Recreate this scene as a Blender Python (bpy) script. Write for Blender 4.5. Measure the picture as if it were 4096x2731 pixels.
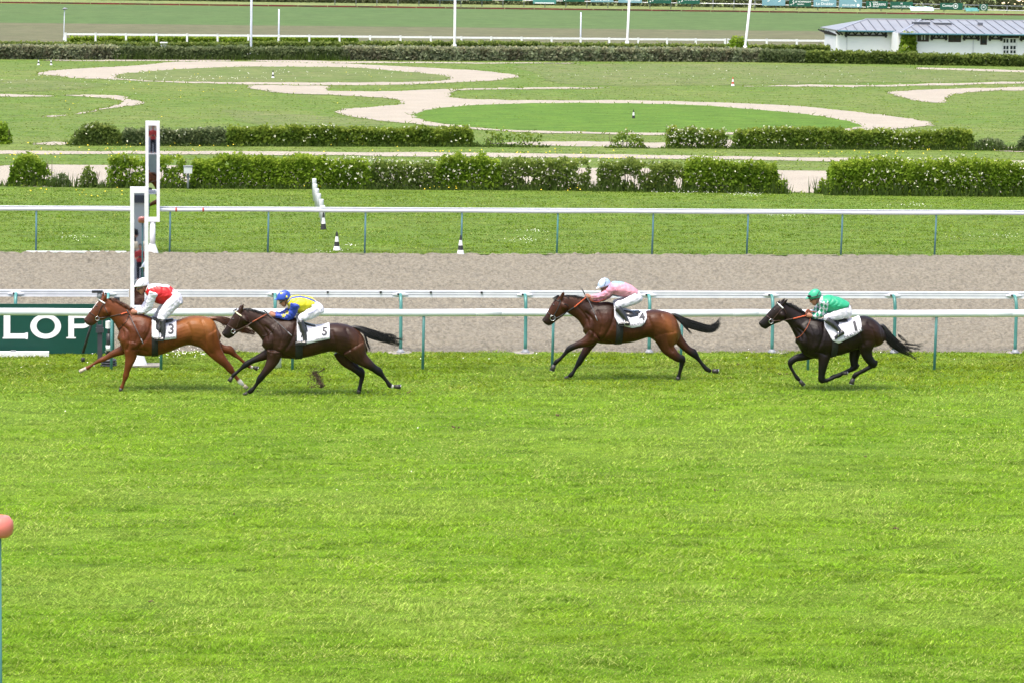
import bpy, bmesh, math, random
import numpy as np
from mathutils import Vector, Matrix
from mathutils.bvhtree import BVHTree

random.seed(7)
RNG = np.random.default_rng(11)
scene = bpy.context.scene
for o in list(bpy.data.objects):
    bpy.data.objects.remove(o)
COL = scene.collection

# ------------------------------------------------------------------ camera
F_PX, W_PX, H_PX = 13000.0, 4096.0, 2731.0
CAM_H, YAW, PITCH, ROLL = 8.551, 0.0960, 0.1283, 0.0131
_c, _s = math.cos(YAW), math.sin(YAW)
FW0 = np.array([_s, _c, 0.0]); R0 = np.array([_c, -_s, 0.0]); UP0 = np.array([0, 0, 1.0])
FWD = FW0 * math.cos(PITCH) - UP0 * math.sin(PITCH)
_U = UP0 * math.cos(PITCH) + FW0 * math.sin(PITCH)
RGT = R0 * math.cos(ROLL) + _U * math.sin(ROLL)
UPV = _U * math.cos(ROLL) - R0 * math.sin(ROLL)
CAMO = np.array([0.0, 0.0, CAM_H])

cam_d = bpy.data.cameras.new('camera')
cam = bpy.data.objects.new('camera', cam_d)
COL.objects.link(cam)
cam.matrix_world = Matrix(((RGT[0], UPV[0], -FWD[0], 0.0), (RGT[1], UPV[1], -FWD[1], 0.0),
                           (RGT[2], UPV[2], -FWD[2], CAM_H), (0, 0, 0, 1)))
cam_d.sensor_width = 36.0
cam_d.lens = F_PX / W_PX * 36.0
cam_d.clip_start = 0.5
cam_d.clip_end = 6000.0
scene.camera = cam
scene.render.resolution_x, scene.render.resolution_y = 1024, 682

# ------------------------------------------------------------------ light
SUN_EL, SUN_AZ = math.radians(70), math.radians(212)   # azimuth clockwise from +Y
world = bpy.data.worlds.new('World'); scene.world = world; world.use_nodes = True
wn = world.node_tree.nodes; wl = world.node_tree.links
bg = wn['Background']
sky = wn.new('ShaderNodeTexSky'); sky.sky_type = 'NISHITA'; sky.sun_disc = False
sky.sun_elevation = SUN_EL; sky.sun_rotation = SUN_AZ
sky.dust_density = 5.0; sky.ozone_density = 1.0; sky.air_density = 1.0
wl.new(sky.outputs[0], bg.inputs[0]); bg.inputs[1].default_value = 0.15
sun_d = bpy.data.lights.new('sun', 'SUN'); sun_d.energy = 1.5; sun_d.angle = math.radians(18)
sun_d.color = (1.0, 0.94, 0.84)
sun = bpy.data.objects.new('sun', sun_d); COL.objects.link(sun)
sd = Vector((math.sin(SUN_AZ) * math.cos(SUN_EL), math.cos(SUN_AZ) * math.cos(SUN_EL), math.sin(SUN_EL)))
sun.rotation_euler = (-sd).to_track_quat('-Z', 'Y').to_euler()
sun.location = (0, 0, 60)
vs = scene.view_settings
vs.view_transform = 'Standard'; vs.look = 'None'; vs.gamma = 1.0; vs.use_curve_mapping = False
vs.exposure = 1.3

# ------------------------------------------------------------------ geometry helpers
def ray(px, py):
    d = FWD + RGT * ((px - W_PX / 2) / F_PX) - UPV * ((py - H_PX / 2) / F_PX)
    return d

def PY(px, py, Y):
    """point on the vertical plane y = Y"""
    d = ray(px, py)
    return CAMO + d * (Y / d[1])

def G(px, py, z=0.0):
    """point on the level z"""
    d = ray(px, py)
    return CAMO + d * ((z - CAM_H) / d[2])

def V(x, y, z=0.0):
    return G(x * 1.741497, y * 1.741497, z)

def project(P):
    """world -> picture position, used to sort coat and silk colour areas onto the figures"""
    d = np.asarray(P) - CAMO
    z = d @ FWD
    return np.stack([W_PX / 2 + F_PX * (d @ RGT) / z, H_PX / 2 - F_PX * (d @ UPV) / z], -1)

def crs(A, n=4):
    A = np.asarray(A, float)
    k = len(A); out = []
    for i in range(k - 1):
        p0 = A[max(i - 1, 0)]; p1 = A[i]; p2 = A[i + 1]; p3 = A[min(i + 2, k - 1)]
        for j in range(n):
            t = j / n
            out.append(0.5 * (2 * p1 + (p2 - p0) * t + (2 * p0 - 5 * p1 + 4 * p2 - p3) * t * t + (3 * p1 - p0 - 3 * p2 + p3) * t ** 3))
    out.append(A[-1])
    return np.array(out)

class MB:
    """collects shapes for one mesh"""
    def __init__(self): self.v = []; self.f = []; self.n = 0
    def add(self, v, f):
        v = np.asarray(v, float)
        self.f += [[i + self.n for i in q] for q in f]
        self.v.append(v); self.n += len(v)
    def rings(self, C, A, B, N=12, cap=0.5):
        C, A, B = [np.asarray(x, float) for x in (C, A, B)]
        m = len(C); th = np.arange(N) * 2 * math.pi / N
        co, si = np.cos(th), np.sin(th)
        vs_ = (C[:, None, :] + A[:, None, :] * co[None, :, None] + B[:, None, :] * si[None, :, None]).reshape(-1, 3)
        fs = []
        for i in range(m - 1):
            for j in range(N):
                a = i * N + j; b = i * N + (j + 1) % N
                fs.append([a, b, b + N, a + N])
        d0 = C[0] - C[1]; d1 = C[-1] - C[-2]
        d0 = d0 / (np.linalg.norm(d0) + 1e-9); d1 = d1 / (np.linalg.norm(d1) + 1e-9)
        r0 = min(np.linalg.norm(A[0]), np.linalg.norm(B[0])) * cap
        r1 = min(np.linalg.norm(A[-1]), np.linalg.norm(B[-1])) * cap
        k = len(vs_)
        vs_ = np.vstack([vs_, C[0] + d0 * r0, C[-1] + d1 * r1])
        for j in range(N):
            fs.append([k, (j + 1) % N, j]); e = (m - 1) * N
            fs.append([k + 1, e + j, e + (j + 1) % N])
        self.add(vs_, fs)
        return self
    def tube(self, pts, r, N=6, sub=1, cap=0.3):
        pts = np.asarray(pts, float)
        r = np.full(len(pts), r) if np.isscalar(r) else np.asarray(r, float)
        if sub > 1:
            X = crs(np.column_stack([pts, r]), sub); pts, r = X[:, :3], X[:, 3]
        T = np.gradient(pts, axis=0); T /= np.linalg.norm(T, axis=1)[:, None] + 1e-9
        ref = np.array([0, 1.0, 0]) if abs(T[0][1]) < .9 else np.array([0, 0, 1.0])
        A = []; B = []
        a = np.cross(ref, T[0]); a /= np.linalg.norm(a)
        for i in range(len(pts)):
            a = a - T[i] * (a @ T[i]); a /= np.linalg.norm(a) + 1e-9
            A.append(a * r[i]); B.append(np.cross(T[i], a) * r[i])
        return self.rings(pts, A, B, N, cap)
    def ell(self, c, a, b, cc, n=8, N=12):
        c, a, b, cc = [np.asarray(x, float) for x in (c, a, b, cc)]
        ph = np.linspace(-1.35, 1.35, n)
        C = c[None] + a[None] * np.sin(ph)[:, None]
        return self.rings(C, b[None] * np.cos(ph)[:, None], cc[None] * np.cos(ph)[:, None], N, .1)
    def box(self, lo, hi):
        x0, y0, z0 = lo; x1, y1, z1 = hi
        v = [(x0, y0, z0), (x1, y0, z0), (x1, y1, z0), (x0, y1, z0), (x0, y0, z1), (x1, y0, z1), (x1, y1, z1), (x0, y1, z1)]
        self.add(v, [[0, 3, 2, 1], [4, 5, 6, 7], [0, 1, 5, 4], [1, 2, 6, 5], [2, 3, 7, 6], [3, 0, 4, 7]])
        return self
    def beam(self, p, q, w, h):
        """box with square ends from p to q, w across (horizontal), h in height"""
        p = np.asarray(p, float); q = np.asarray(q, float)
        d = q - p; d /= np.linalg.norm(d)
        s = np.cross(d, [0, 0, 1.0])
        if np.linalg.norm(s) < 1e-4: s = np.array([1.0, 0, 0])
        s /= np.linalg.norm(s); u = np.cross(s, d)
        v = []
        for e in (p, q):
            for (i, j) in ((-1, -1), (1, -1), (1, 1), (-1, 1)):
                v.append(e + s * (i * w / 2) + u * (j * h / 2))
        self.add(v, [[0, 1, 2, 3], [7, 6, 5, 4], [0, 4, 5, 1], [1, 5, 6, 2], [2, 6, 7, 3], [3, 7, 4, 0]])
        return self
    def lathe(self, prof, N=16, c=(0, 0, 0)):
        v = []; f = []
        for (r, z) in prof:
            for j in range(N):
                t = 2 * math.pi * j / N
                v.append((c[0] + r * math.cos(t), c[1] + r * math.sin(t), c[2] + z))
        m = len(prof)
        for i in range(m - 1):
            for j in range(N):
                a = i * N + j; b = i * N + (j + 1) % N
                f.append([a, b, b + N, a + N])
        f.append(list(range(N))[::-1]); f.append([(m - 1) * N + j for j in range(N)])
        self.add(v, f); return self
    def prism(self, poly, y0, y1):
        """outline in x,z pushed from y0 to y1"""
        n = len(poly)
        v = [(x, y0, z) for x, z in poly] + [(x, y1, z) for x, z in poly]
        f = [list(range(n)), list(range(n, 2 * n))[::-1]]
        for i in range(n):
            j = (i + 1) % n; f.append([i, i + n, j + n, j])
        self.add(v, f); return self
    def mesh(self, name='mesh'):
        me = bpy.data.meshes.new(name)
        if self.n:
            me.from_pydata(np.vstack(self.v).tolist(), [], self.f)
        return me
    def build(self, name, mat, parent=None, smooth=True, **kw):
        return link(name, self.mesh(name), mat, parent, smooth, **kw)

def link(name, me, mat, parent=None, smooth=True, label=None, category=None, group=None, kind=None):
    o = bpy.data.objects.new(name, me); COL.objects.link(o)
    if me is not None and mat is not None:
        me.materials.append(mat)
    if me is not None and smooth:
        me.polygons.foreach_set('use_smooth', [True] * len(me.polygons))
    if parent is not None:
        o.parent = parent
        o.matrix_parent_inverse = parent_world(parent).inverted()
    tag(o, label, category, group, kind)
    return o

PW = {}
def parent_world(p):
    return PW.get(p.name, Matrix.Identity(4))

def tag(o, label=None, category=None, group=None, kind=None):
    if label: o['label'] = label
    if category: o['category'] = category
    if group: o['group'] = group
    if kind: o['kind'] = kind

def thing(name, loc, label, category, group=None):
    o = bpy.data.objects.new(name, None); COL.objects.link(o)
    o.location = tuple(loc); o.empty_display_size = .2
    PW[o.name] = Matrix.Translation(Vector(tuple(loc)))
    tag(o, label, category, group)
    return o

def copy_thing(root, loc, label=None, rotz=0.0):
    """a copy of a thing whose parts were built around its own origin"""
    c = root.copy(); COL.objects.link(c); c.location = tuple(loc); c.rotation_euler = (0, 0, rotz)
    PW[c.name] = Matrix.Translation(Vector(tuple(loc)))
    if label: c['label'] = label
    for ch in list(root.children):
        d = ch.copy(); COL.objects.link(d); d.parent = c; d.matrix_parent_inverse = Matrix.Identity(4)
        for g in list(ch.children):
            e = g.copy(); COL.objects.link(e); e.parent = d
    return c

def local(o):
    """part whose mesh is given in its thing's own coordinates"""
    o.matrix_parent_inverse = Matrix.Identity(4); return o

def tris(name, V_, cols=None, nper=3):
    """fast mesh from an array of loose triangles / quads (n,nper,3) with a colour for each"""
    V_ = np.asarray(V_, np.float32); n = len(V_)
    me = bpy.data.meshes.new(name)
    me.vertices.add(n * nper); me.vertices.foreach_set('co', V_.reshape(-1))
    me.loops.add(n * nper); me.loops.foreach_set('vertex_index', np.arange(n * nper, dtype=np.int32))
    me.polygons.add(n); me.polygons.foreach_set('loop_start', np.arange(0, n * nper, nper, dtype=np.int32))
    me.polygons.foreach_set('loop_total', np.full(n, nper, np.int32))
    me.update(calc_edges=True)
    if cols is not None:
        at = me.color_attributes.new('Col', 'FLOAT_COLOR', 'POINT')
        c = np.ones((n, nper, 4), np.float32); c[..., :3] = np.asarray(cols, np.float32)[:, None, :]
        at.data.foreach_set('color', c.reshape(-1))
    return me

def set_cols(me, cols):
    at = me.color_attributes.new('Col', 'FLOAT_COLOR', 'POINT')
    c = np.ones((len(me.vertices), 4), np.float32); c[:, :3] = cols
    at.data.foreach_set('color', c.reshape(-1))

def coords(me):
    a = np.empty(len(me.vertices) * 3, np.float32); me.vertices.foreach_get('co', a)
    return a.reshape(-1, 3).astype(float)

def fuse(mb, voxel, smooth=3, factor=.5, name='body'):
    """one continuous skin round overlapping shapes"""
    me = mb.mesh('tmp'); o = bpy.data.objects.new('tmp', me); COL.objects.link(o)
    m = o.modifiers.new('r', 'REMESH'); m.mode = 'VOXEL'; m.voxel_size = voxel; m.adaptivity = 0.0
    if smooth:
        s = o.modifiers.new('s', 'SMOOTH'); s.factor = factor; s.iterations = smooth
    dg = bpy.context.evaluated_depsgraph_get()
    out = bpy.data.meshes.new_from_object(o.evaluated_get(dg)); out.name = name
    bpy.data.objects.remove(o); bpy.data.meshes.remove(me)
    return out

def bvh_of(me):
    return BVHTree.FromPolygons([v.co.copy() for v in me.vertices], [list(p.vertices) for p in me.polygons])

# value noise -------------------------------------------------------------
def vnoise(x, y, scale, seed):
    r = np.random.default_rng(seed); T = r.random((256, 256))
    x = np.asarray(x) / scale; y = np.asarray(y) / scale
    xi = np.floor(x).astype(int); yi = np.floor(y).astype(int); fx = x - xi; fy = y - yi
    fx = fx * fx * (3 - 2 * fx); fy = fy * fy * (3 - 2 * fy)
    a = T[xi % 256, yi % 256]; b = T[(xi + 1) % 256, yi % 256]; c = T[xi % 256, (yi + 1) % 256]; d = T[(xi + 1) % 256, (yi + 1) % 256]
    return (a * (1 - fx) + b * fx) * (1 - fy) + (c * (1 - fx) + d * fx) * fy

def fbm(x, y, scale, seed, o=3):
    s = 0; w = 1; t = 0
    for i in range(o):
        s = s + w * vnoise(x, y, scale / 2 ** i, seed + i); t += w; w *= .55
    return s / t

# ------------------------------------------------------------------ materials
MATS = {}
def pm(name, c1, c2=None, scale=8.0, rough=.6, bump=0.0, bscale=None, spec=.4, detail=4.0, stretch=None, metallic=0.0, lo=.35, hi=.65, sheen=0.0, coat=0.0):
    if name in MATS: return MATS[name]
    m = bpy.data.materials.new(name); m.use_nodes = True; MATS[name] = m
    nt = m.node_tree; N = nt.nodes; L = nt.links; b = N['Principled BSDF']
    b.inputs['Roughness'].default_value = rough; b.inputs['Specular IOR Level'].default_value = spec
    b.inputs['Metallic'].default_value = metallic
    if sheen: b.inputs['Sheen Weight'].default_value = sheen
    if coat: b.inputs['Coat Weight'].default_value = coat
    if c2 is None: c2 = tuple(min(1, x * .82) for x in c1)
    tc = N.new('ShaderNodeTexCoord'); mp = N.new('ShaderNodeMapping')
    if stretch: mp.inputs['Scale'].default_value = stretch
    L.new(tc.outputs['Object'], mp.inputs['Vector'])
    nz = N.new('ShaderNodeTexNoise'); nz.inputs['Scale'].default_value = scale; nz.inputs['Detail'].default_value = detail
    L.new(mp.outputs[0], nz.inputs['Vector'])
    rp = N.new('ShaderNodeValToRGB'); rp.color_ramp.elements[0].position = lo; rp.color_ramp.elements[1].position = hi
    rp.color_ramp.elements[0].color = (*c2, 1); rp.color_ramp.elements[1].color = (*c1, 1)
    L.new(nz.outputs['Fac'], rp.inputs[0]); L.new(rp.outputs[0], b.inputs['Base Color'])
    if bump:
        n2 = N.new('ShaderNodeTexNoise'); n2.inputs['Scale'].default_value = bscale or scale * 4; n2.inputs['Detail'].default_value = 5
        L.new(mp.outputs[0], n2.inputs['Vector'])
        bp = N.new('ShaderNodeBump'); bp.inputs['Strength'].default_value = bump; bp.inputs['Distance'].default_value = .02
        L.new(n2.outputs['Fac'], bp.inputs['Height']); L.new(bp.outputs[0], b.inputs['Normal'])
    return m

def vcm(name, rough=.6, spec=.3, nscale=30.0, namt=.25, bump=0.0, bscale=60.0, trans=0.0, sheen=0.0, coat=0.0):
    """material that takes its own colour areas from the mesh and adds grain"""
    if name in MATS: return MATS[name]
    m = bpy.data.materials.new(name); m.use_nodes = True; MATS[name] = m
    nt = m.node_tree; N = nt.nodes; L = nt.links; b = N['Principled BSDF']
    b.inputs['Roughness'].default_value = rough; b.inputs['Specular IOR Level'].default_value = spec
    if sheen: b.inputs['Sheen Weight'].default_value = sheen
    if coat: b.inputs['Coat Weight'].default_value = coat; b.inputs['Coat Roughness'].default_value = .3
    at = N.new('ShaderNodeAttribute'); at.attribute_name = 'Col'
    tc = N.new('ShaderNodeTexCoord')
    nz = N.new('ShaderNodeTexNoise'); nz.inputs['Scale'].default_value = nscale; nz.inputs['Detail'].default_value = 3
    L.new(tc.outputs['Object'], nz.inputs['Vector'])
    mr = N.new('ShaderNodeMapRange'); mr.inputs['From Min'].default_value = .3; mr.inputs['From Max'].default_value = .7
    mr.inputs['To Min'].default_value = 1 - namt; mr.inputs['To Max'].default_value = 1 + namt
    L.new(nz.outputs['Fac'], mr.inputs['Value'])
    mx = N.new('ShaderNodeVectorMath'); mx.operation = 'SCALE'
    L.new(at.outputs['Color'], mx.inputs[0]); L.new(mr.outputs[0], mx.inputs['Scale'])
    L.new(mx.outputs[0], b.inputs['Base Color'])
    if bump:
        n2 = N.new('ShaderNodeTexNoise'); n2.inputs['Scale'].default_value = bscale; n2.inputs['Detail'].default_value = 4
        L.new(tc.outputs['Object'], n2.inputs['Vector'])
        bp = N.new('ShaderNodeBump'); bp.inputs['Strength'].default_value = bump; bp.inputs['Distance'].default_value = .01
        L.new(n2.outputs['Fac'], bp.inputs['Height']); L.new(bp.outputs[0], b.inputs['Normal'])
    if trans:
        out = N['Material Output']; tr = N.new('ShaderNodeBsdfTranslucent'); ms = N.new('ShaderNodeMixShader')
        L.new(mx.outputs[0], tr.inputs['Color']); ms.inputs[0].default_value = trans
        L.new(b.outputs[0], ms.inputs[1]); L.new(tr.outputs[0], ms.inputs[2]); L.new(ms.outputs[0], out.inputs['Surface'])
    return m

def grassmat(name, cols, scales=(.15, 1.2, 9.0), rough=.8, stretch=(1, 1, 1)):
    """ground under and beyond the built blades: patches of several greens"""
    if name in MATS: return MATS[name]
    m = bpy.data.materials.new(name); m.use_nodes = True; MATS[name] = m
    nt = m.node_tree; N = nt.nodes; L = nt.links; b = N['Principled BSDF']
    b.inputs['Roughness'].default_value = rough; b.inputs['Specular IOR Level'].default_value = .15
    tc = N.new('ShaderNodeTexCoord'); mp = N.new('ShaderNodeMapping'); mp.inputs['Scale'].default_value = stretch
    L.new(tc.outputs['Object'], mp.inputs['Vector'])
    last = None
    for i, sc in enumerate(scales):
        nz = N.new('ShaderNodeTexNoise'); nz.inputs['Scale'].default_value = sc; nz.inputs['Detail'].default_value = 5; nz.inputs['Roughness'].default_value = .65
        L.new(mp.outputs[0], nz.inputs['Vector'])
        rp = N.new('ShaderNodeValToRGB'); rp.color_ramp.elements[0].position = .38; rp.color_ramp.elements[1].position = .62
        rp.color_ramp.elements[0].color = (*cols[i][0], 1); rp.color_ramp.elements[1].color = (*cols[i][1], 1)
        L.new(nz.outputs['Fac'], rp.inputs[0])
        if last is None: last = rp.outputs[0]
        else:
            mx = N.new('ShaderNodeMix'); mx.data_type = 'RGBA'; mx.inputs['Factor'].default_value = .5
            L.new(last, mx.inputs[6]); L.new(rp.outputs[0], mx.inputs[7]); last = mx.outputs[2]
    mp2 = N.new('ShaderNodeMapping'); mp2.inputs['Scale'].default_value = (.32, 1.0, 1.0); L.new(tc.outputs['Object'], mp2.inputs['Vector'])
    n3 = N.new('ShaderNodeTexNoise'); n3.inputs['Scale'].default_value = 1.7; n3.inputs['Detail'].default_value = 8; n3.inputs['Roughness'].default_value = .78
    L.new(mp2.outputs[0], n3.inputs['Vector'])
    mr = N.new('ShaderNodeMapRange'); mr.inputs['From Min'].default_value = .32; mr.inputs['From Max'].default_value = .68; mr.inputs['To Min'].default_value = .55; mr.inputs['To Max'].default_value = 1.42
    L.new(n3.outputs['Fac'], mr.inputs['Value']); vm = N.new('ShaderNodeVectorMath'); vm.operation = 'SCALE'; L.new(last, vm.inputs[0]); L.new(mr.outputs[0], vm.inputs['Scale']); last = vm.outputs[0]
    L.new(last, b.inputs['Base Color'])
    n2 = N.new('ShaderNodeTexNoise'); n2.inputs['Scale'].default_value = 14; n2.inputs['Detail'].default_value = 6
    L.new(mp.outputs[0], n2.inputs['Vector'])
    bp = N.new('ShaderNodeBump'); bp.inputs['Strength'].default_value = .5; bp.inputs['Distance'].default_value = .05
    L.new(n2.outputs['Fac'], bp.inputs['Height']); L.new(bp.outputs[0], b.inputs['Normal'])
    return m

WHITE = pm('white_rail_plastic', (.70, .73, .76), (.64, .67, .71), 3, .35, spec=.5)
WPAINT = pm('white_paint', (.72, .72, .73), (.64, .64, .65), 6, .5)
TEAL = pm('teal_post_paint', (.038, .155, .14), (.06, .20, .195), 2.2, .4, spec=.5)
TEAL2 = pm('pale_teal_post_paint', (.085, .26, .25), (.035, .15, .125), 1.4, .35, spec=.5)
TEALB = pm('blue_grey_post_paint', (.085, .19, .22), (.06, .14, .165), 2, .45)
ALU = pm('white_aluminium', (.68, .69, .73), (.60, .61, .66), 5, .3, spec=.6)
DARKGAP = pm('dark_groove', (.16, .17, .24), (.12, .13, .18), 6, .7)
GREYM = pm('grey_metal', (.24, .25, .27), (.18, .19, .21), 8, .5, spec=.5)
BLACK = pm('black_plastic', (.018, .018, .02), (.03, .03, .032), 12, .45)
LEATHER = pm('black_leather', (.012, .012, .013), (.03, .03, .032), 9, .25, .15, 60, spec=.6)
BROWNL = pm('brown_leather', (.05, .022, .014), (.03, .014, .01), 20, .4)
ORANGE_REIN = pm('orange_rubber_rein', (.52, .10, .03), (.40, .07, .025), 25, .6)
BROWN_REIN = pm('brown_rubber_rein', (.30, .07, .03), (.2, .05, .02), 25, .6)
STEEL = pm('steel', (.62, .62, .63), (.5, .5, .52), 20, .22, metallic=.9)
CONCRETE = pm('concrete', (.28, .26, .22), (.21, .195, .165), 7, .9, .4, 30)
SAND = None
# ================================================================== SETTING
def sheet(name, poly, z, mat, kind='structure', thick=0.0):
    """flat outline (x,y) laid at height z"""
    bm = bmesh.new()
    vs_ = [bm.verts.new((p[0], p[1], z)) for p in poly]
    f = bm.faces.new(vs_)
    if f.normal.z < 0: f.normal_flip()
    bmesh.ops.triangulate(bm, faces=[f])
    for q in bm.faces:
        if q.normal.z < 0: q.normal_flip()
    me = bpy.data.meshes.new(name); bm.to_mesh(me); bm.free()
    return link(name, me, mat, None, False, kind=kind)

MEADOW = grassmat('meadow_grass', [((.058, .130, .009), (.165, .172, .062)), ((.068, .140, .013), (.150, .168, .050)), ((.060, .122, .011), (.132, .170, .042))], (.075, .45, 5.0))
TURF = grassmat('turf', [((.080, .158, .006), (.115, .175, .010)), ((.078, .155, .006), (.125, .182, .012)), ((.060, .130, .005), (.125, .185, .016))], (.25, 1.5, 14.0))
VERGE = grassmat('verge_grass', [((.075, .145, .014), (.115, .165, .024)), ((.080, .150, .014), (.118, .163, .026)), ((.060, .118, .010), (.125, .175, .032))], (.2, 1.2, 10.0))
FIELD = grassmat('far_field_grass', [((.062, .117, .030), (.082, .125, .038)), ((.068, .119, .034), (.085, .125, .040)), ((.056, .102, .028), (.088, .132, .043))], (.03, .12, 2.0), stretch=(.4, 1.6, 1))
FIELDDRY = grassmat('worn_field_grass', [((.10, .112, .048), (.122, .113, .064)), ((.085, .108, .045), (.128, .117, .07)), ((.085, .098, .04), (.135, .122, .078))], (.08, .5, 3.0), stretch=(.4, 1.6, 1))

# terrain: one sheet to the horizon, level up to the last hedges, then a metre lower
prof = [(-300, 0), (0, 0), (60, 0), (64.40, 0), (64.55, -.3), (83.40, -.3), (83.55, 0), (120, 0), (206, 0), (210, -.9), (300, -.9), (420, -.9), (900, -.9), (3000, -.9)]
xs = np.linspace(-1500, 1700, 9)
v = [(x, y, z - .008) for (y, z) in prof for x in xs]
f = []
nx = len(xs)
for i in range(len(prof) - 1):
    for j in range(nx - 1):
        f.append([i * nx + j, i * nx + j + 1, (i + 1) * nx + j + 1, (i + 1) * nx + j])
mb = MB(); mb.add(v, f); mb.build('terrain', MEADOW, None, False, kind='structure')

YN, Y2, YF = 61.75, 64.20, 83.68
XL, XR = -40.0, 70.0
sheet('turf_track', [(XL, 12), (XR, 12), (XR, 64.45), (XL, 64.45)], -.004, TURF)
sheet('verge', [(XL, 83.5), (XR, 83.5), (XR, 103.6), (XL, 103.6)], -.004, VERGE)
fz = -.9
sheet('far_field', [(-300, 226), (400, 226), (400, 352), (-300, 356)], fz, FIELD)
sheet('worn_field_edge', [(-300, 232), (400, 232), (400, 288), (-300, 294)], fz + .004, FIELDDRY)

# --- sand track : harrowed surface as real relief
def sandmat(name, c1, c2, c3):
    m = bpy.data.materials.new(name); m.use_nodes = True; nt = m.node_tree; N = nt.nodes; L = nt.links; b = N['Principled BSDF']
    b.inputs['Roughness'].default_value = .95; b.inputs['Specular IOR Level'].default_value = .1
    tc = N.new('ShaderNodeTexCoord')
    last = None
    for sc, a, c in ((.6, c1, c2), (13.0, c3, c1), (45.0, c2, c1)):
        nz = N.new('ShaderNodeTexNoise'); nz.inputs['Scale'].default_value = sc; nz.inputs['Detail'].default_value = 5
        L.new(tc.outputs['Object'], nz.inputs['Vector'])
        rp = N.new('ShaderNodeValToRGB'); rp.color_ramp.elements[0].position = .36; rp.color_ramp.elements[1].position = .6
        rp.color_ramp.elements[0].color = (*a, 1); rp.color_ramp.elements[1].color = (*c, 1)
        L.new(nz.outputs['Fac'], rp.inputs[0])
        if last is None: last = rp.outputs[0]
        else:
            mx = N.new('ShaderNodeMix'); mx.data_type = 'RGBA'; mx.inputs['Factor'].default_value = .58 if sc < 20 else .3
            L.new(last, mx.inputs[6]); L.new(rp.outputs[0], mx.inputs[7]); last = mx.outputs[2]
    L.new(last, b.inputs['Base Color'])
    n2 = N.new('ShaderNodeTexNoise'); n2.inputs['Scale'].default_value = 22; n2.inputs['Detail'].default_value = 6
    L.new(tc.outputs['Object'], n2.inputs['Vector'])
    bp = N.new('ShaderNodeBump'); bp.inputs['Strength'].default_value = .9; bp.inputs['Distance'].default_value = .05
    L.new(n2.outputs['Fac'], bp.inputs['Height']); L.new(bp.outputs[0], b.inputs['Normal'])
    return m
SAND = sandmat('track_sand', (.218, .200, .158), (.178, .163, .128), (.056, .051, .041))  # last colour: dark speckle, shade of small lumps painted into the sand
GRAVEL = sandmat('pale_gravel', (.365, .332, .275), (.285, .257, .21), (.235, .212, .172))

def grid_mesh(name, x0, x1, nx, y0, y1, ny, zf, mat, kind='structure', yedge=None):
    X, Y = np.meshgrid(np.linspace(x0, x1, nx), np.linspace(y0, y1, ny))
    Z = zf(X, Y)
    if yedge is not None: Y = yedge(X, Y)
    V_ = np.column_stack([X.ravel(), Y.ravel(), Z.ravel()]).astype(np.float32)
    i = np.arange((ny - 1) * nx).reshape(ny - 1, nx)[:, :-1].ravel()
    q = np.column_stack([i, i + 1, i + nx + 1, i + nx]).astype(np.int32)
    me = bpy.data.meshes.new(name)
    me.vertices.add(len(V_)); me.vertices.foreach_set('co', V_.ravel())
    me.loops.add(q.size); me.loops.foreach_set('vertex_index', q.ravel())
    me.polygons.add(len(q)); me.polygons.foreach_set('loop_start', np.arange(0, q.size, 4, dtype=np.int32))
    me.polygons.foreach_set('loop_total', np.full(len(q), 4, np.int32)); me.update(calc_edges=True)
    return link(name, me, mat, None, True, kind=kind)

def sand_relief(X, Y):
    r = .13 * (fbm(X, Y * .8, .15, 3, 2) - .5) + .06 * (vnoise(X + .4 * Y, Y * .8, .10, 9) - .5)
    # shallow harrow lines running along the track
    r = r + .042 * np.sin(Y * 2 * math.pi / .40 + 2.6 * vnoise(X, Y, 2.0, 5)) * (.4 + vnoise(X * .3, Y, 1.2, 6))
    edge = np.minimum(1, np.minimum((Y - 64.3) / .4, (83.75 - Y) / .4))
    return -.004 + (r - .006) * np.clip(edge, 0, 1)
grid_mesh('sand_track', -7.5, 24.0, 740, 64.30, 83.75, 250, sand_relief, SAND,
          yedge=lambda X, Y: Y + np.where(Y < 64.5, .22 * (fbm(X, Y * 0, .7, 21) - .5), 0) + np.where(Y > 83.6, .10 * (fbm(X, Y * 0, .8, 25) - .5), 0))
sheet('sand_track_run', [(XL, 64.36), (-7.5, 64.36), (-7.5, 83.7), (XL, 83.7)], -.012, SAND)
sheet('sand_track_run', [(24.0, 64.36), (XR, 64.36), (XR, 83.7), (24.0, 83.7)], -.012, SAND)

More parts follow.
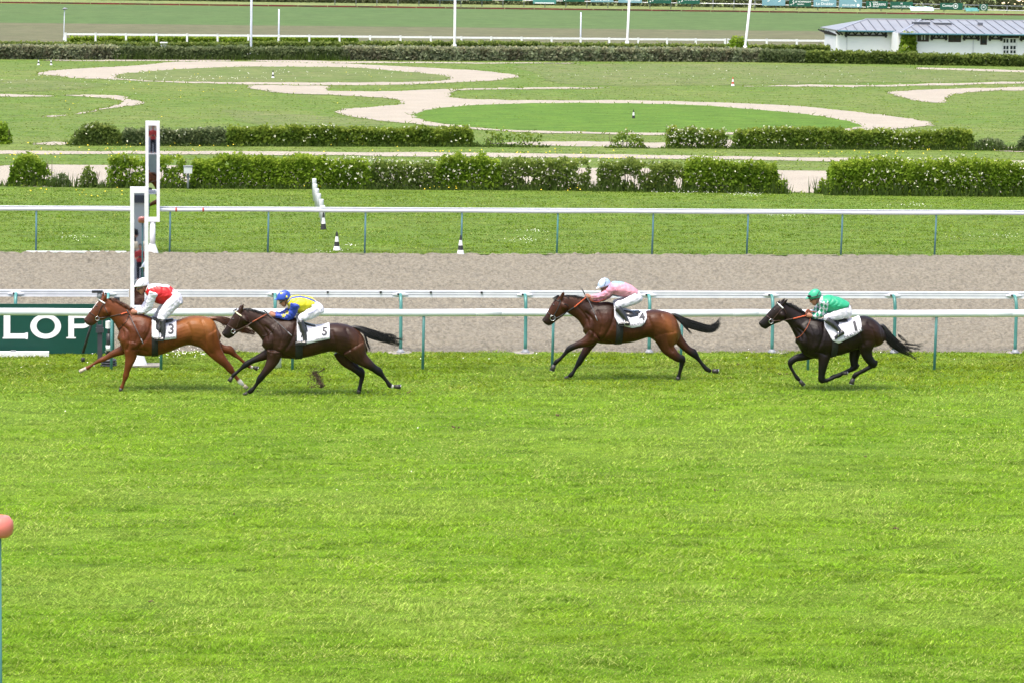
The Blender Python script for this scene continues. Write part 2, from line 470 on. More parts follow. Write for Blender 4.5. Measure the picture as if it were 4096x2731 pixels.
# --- pale gravel paths of the inner course, closed outlines then grass islands on top
def outline(pts, n=6, jit=.10, seed=1, z=0.0, closed=True):
    P_ = [V(x, y)[:2] for x, y in pts]
    if closed:
        P_ = P_[-1:] + P_ + P_[:2]
        C = crs(np.array(P_), n)[n:-n]
        C = C[:-1]
    else:
        C = np.array(crs(np.array(P_), n))
    r = np.random.default_rng(seed)
    C = C + r.normal(0, jit, C.shape) * np.array([1, 1.6])
    return C
ISLAND = grassmat('island_grass', [((.058, .135, .010), (.085, .155, .014)), ((.058, .136, .010), (.095, .160, .018)), ((.045, .105, .007), (.105, .172, .024))], (.2, .8, 6.0))
PATHS = []; ISLANDS = []
def path(name, pts, jit=.12, seed=1, z=.004):
    C = outline(pts, 6, jit, seed); PATHS.append(C)
    return sheet(name, C, z, GRAVEL)
def island(name, pts, jit=.12, seed=1, z=.012, mat=None):
    C = outline(pts, 6, jit, seed); ISLANDS.append(C)
    bm = bmesh.new(); n = len(C)
    top = [bm.verts.new((p[0], p[1], z)) for p in C]; bot = [bm.verts.new((p[0], p[1], -.02)) for p in C]
    f = bm.faces.new(top)
    if f.normal.z < 0: f.normal_flip()
    for i in range(n): bm.faces.new([top[i], bot[i], bot[(i + 1) % n], top[(i + 1) % n]])
    bmesh.ops.triangulate(bm, faces=[f])
    me = bpy.data.meshes.new(name); bm.to_mesh(me); bm.free()
    return link(name, me, mat or ISLAND, None, False, kind='structure')

path('gravel_ring_path', [(88, 168), (150, 160), (240, 155), (330, 150), (410, 143), (560, 142), (740, 145), (900, 152), (1020, 158), (1120, 165),
                          (1192, 175), (1150, 183), (1080, 189), (1000, 192), (880, 196), (700, 196), (500, 193), (350, 188), (255, 183), (150, 178)], .12, 2)
island('ring_grass', [(262, 178), (330, 166), (450, 158), (600, 154), (800, 156), (900, 163), (1000, 172), (1030, 181), (1000, 187), (880, 190), (700, 190), (500, 189), (350, 186)], .12, 3, mat=grassmat('dry_ring_grass', [((.075, .125, .020), (.150, .155, .062)), ((.080, .135, .022), (.165, .165, .075)), ((.060, .110, .016), (.150, .172, .062))], (.14, .5, 3.5)))
path('gravel_ring_path', [(572, 198), (660, 197), (760, 199), (760, 209), (880, 210), (1000, 206), (1048, 205), (1040, 214), (1050, 226), (1200, 231), (1500, 232),
                          (1800, 243), (2000, 262), (2100, 275), (2147, 287), (2060, 297), (1960, 303), (1800, 309), (1500, 311), (1250, 306), (1080, 297), (980, 288), (900, 281), (830, 272), (774, 260),
                          (800, 251), (860, 246), (917, 240), (905, 229), (780, 219), (640, 214)], .12, 5, .008)
island('ring_grass', [(950, 266), (975, 256), (1030, 247), (1150, 240), (1400, 238), (1600, 243), (1800, 258), (1900, 270), (1982, 289), (1930, 297), (1800, 303), (1600, 306), (1400, 305), (1200, 300), (1060, 291), (970, 277)], .1, 6, .012)
path('gravel_side_path', [(2044, 215), (2090, 209), (2180, 205), (2370, 201), (2370, 208), (2260, 210), (2195, 217), (2168, 226), (2172, 236), (2110, 233)], .1, 8, .006)
path('gravel_side_path', [(150, 220), (210, 219), (280, 221), (300, 229), (336, 236), (300, 244), (240, 252), (170, 264), (110, 270), (105, 268), (200, 257), (262, 243), (280, 233), (240, 226)], .1, 9, .006)
path('gravel_side_path', [(-10, 217), (60, 218), (130, 221), (60, 223), (-10, 222)], .1, 10, .005)
path('gravel_strip', [(2110, 156), (2200, 158), (2370, 163), (2370, 167), (2200, 162), (2110, 159)], .15, 11, .005)
path('gravel_strip', [(1700, 199), (1850, 196), (1950, 196), (2100, 194), (2370, 187), (2370, 191), (2100, 198), (1950, 200), (1800, 199)], .2, 12, .005)
path('gravel_strip', [(1180, 202), (1300, 201), (1400, 203), (1300, 205), (1180, 206), (1050, 208), (1050, 205)], .15, 13, .005)
path('gravel_strip', [(90, 139), (250, 138), (500, 137), (560, 137), (480, 142), (380, 141), (200, 141)], .2, 14, .005)
path('gravel_strip', [(560, 138), (800, 142), (1000, 143), (1300, 145), (1300, 147), (1000, 146), (700, 145)], .2, 15, .005)
path('gravel_strip', [(-20, 347), (300, 348), (700, 349), (1100, 352), (1500, 357), (1900, 363), (2380, 371), (2380, 377), (1900, 370), (1500, 365), (1100, 361), (700, 357), (300, 355), (-20, 354)], .09, 16, .005)
path('gravel_strip', [(-20, 382), (500, 382), (1000, 384), (1500, 388), (1900, 393), (2380, 398), (2380, 446), (1900, 444), (1500, 438), (1000, 432), (500, 429), (-20, 425)], .06, 17, .007)
path('gravel_strip', [(80, 329), (140, 327), (160, 331), (130, 334), (80, 332)], .08, 18, .005)
path('gravel_strip', [(1130, 330), (1240, 326), (1400, 326), (1520, 328), (1700, 322), (1850, 328), (2100, 334), (2370, 340), (2370, 350), (2100, 341), (1850, 338), (1700, 340), (1500, 340), (1250, 335)], .08, 19, .005)

DRY = grassmat('dry_meadow_grass', [((.075, .125, .020), (.150, .155, .062)), ((.080, .135, .022), (.165, .165, .075)), ((.060, .110, .016), (.150, .172, .062))], (.14, .5, 3.5))
sheet('dry_meadow', outline([(1205, 152), (1450, 148), (1700, 149), (2050, 155), (2380, 168), (2380, 184), (2050, 190), (1800, 193), (1500, 197), (1330, 196), (1260, 186), (1235, 172)], 6, .25, 41), .002, DRY)
sheet('dry_meadow', outline([(-30, 186), (80, 184), (180, 190), (250, 197), (160, 206), (40, 212), (-30, 208)], 6, .25, 42), .002, DRY)
sheet('dry_meadow', outline([(520, 254), (640, 262), (760, 268), (900, 286), (700, 292), (560, 282)], 6, .2, 43), .002, DRY)
# --- red kerb strip and rough bank at the end of the field
RED = pm('red_edging', (.16, .025, .022), (.05, .03, .02), .25, .8)
mb = MB()
for i in range(60):
    x0 = -60 + i * 3.2; y = 357.2 - (x0 + 22) * .066
    mb.beam((x0, y, fz + .07 + .03 * random.random()), (x0 + 3.15, y - .2, fz + .07 + .03 * random.random()), .1, .16)
mb.build('field_kerb', RED, None, False, label='low dark red kerb boards edging the far end of the field', category='kerb')
BANK = grassmat('bank_grass', [((.11, .17, .05), (.19, .22, .07)), ((.12, .17, .05), (.21, .23, .08)), ((.06, .10, .03), (.22, .24, .09))], (.05, .3, 2.0))
sheet('bank', [(-300, 357 + 18), (-300, 357 + 90), (500, 330 + 90), (500, 324)], fz + .01, BANK)
# ================================================================== FENCES AND RAILS
def rail_profile(mb, x0, x1, y, z, ry, rz, N=14, nseg=12):
    xs = np.linspace(x0, x1, nseg)
    C = np.column_stack([xs, np.full(nseg, y), z + .006 * np.sin(xs * 1.3)])
    mb.rings(C, np.tile([0, 0, rz], (nseg, 1)), np.tile([0, ry, 0], (nseg, 1)), N, .2)

# near running rail: fat white plastic tube on teal posts
near = thing('running_rail', (6, YN, 0), 'fat white plastic running rail on teal posts, nearest behind the horses', 'rail')
mb = MB(); rail_profile(mb, -12, 27, YN, 1.098, .055, .070, nseg=40); mb.build('rail', WHITE, near)
def near_post(x):
    m = MB(); m.tube([(x - .01, YN, -.05), (x, YN, .5), (x + .004, YN, 1.04)], .027, 10); m.build('post', TEAL, near)
px_n = [-.763 + 2.5 * k for k in range(-4, 10) if k != -1]
for x in px_n: near_post(x)
near_post(G(447, 1478)[0])
for k in range(-4, 10):
    if k % 2 == 0:
        m = MB(); rail_profile(m, -.763 + 2.5 * k + 1.0, -.763 + 2.5 * k + 1.5, YN, 1.098, .0575, .0725, nseg=3); m.build('joint_sleeve', WHITE, near)

# second rail: double aluminium section on gooseneck posts that lean over the sand
def double_rail(name, x0, x1, posts, label, mat):
    t = thing(name, ((x0 + x1) / 2, Y2, 0), label, 'rail')
    yr = Y2 + .30
    for (z, h, nm) in ((1.195, .030, 'upper_strip'), (1.152, .036, 'middle_strip'), (1.100, .046, 'lower_strip')):
        m = MB(); m.box((x0, yr - .045, z - h / 2), (x1, yr + .045, z + h / 2)); m.build(nm, ALU, t, False)
    m = MB(); m.box((x0 + .01, yr - .032, 1.085), (x1 - .01, yr + .032, 1.20)); m.build('core', DARKGAP, t, False)
    for xe_ in (x0 - .012, x1):
        m = MB(); m.box((xe_, yr - .05, 1.072), (xe_ + .012, yr + .05, 1.214)); m.build('end_cap', ALU, t, False)
    for x in posts:
        m = MB()
        m.tube([(x, Y2, .02), (x, Y2, .6), (x, Y2 + .005, .9), (x, Y2 + .05, 1.04), (x, Y2 + .14, 1.12), (x, Y2 + .26, 1.145)], [.036, .034, .034, .034, .033, .03], 10, 3)
        m.build('post', mat, t)
        m = MB(); m.lathe([(.085, 0), (.085, .03), (.06, .05), (.045, .08)], 14, (x, Y2, 0)); m.build('foot', GREYM, t)
        m = MB()
        m.rings([(x - .16, yr - .056, 1.137), (x - .08, yr - .062, 1.14), (x + .08, yr - .062, 1.14), (x + .16, yr - .056, 1.137)],
                [(0, 0, .006), (0, 0, .038), (0, 0, .038), (0, 0, .006)], [(0, .008, 0)] * 4, 10); m.build('clamp', ALU, t)
        m = MB(); m.box((x - .062, yr - .085, 1.125), (x - .03, yr - .055, 1.165)); m.build('bolt', BLACK, t, False)
    return t
xe = PY(513, 1170, Y2 + .3)[0]
double_rail('running_rail', -12, xe, [PY(63, 1400, Y2)[0] - 2.5, PY(63, 1400, Y2)[0], PY(432, 1400, Y2)[0]], 'short white double aluminium rail ending beside the finish mirror post, behind green board', TEAL2)
xs_ = PY(585, 1170, Y2 + .3)[0]
r2 = double_rail('running_rail', xs_, 27, [1.452 + 2.5 * k for k in range(-1, 10)], 'long white double aluminium rail on curved teal posts along the sand track', TEAL2)
for px_ in (1311, 1523, 1724, 1927):
    p = PY(px_, 1160, Y2 + .24)
    m = MB(); m.box((p[0] - .02, Y2 + .235, 1.16), (p[0] + .02, Y2 + .256, 1.20)); m.build('rail_clip', BLACK, r2, False)
m = MB()
for k in range(3):
    p = PY(1096 + k * 505, 1408, Y2)
for k, (px_, w) in enumerate(((870, .4), (1600, .5), (2100, .45), (3120, .4), (4060, .35))):
    g = G(px_, 1412); m = MB()
    m.lathe([(w * .5, 0), (w * .46, .012)], 9, (g[0], g[1] + .1, 0)); m.build('concrete_pad', CONCRETE, None, False, label='worn pale concrete pad under a rail foot, %s along the sand edge' % ('first', 'second', 'third', 'fourth', 'fifth')[k], category='pad', group='concrete pads at the sand edge')

# far running rail beyond the sand
far = thing('running_rail', (6, YF, 0), 'white plastic running rail on slim blue grey posts beyond the sand', 'rail')
m = MB(); rail_profile(m, -14, 32, YF, 1.115, .055, .058, nseg=46); m.build('rail', WHITE, far)
m = MB(); m.box((-14, YF - .05, 1.168), (32, YF + .05, 1.186)); m.build('top_strip', ALU, far, False)
fx = [1.708 + 2.5 * k for k in range(-6, 14)]
xp0 = PY(145, 950, YF)[0]; xp1 = PY(680, 950, YF)[0]
fx = [x for x in fx if x > 1.5] + [xp1, xp0, xp0 - 2.5, xp0 - 5]
for i, x in enumerate(fx):
    m = MB(); m.tube([(x - .012, YF, -.05), (x, YF, .5), (x + .006, YF, 1.07)], .024, 8)
    m.build('post', TEAL if i == 3 else TEALB, far)
REDB = pm('red_band_paint', (.55, .10, .07), (.5, .12, .09), 9, .5)
for q in (705, 813):
    p = PY(q, 845, YF); m = MB(); rail_profile(m, p[0] - .025, p[0] + .025, YF, 1.115, .058, .061, nseg=3); m.build('red_band', REDB, far)

# white beams lying on the ground by the finish line
def ground_beam(p, q, h, w, label):
    t = thing('ground_beam', ((p[0] + q[0]) / 2, p[1], 0), label, 'beam', 'white ground beams')
    m = MB(); m.box((p[0], p[1] - w / 2, 0.0), (q[0], p[1] + w / 2, h)); m.build('beam', WPAINT, t, False)
    return t
a = G(-300, 1424); b = G(196, 1424)
t = ground_beam(a, b, .095, .14, 'white beam lying on grass in front of the green board')
m = MB(); m.box((G(60, 1404)[0] - .04, a[1] - .03, .095), (G(60, 1404)[0] + .06, a[1] + .05, .115)); m.build('bracket', GREYM, t, False)
a = G(104, 1013); b = G(505, 1013)
ground_beam((a[0], YF - .1, 0), (b[0], YF - .1, 0), .04, .07, 'thin white beam lying under the far running rail')

# ------------------------------------------------------------------ green board with the big letters
BG = pm('board_green', (.003, .055, .040), (.003, .049, .036), 3, .45)
LETTER = pm('letter_white', (.82, .82, .86), (.78, .78, .82), 5, .5)
YB = 64.02
def zb(x, y): return (x / 4.356, 1140 + y / 4.356)
board = thing('advertising_board', (-3.0, YB, 0), 'low dark green board with big white serif letters LOP', 'board')
br = PY(*zb(1992, 900), YB)
m = MB(); m.box((-7.5, YB - .02, .01), (br[0], YB + .02, .985)); m.build('panel', BG, board, False)
m = MB(); m.box((-7.5, YB + .021, .03), (br[0] - .02, YB + .06, .09)); m.box((-7.5, YB + .021, .9), (br[0] - .02, YB + .06, .96)); m.build('back_frame', GREYM, board, False)
def bp(x, y):
    p = PY(*zb(x, y), YB - .02); return (p[0], p[2])
def letter(name, polys):
    m = MB()
    for poly in polys: m.prism([bp(*q) for q in poly][::-1], YB - .026, YB - .0205)
    m.build(name, LETTER, board, False)
letter('letter_l', [[(48, 508), (196, 508), (196, 520), (180, 530), (178, 846), (400, 846), (436, 842), (450, 830), (488, 830), (484, 944), (450, 944), (440, 934), (46, 934), (46, 916), (64, 906), (64, 530), (48, 520)]])
m = MB(); n = 48; v_ = []; f_ = []
for i in range(n):
    t = 2 * math.pi * i / n
    for (rx, ry, cx, cy) in ((268, 214, 796, 722), (160, 138, 798, 716)):
        x, z = bp(cx + rx * math.cos(t), cy + ry * math.sin(t)); v_ += [(x, YB - .026, z), (x, YB - .0205, z)]
for i in range(n):
    a0 = 4 * i; b0 = 4 * ((i + 1) % n)
    f_ += [[a0, b0, b0 + 2, a0 + 2], [a0 + 1, a0 + 3, b0 + 3, b0 + 1], [a0, a0 + 1, b0 + 1, b0], [a0 + 2, b0 + 2, b0 + 3, a0 + 3]]
m.add(v_, f_); m.build('letter_o', LETTER, board, False)
bowl_o = [(1440 + 150 * math.cos(t), 632 + 122 * math.sin(t)) for t in np.linspace(-math.pi / 2, math.pi / 2, 14)]
bowl_i = [(1440 + 62 * math.cos(t), 628 + 50 * math.sin(t)) for t in np.linspace(math.pi / 2, -math.pi / 2, 14)]
letter('letter_p', [[(1172, 508), (1290, 508), (1290, 905), (1322, 912), (1322, 932), (1155, 932), (1155, 912), (1190, 905), (1190, 526), (1172, 520)],
                    [(1289, 508), (1440, 510)] + bowl_o[1:] + [(1289, 756), (1289, 678), (1440, 678)] + bowl_i + [(1289, 578)]])

# ------------------------------------------------------------------ finish mirrors
MIRROR = pm('mirror_glass', (.90, .91, .92), (.88, .89, .90), 3, .01, spec=.5, metallic=1.0)
def finish_mirror(base, pxl, pxr, ytop, ybot, label, tilt, turn):
    Y = base[1]
    t = thing('finish_mirror', base, label, 'mirror', 'finish post mirrors')
    tl = PY(pxl, ytop, Y); tr = PY(pxr, ytop, Y); z1 = tl[2]; z0 = PY(pxl, ybot, Y)[2]
    w = tr[0] - tl[0]; cx = base[0]; cx = (PY(pxl, (ytop + ybot) / 2, Y)[0] + PY(pxr, (ytop + ybot) / 2, Y)[0]) / 2
    bw = w * .215
    m = MB(); m.box((cx - w / 2, Y - .08, z0), (cx - w / 2 + bw, Y + .085, z1)); m.box((cx + w / 2 - bw, Y - .08, z0), (cx + w / 2, Y + .085, z1))
    m.box((cx - w / 2 + bw, Y - .079, z1 - .11), (cx + w / 2 - bw, Y + .084, z1 - .001)); m.box((cx - w / 2 + bw, Y - .079, z0 + .001), (cx + w / 2 - bw, Y + .084, z0 + .12))
    m.build('frame', WPAINT, t, False)
    m = MB(); m.box((cx - w / 2 + bw, Y + .085, z0 + .12), (cx + w / 2 - bw, Y + .10, z1 - .11)); m.build('backing', BLACK, t, False)
    hw = w / 2 - bw; zc = (z0 + z1) / 2; hh = (z1 - z0) / 2 - .11
    dz = math.tan(tilt) * hh; dx = math.tan(turn) * hw
    dz = max(min(dz, .075), -.075)
    v_ = []
    for (sx, sz) in ((-1, -1), (1, -1), (1, 1), (-1, 1)):
        v_.append((cx + sx * hw, Y + .0 + sx * dx + sz * dz, zc + sz * hh))
    m = MB(); m.add(v_, [[0, 1, 2, 3]]); o = m.build('mirror', MIRROR, t, False)
    m = MB(); m.tube([(base[0], Y, .05), (cx, Y, z0 + .02)], .075, 10)
    m.build('pole', WPAINT, t)
    m = MB(); m.rings([(base[0], Y, .0), (base[0], Y, .04), (base[0], Y, .25)], [(.16, 0, 0), (.15, 0, 0), (.075, 0, 0)], [(0, .13, 0), (0, .12, 0), (0, .07, 0)], 12, .05); m.build('pedestal', WPAINT, t, False)
    return t
bN = G(557, 1462); bF = G(609, 1013)
finish_mirror(bN, 521, 594, 749, 1300, 'tall narrow finish mirror in white frame, taller in picture, behind the leading jockey', .0533, 0.0)
finish_mirror(bF, 582, 639, 485, 887, 'narrow finish mirror in white frame on a pole beyond the sand track', .0305, 0.0)
m = MB(); m.prism([(bN[0] - .2, 0), (bN[0] + .42, 0), (bN[0] + .40, .025), (bN[0] - .18, .025)], bN[1] - .2, bN[1] + .25)
m.build('concrete_slab', CONCRETE, None, False, label='pale concrete slab under the near finish mirror pedestal', category='slab')

# short white bollard stub behind the second horse
g = G(1110, 1471)
m = MB(); m.lathe([(.075, 0), (.075, .30), (.06, .34)], 14, (g[0], g[1], 0)); m.build('white_stub_post', WPAINT, None, True, label='short white stub post on grass behind the second horse', category='post')

# ------------------------------------------------------------------ finish line gear behind the leading horse
def zg(x, y, Y): return PY(x / 4.356, 1140 + y / 4.356, Y)
YG = 62.9
DGREY = pm('dark_grey_metal', (.055, .055, .065), (.04, .04, .05), 6, .45)
base = zg(1740, 1245, YG)
t = thing('camera_stand', (base[0], YG, 0), 'dark grey camera stand with tilted black strut beside the green board', 'stand')
cx = base[0]
m = MB(); m.box((cx - .045, YG - .04, 0), (cx + .045, YG + .04, .46 + .25)); m.build('column', DGREY, t, False)
zt = zg(1740, 800, YG)[2]
m = MB(); m.box((cx - .075, YG - .06, zt - .03), (cx + .075, YG + .06, zt + .06)); m.build('clamp', DGREY, t, False)
m = MB(); m.box((cx - .065, YG - .03, zt + .06), (cx - .04, YG + .03, zt + .45)); m.build('fork_arm', DGREY, t, False)
m = MB(); m.box((cx + .035, YG - .03, zt + .06), (cx + .06, YG + .03, zt + .45)); m.build('fork_arm', DGREY, t, False)
a = zg(1445, 1180, YG); b = zg(1570, 760, YG); c = zg(1690, 420, YG)
m = MB(); m.tube([(a[0], YG, max(a[2], .03)), (b[0], YG, b[2]), (c[0], YG, c[2])], [.028, .024, .02], 8); m.build('strut', BLACK, t)
m = MB(); m.tube([(a[0], YG, 0), (a[0], YG, .08)], .035, 8); m.build('strut_foot', BLACK, t)
h0 = zg(1600, 118, YG); h1 = zg(1790, 118, YG)
m = MB(); m.box((h0[0], YG - .05, h0[2] - .025), (h1[0], YG + .05, h0[2] + .02)); m.build('camera_bar', BLACK, t, False)
q = zg(1735, 180, YG)
m = MB(); m.lathe([(.03, -.07), (.05, -.04), (.052, .0), (.035, .05), (.02, .08)], 12, (q[0], YG, q[2])); m.build('camera_head', GREYM, t)
m = MB(); m.tube([(q[0], YG, zt + .40), (q[0], YG, q[2] - .07)], .018, 8); m.build('neck', DGREY, t)
q = zg(2030, 250, YG)
m = MB(); m.box((q[0] - .05, YG - .04, q[2] - .04), (q[0] + .06, YG + .04, q[2] + .035)); m.build('monitor', BLACK, t, False)
m = MB(); m.tube([(q[0], YG, q[2] - .03), (cx + .05, YG, zt + .2)], .012, 6); m.build('monitor_arm', DGREY, t)
# weighted marker: black post with white bands on stacked rubber rings
q = zg(1895, 1330, 62.3)
t = thing('weighted_marker', (q[0], 62.3, 0), 'black and white marker post on stacked black rubber rings at finish', 'marker')
m = MB(); m.lathe([(.055, .14), (.05, .48), (.04, .62)], 12, (q[0], 62.3, 0)); m.build('post', BLACK, t)
m = MB(); m.lathe([(.058, .30), (.057, .40)], 14, (q[0], 62.3, 0)); m.build('white_band', WPAINT, t)
m = MB(); m.lathe([(.06, .72), (.06, .86)], 4, (q[0], 62.3, 0)); m.build('white_box', WPAINT, t, False)
m = MB(); m.tube([(q[0], 62.3, .6), (q[0], 62.3, .73)], .02, 8); m.build('neck', DGREY, t)
for k in range(3):
    m = MB(); m.lathe([(.15, .05 * k), (.17 - .01 * k, .05 * k + .022), (.10, .05 * k + .048)], 16, (q[0], 62.3, 0)); m.build('rubber_ring', DGREY, t)
m = MB(); m.lathe([(.09, .145), (.06, .17), (.05, .24)], 14, (q[0], 62.3, 0)); m.build('collar', WPAINT, t)

# ------------------------------------------------------------------ foreground pole with round red cap
REDCAP = pm('red_cap_plastic', (.60, .17, .13), (.55, .14, .105), 5, .3, spec=.5)
Yp = 28.0
pc = PY(-6, 2103, Yp)
t = thing('finish_pole', (pc[0], Yp, 0), 'slim teal pole with round red cap at left edge, nearest to the viewer', 'pole')
m = MB(); m.tube([(pc[0] + .0, Yp, 0), (pc[0], Yp, pc[2] - .05)], .022, 12); m.build('pole', TEAL, t)
m = MB(); m.lathe([(.03, -.093), (.095, -.090), (.121, -.062), (.132, -.01), (.125, .045), (.095, .085), (.05, .095), (.045, .08)], 24, (pc[0], Yp, pc[2])); m.build('cap', REDCAP, t)

# ------------------------------------------------------------------ small markers on the inner grass
def tubes():
    Z5 = lambda x, y: (1200 + x / 4.61, 680 + y / 4.61)
    pts = [(262, 475), (278, 580), (310, 672), (345, 768), (392, 880), (418, 1000)]
    w = ('farthest from the rail', 'second farthest', 'third farthest', 'third nearest to the rail', 'second nearest to the rail', 'nearest to the rail')
    for k, (x, y) in enumerate(pts):
        g = G(*Z5(x, y)); m = MB(); m.lathe([(.068, 0), (.068, .50), (.06, .53)], 12, (g[0], g[1], 0))
        m.build('marker_tube', pm('marker_tube_plastic', (.60, .61, .64), (.54, .55, .58), 5, .5), None, True, label='white upright marker tube in the row on grass, ' + w[k], category='marker', group='white marker tubes')
tubes()
CONEB = pm('black_cone_rubber', (.02, .02, .022), (.03, .03, .03), 10, .5)
CONER = pm('red_cone_plastic', (.45, .07, .03), (.4, .06, .03), 10, .5)
def cone(g, h, dark, label, foot=True):
    t = thing('traffic_cone', g, label, 'cone', 'traffic cones')
    r = h * .175
    def rr(u): return r * (1 - u * .78)
    bands = [(0.0, .22, WPAINT), (.22, .46, dark), (.46, .74, WPAINT), (.74, 1.0, dark)] if foot else [(0.0, .34, dark), (.34, .7, WPAINT), (.7, 1.0, dark)]
    for (u0, u1, mt) in bands:
        k = 1.18 if u0 == 0 and foot else 1.0
        m = MB(); m.lathe([(rr(u0) * k, u0 * h), (rr(u1), u1 * h)], 14, g); m.build('band' if mt is WPAINT else 'sleeve', mt, t, False)
    m = MB(); m.lathe([(r * 1.2, 0), (r * 1.16, .015)], 4, g); m.build('foot', dark, t, False)
Z5 = lambda x, y: (1200 + x / 4.61, 680 + y / 4.61)
cone(G(*Z5(432, 1100)), .47, CONEB, 'black cone with one white band at the end of the white tubes', False)
cone(G(*Z5(678, 1484)), .49, CONEB, 'black and white striped cone on grass left of the rail post')
cone(G(1842, 1017), .49, CONEB, 'black and white striped cone half hidden behind a rail post')
cone(V(88.5, 150), .38, CONEB, 'small black and white cone far left, left one of the pair')
cone(V(117.5, 150), .38, CONEB, 'small black and white cone far left, right one of the pair')
cone(V(627, 180), .42, CONEB, 'small black and white cone inside the far gravel ring')
cone(V(1455, 273), .40, CONEB, 'small black cone with white band inside the near gravel ring', False)
cone(V(1683, 198), .48, CONER, 'red and white cone standing on the far meadow')
# grey box on a short post in the hedge
g = G(752, 757)
t = thing('meter_box', g, 'small pale grey box on a short post in front of the hedge', 'box')
m = MB(); m.tube([(g[0], g[1], 0), (g[0], g[1], .5)], .035, 8); m.build('post', GREYM, t)
m = MB(); m.box((g[0] - .035, g[1] - .03, .34), (g[0] + .035, g[1] + .03, .5)); m.build('bracket', BG, t, False)
m = MB(); m.prism([(g[0] - .13, .5), (g[0] + .13, .5), (g[0] + .135, .70), (g[0] - .135, .72)], g[1] - .1, g[1] + .1); m.build('box', pm('pale_grey_enamel', (.55, .57, .57), (.5, .52, .53), 5, .45), t, False)
m = MB(); m.box((g[0] - .15, g[1] - .115, .715), (g[0] + .15, g[1] + .115, .735)); m.build('lid', GREYM, t, False)
# ================================================================== BACKGROUND
# white post and rail fence
YW = 226.0
wf = thing('post_and_rail_fence', PY(1700, 165, YW), 'white post and rail fence along the far field, left of the white building', 'fence')
posts = [261, 382, 504, 626, 748, 870, 993, 1115, 1237, 1358, 1480, 1602, 1723, 1845, 1965, 2086, 2206, 2322, 2437, 2553, 2668, 2783, 2900, 2912, 3067, 3187, 3300]
def fy(px): return 138 + (px - 261) * (165 - 138) / 3042
for i, px in enumerate(posts):
    p = PY(px, fy(px), YW); w = .17 if i == 0 else .13
    m = MB(); m.box((p[0] - w / 2, YW - .06, -.95), (p[0] + w / 2, YW + .06, p[2] + .075)); m.box((p[0] - w / 2 - .01, YW - .07, p[2] + .076), (p[0] + w / 2 + .01, YW + .07, p[2] + .10))
    m.build('post', WPAINT, wf, False)
for a, b in zip(posts[:-1], posts[1:]):
    if b - a < 20: continue
    p = PY(a, fy(a), YW); q = PY(b, fy(b), YW)
    m = MB(); m.beam((p[0] + .05, YW, p[2]), (q[0] - .05, YW, q[2] + .01), .05, .13); m.build('rail', WPAINT, wf, False)

# poles
def pole(base, top, Y, r, mat, label, head=False):
    p = PY(*base, Y); q = PY(*top, Y)
    t = thing('tall_pole', (p[0], Y, p[2]), label, 'pole')
    d = (q - p) / np.linalg.norm(q - p)
    m = MB(); m.tube([p - d * 1.2, p, q], [r, r, r * .9], 10, cap=.05); m.build('pole', mat, t)
    m = MB(); m.tube([p - d * .5, p + d * .15], r * 1.5, 10); m.build('base_collar', mat, t)
    if head:
        m = MB(); m.rings([q + np.array([-.12, 0, .02]), q + np.array([.0, 0, .07]), q + np.array([.2, 0, .05])], [(0, 0, .05), (0, 0, .09), (0, 0, .03)], [(0, .1, 0), (0, .14, 0), (0, .08, 0)], 8); m.build('lamp_head', GREYM, t)
GP = pm('grey_pole_paint', (.46, .49, .56), (.40, .43, .50), 2, .4)
pole((1004, 210), (1007, -150), 204.5, .075, GP, 'tall pale grey pole rising from the hedge, leftmost tall one')
pole((1818, 188), (1822.5, -150), 212, .085, WPAINT, 'tall white pole left of picture centre, behind the far hedges')
pole((2508.5, 174), (2524, -140), 218, .085, WPAINT, 'tall white slightly leaning pole right of picture centre')
pole((2980, 194), (3018, -140), 212, .085, WPAINT, 'tall white clearly leaning pole nearest the white building')
pole((1115, 163), (1116, 38), 227, .06, GP, 'short whitish pole beside the white fence, near the grey pole')
pole((2322, 171), (2324, 50), 227, .055, GP, 'short whitish pole beside the white fence, right of centre')
pole((255, 160), (258, 40), 228, .03, GP, 'thin grey lamp post at the left end of the white fence', True)

# ------------------------------------------------------------------ long white building at the right
ZB = lambda x, y: (3250 + x / 2.78, 60 + y / 2.78)
WALL = pm('white_render', (.80, .80, .80), (.76, .76, .77), 1.2, .8)
ROOF = pm('zinc_roof', (.225, .232, .245), (.20, .207, .22), 1.0, .35, spec=.5)
SEAM = pm('zinc_seam', (.12, .128, .15), (.10, .108, .13), 3, .45)
GUTTER = pm('blue_green_gutter', (.03, .12, .16), (.03, .10, .13), 3, .5)
TIMBER = pm('black_timber', (.012, .011, .012), (.02, .018, .018), 6, .6)
DARKBR = pm('dark_brown_timber', (.035, .018, .016), (.028, .015, .013), 4, .6)
GLASS = pm('window_glass', (.03, .035, .045), (.02, .025, .035), 2, .08, spec=.7)
YM, YPV, YR_, YBK = 213.5, 215.8, 218.3, 219.9      # main front, pavilion front, ridge, back
bx0 = PY(*ZB(265, 250), YPV)[0]; bx1 = PY(*ZB(945, 250), YM)[0]; bx2 = bx1 + 26
ze = PY(*ZB(600, 176), YPV - .6)[2]; zem = PY(*ZB(1400, 200), YM - .6)[2]; zr = PY(*ZB(600, 50), YR_)[2]
house = thing('white_building', (bx1, YM, fz), 'long low white building with grey zinc hip roof and black timber frieze', 'building')
m = MB(); m.box((bx0, YPV, fz), (bx1 + .02, YBK, ze - .02)); m.build('pavilion_wall', WALL, house, False)
m = MB(); m.box((bx1, YM, fz), (bx2, YBK - .01, zem - .07)); m.build('main_wall', WALL, house, False)
ov = .6
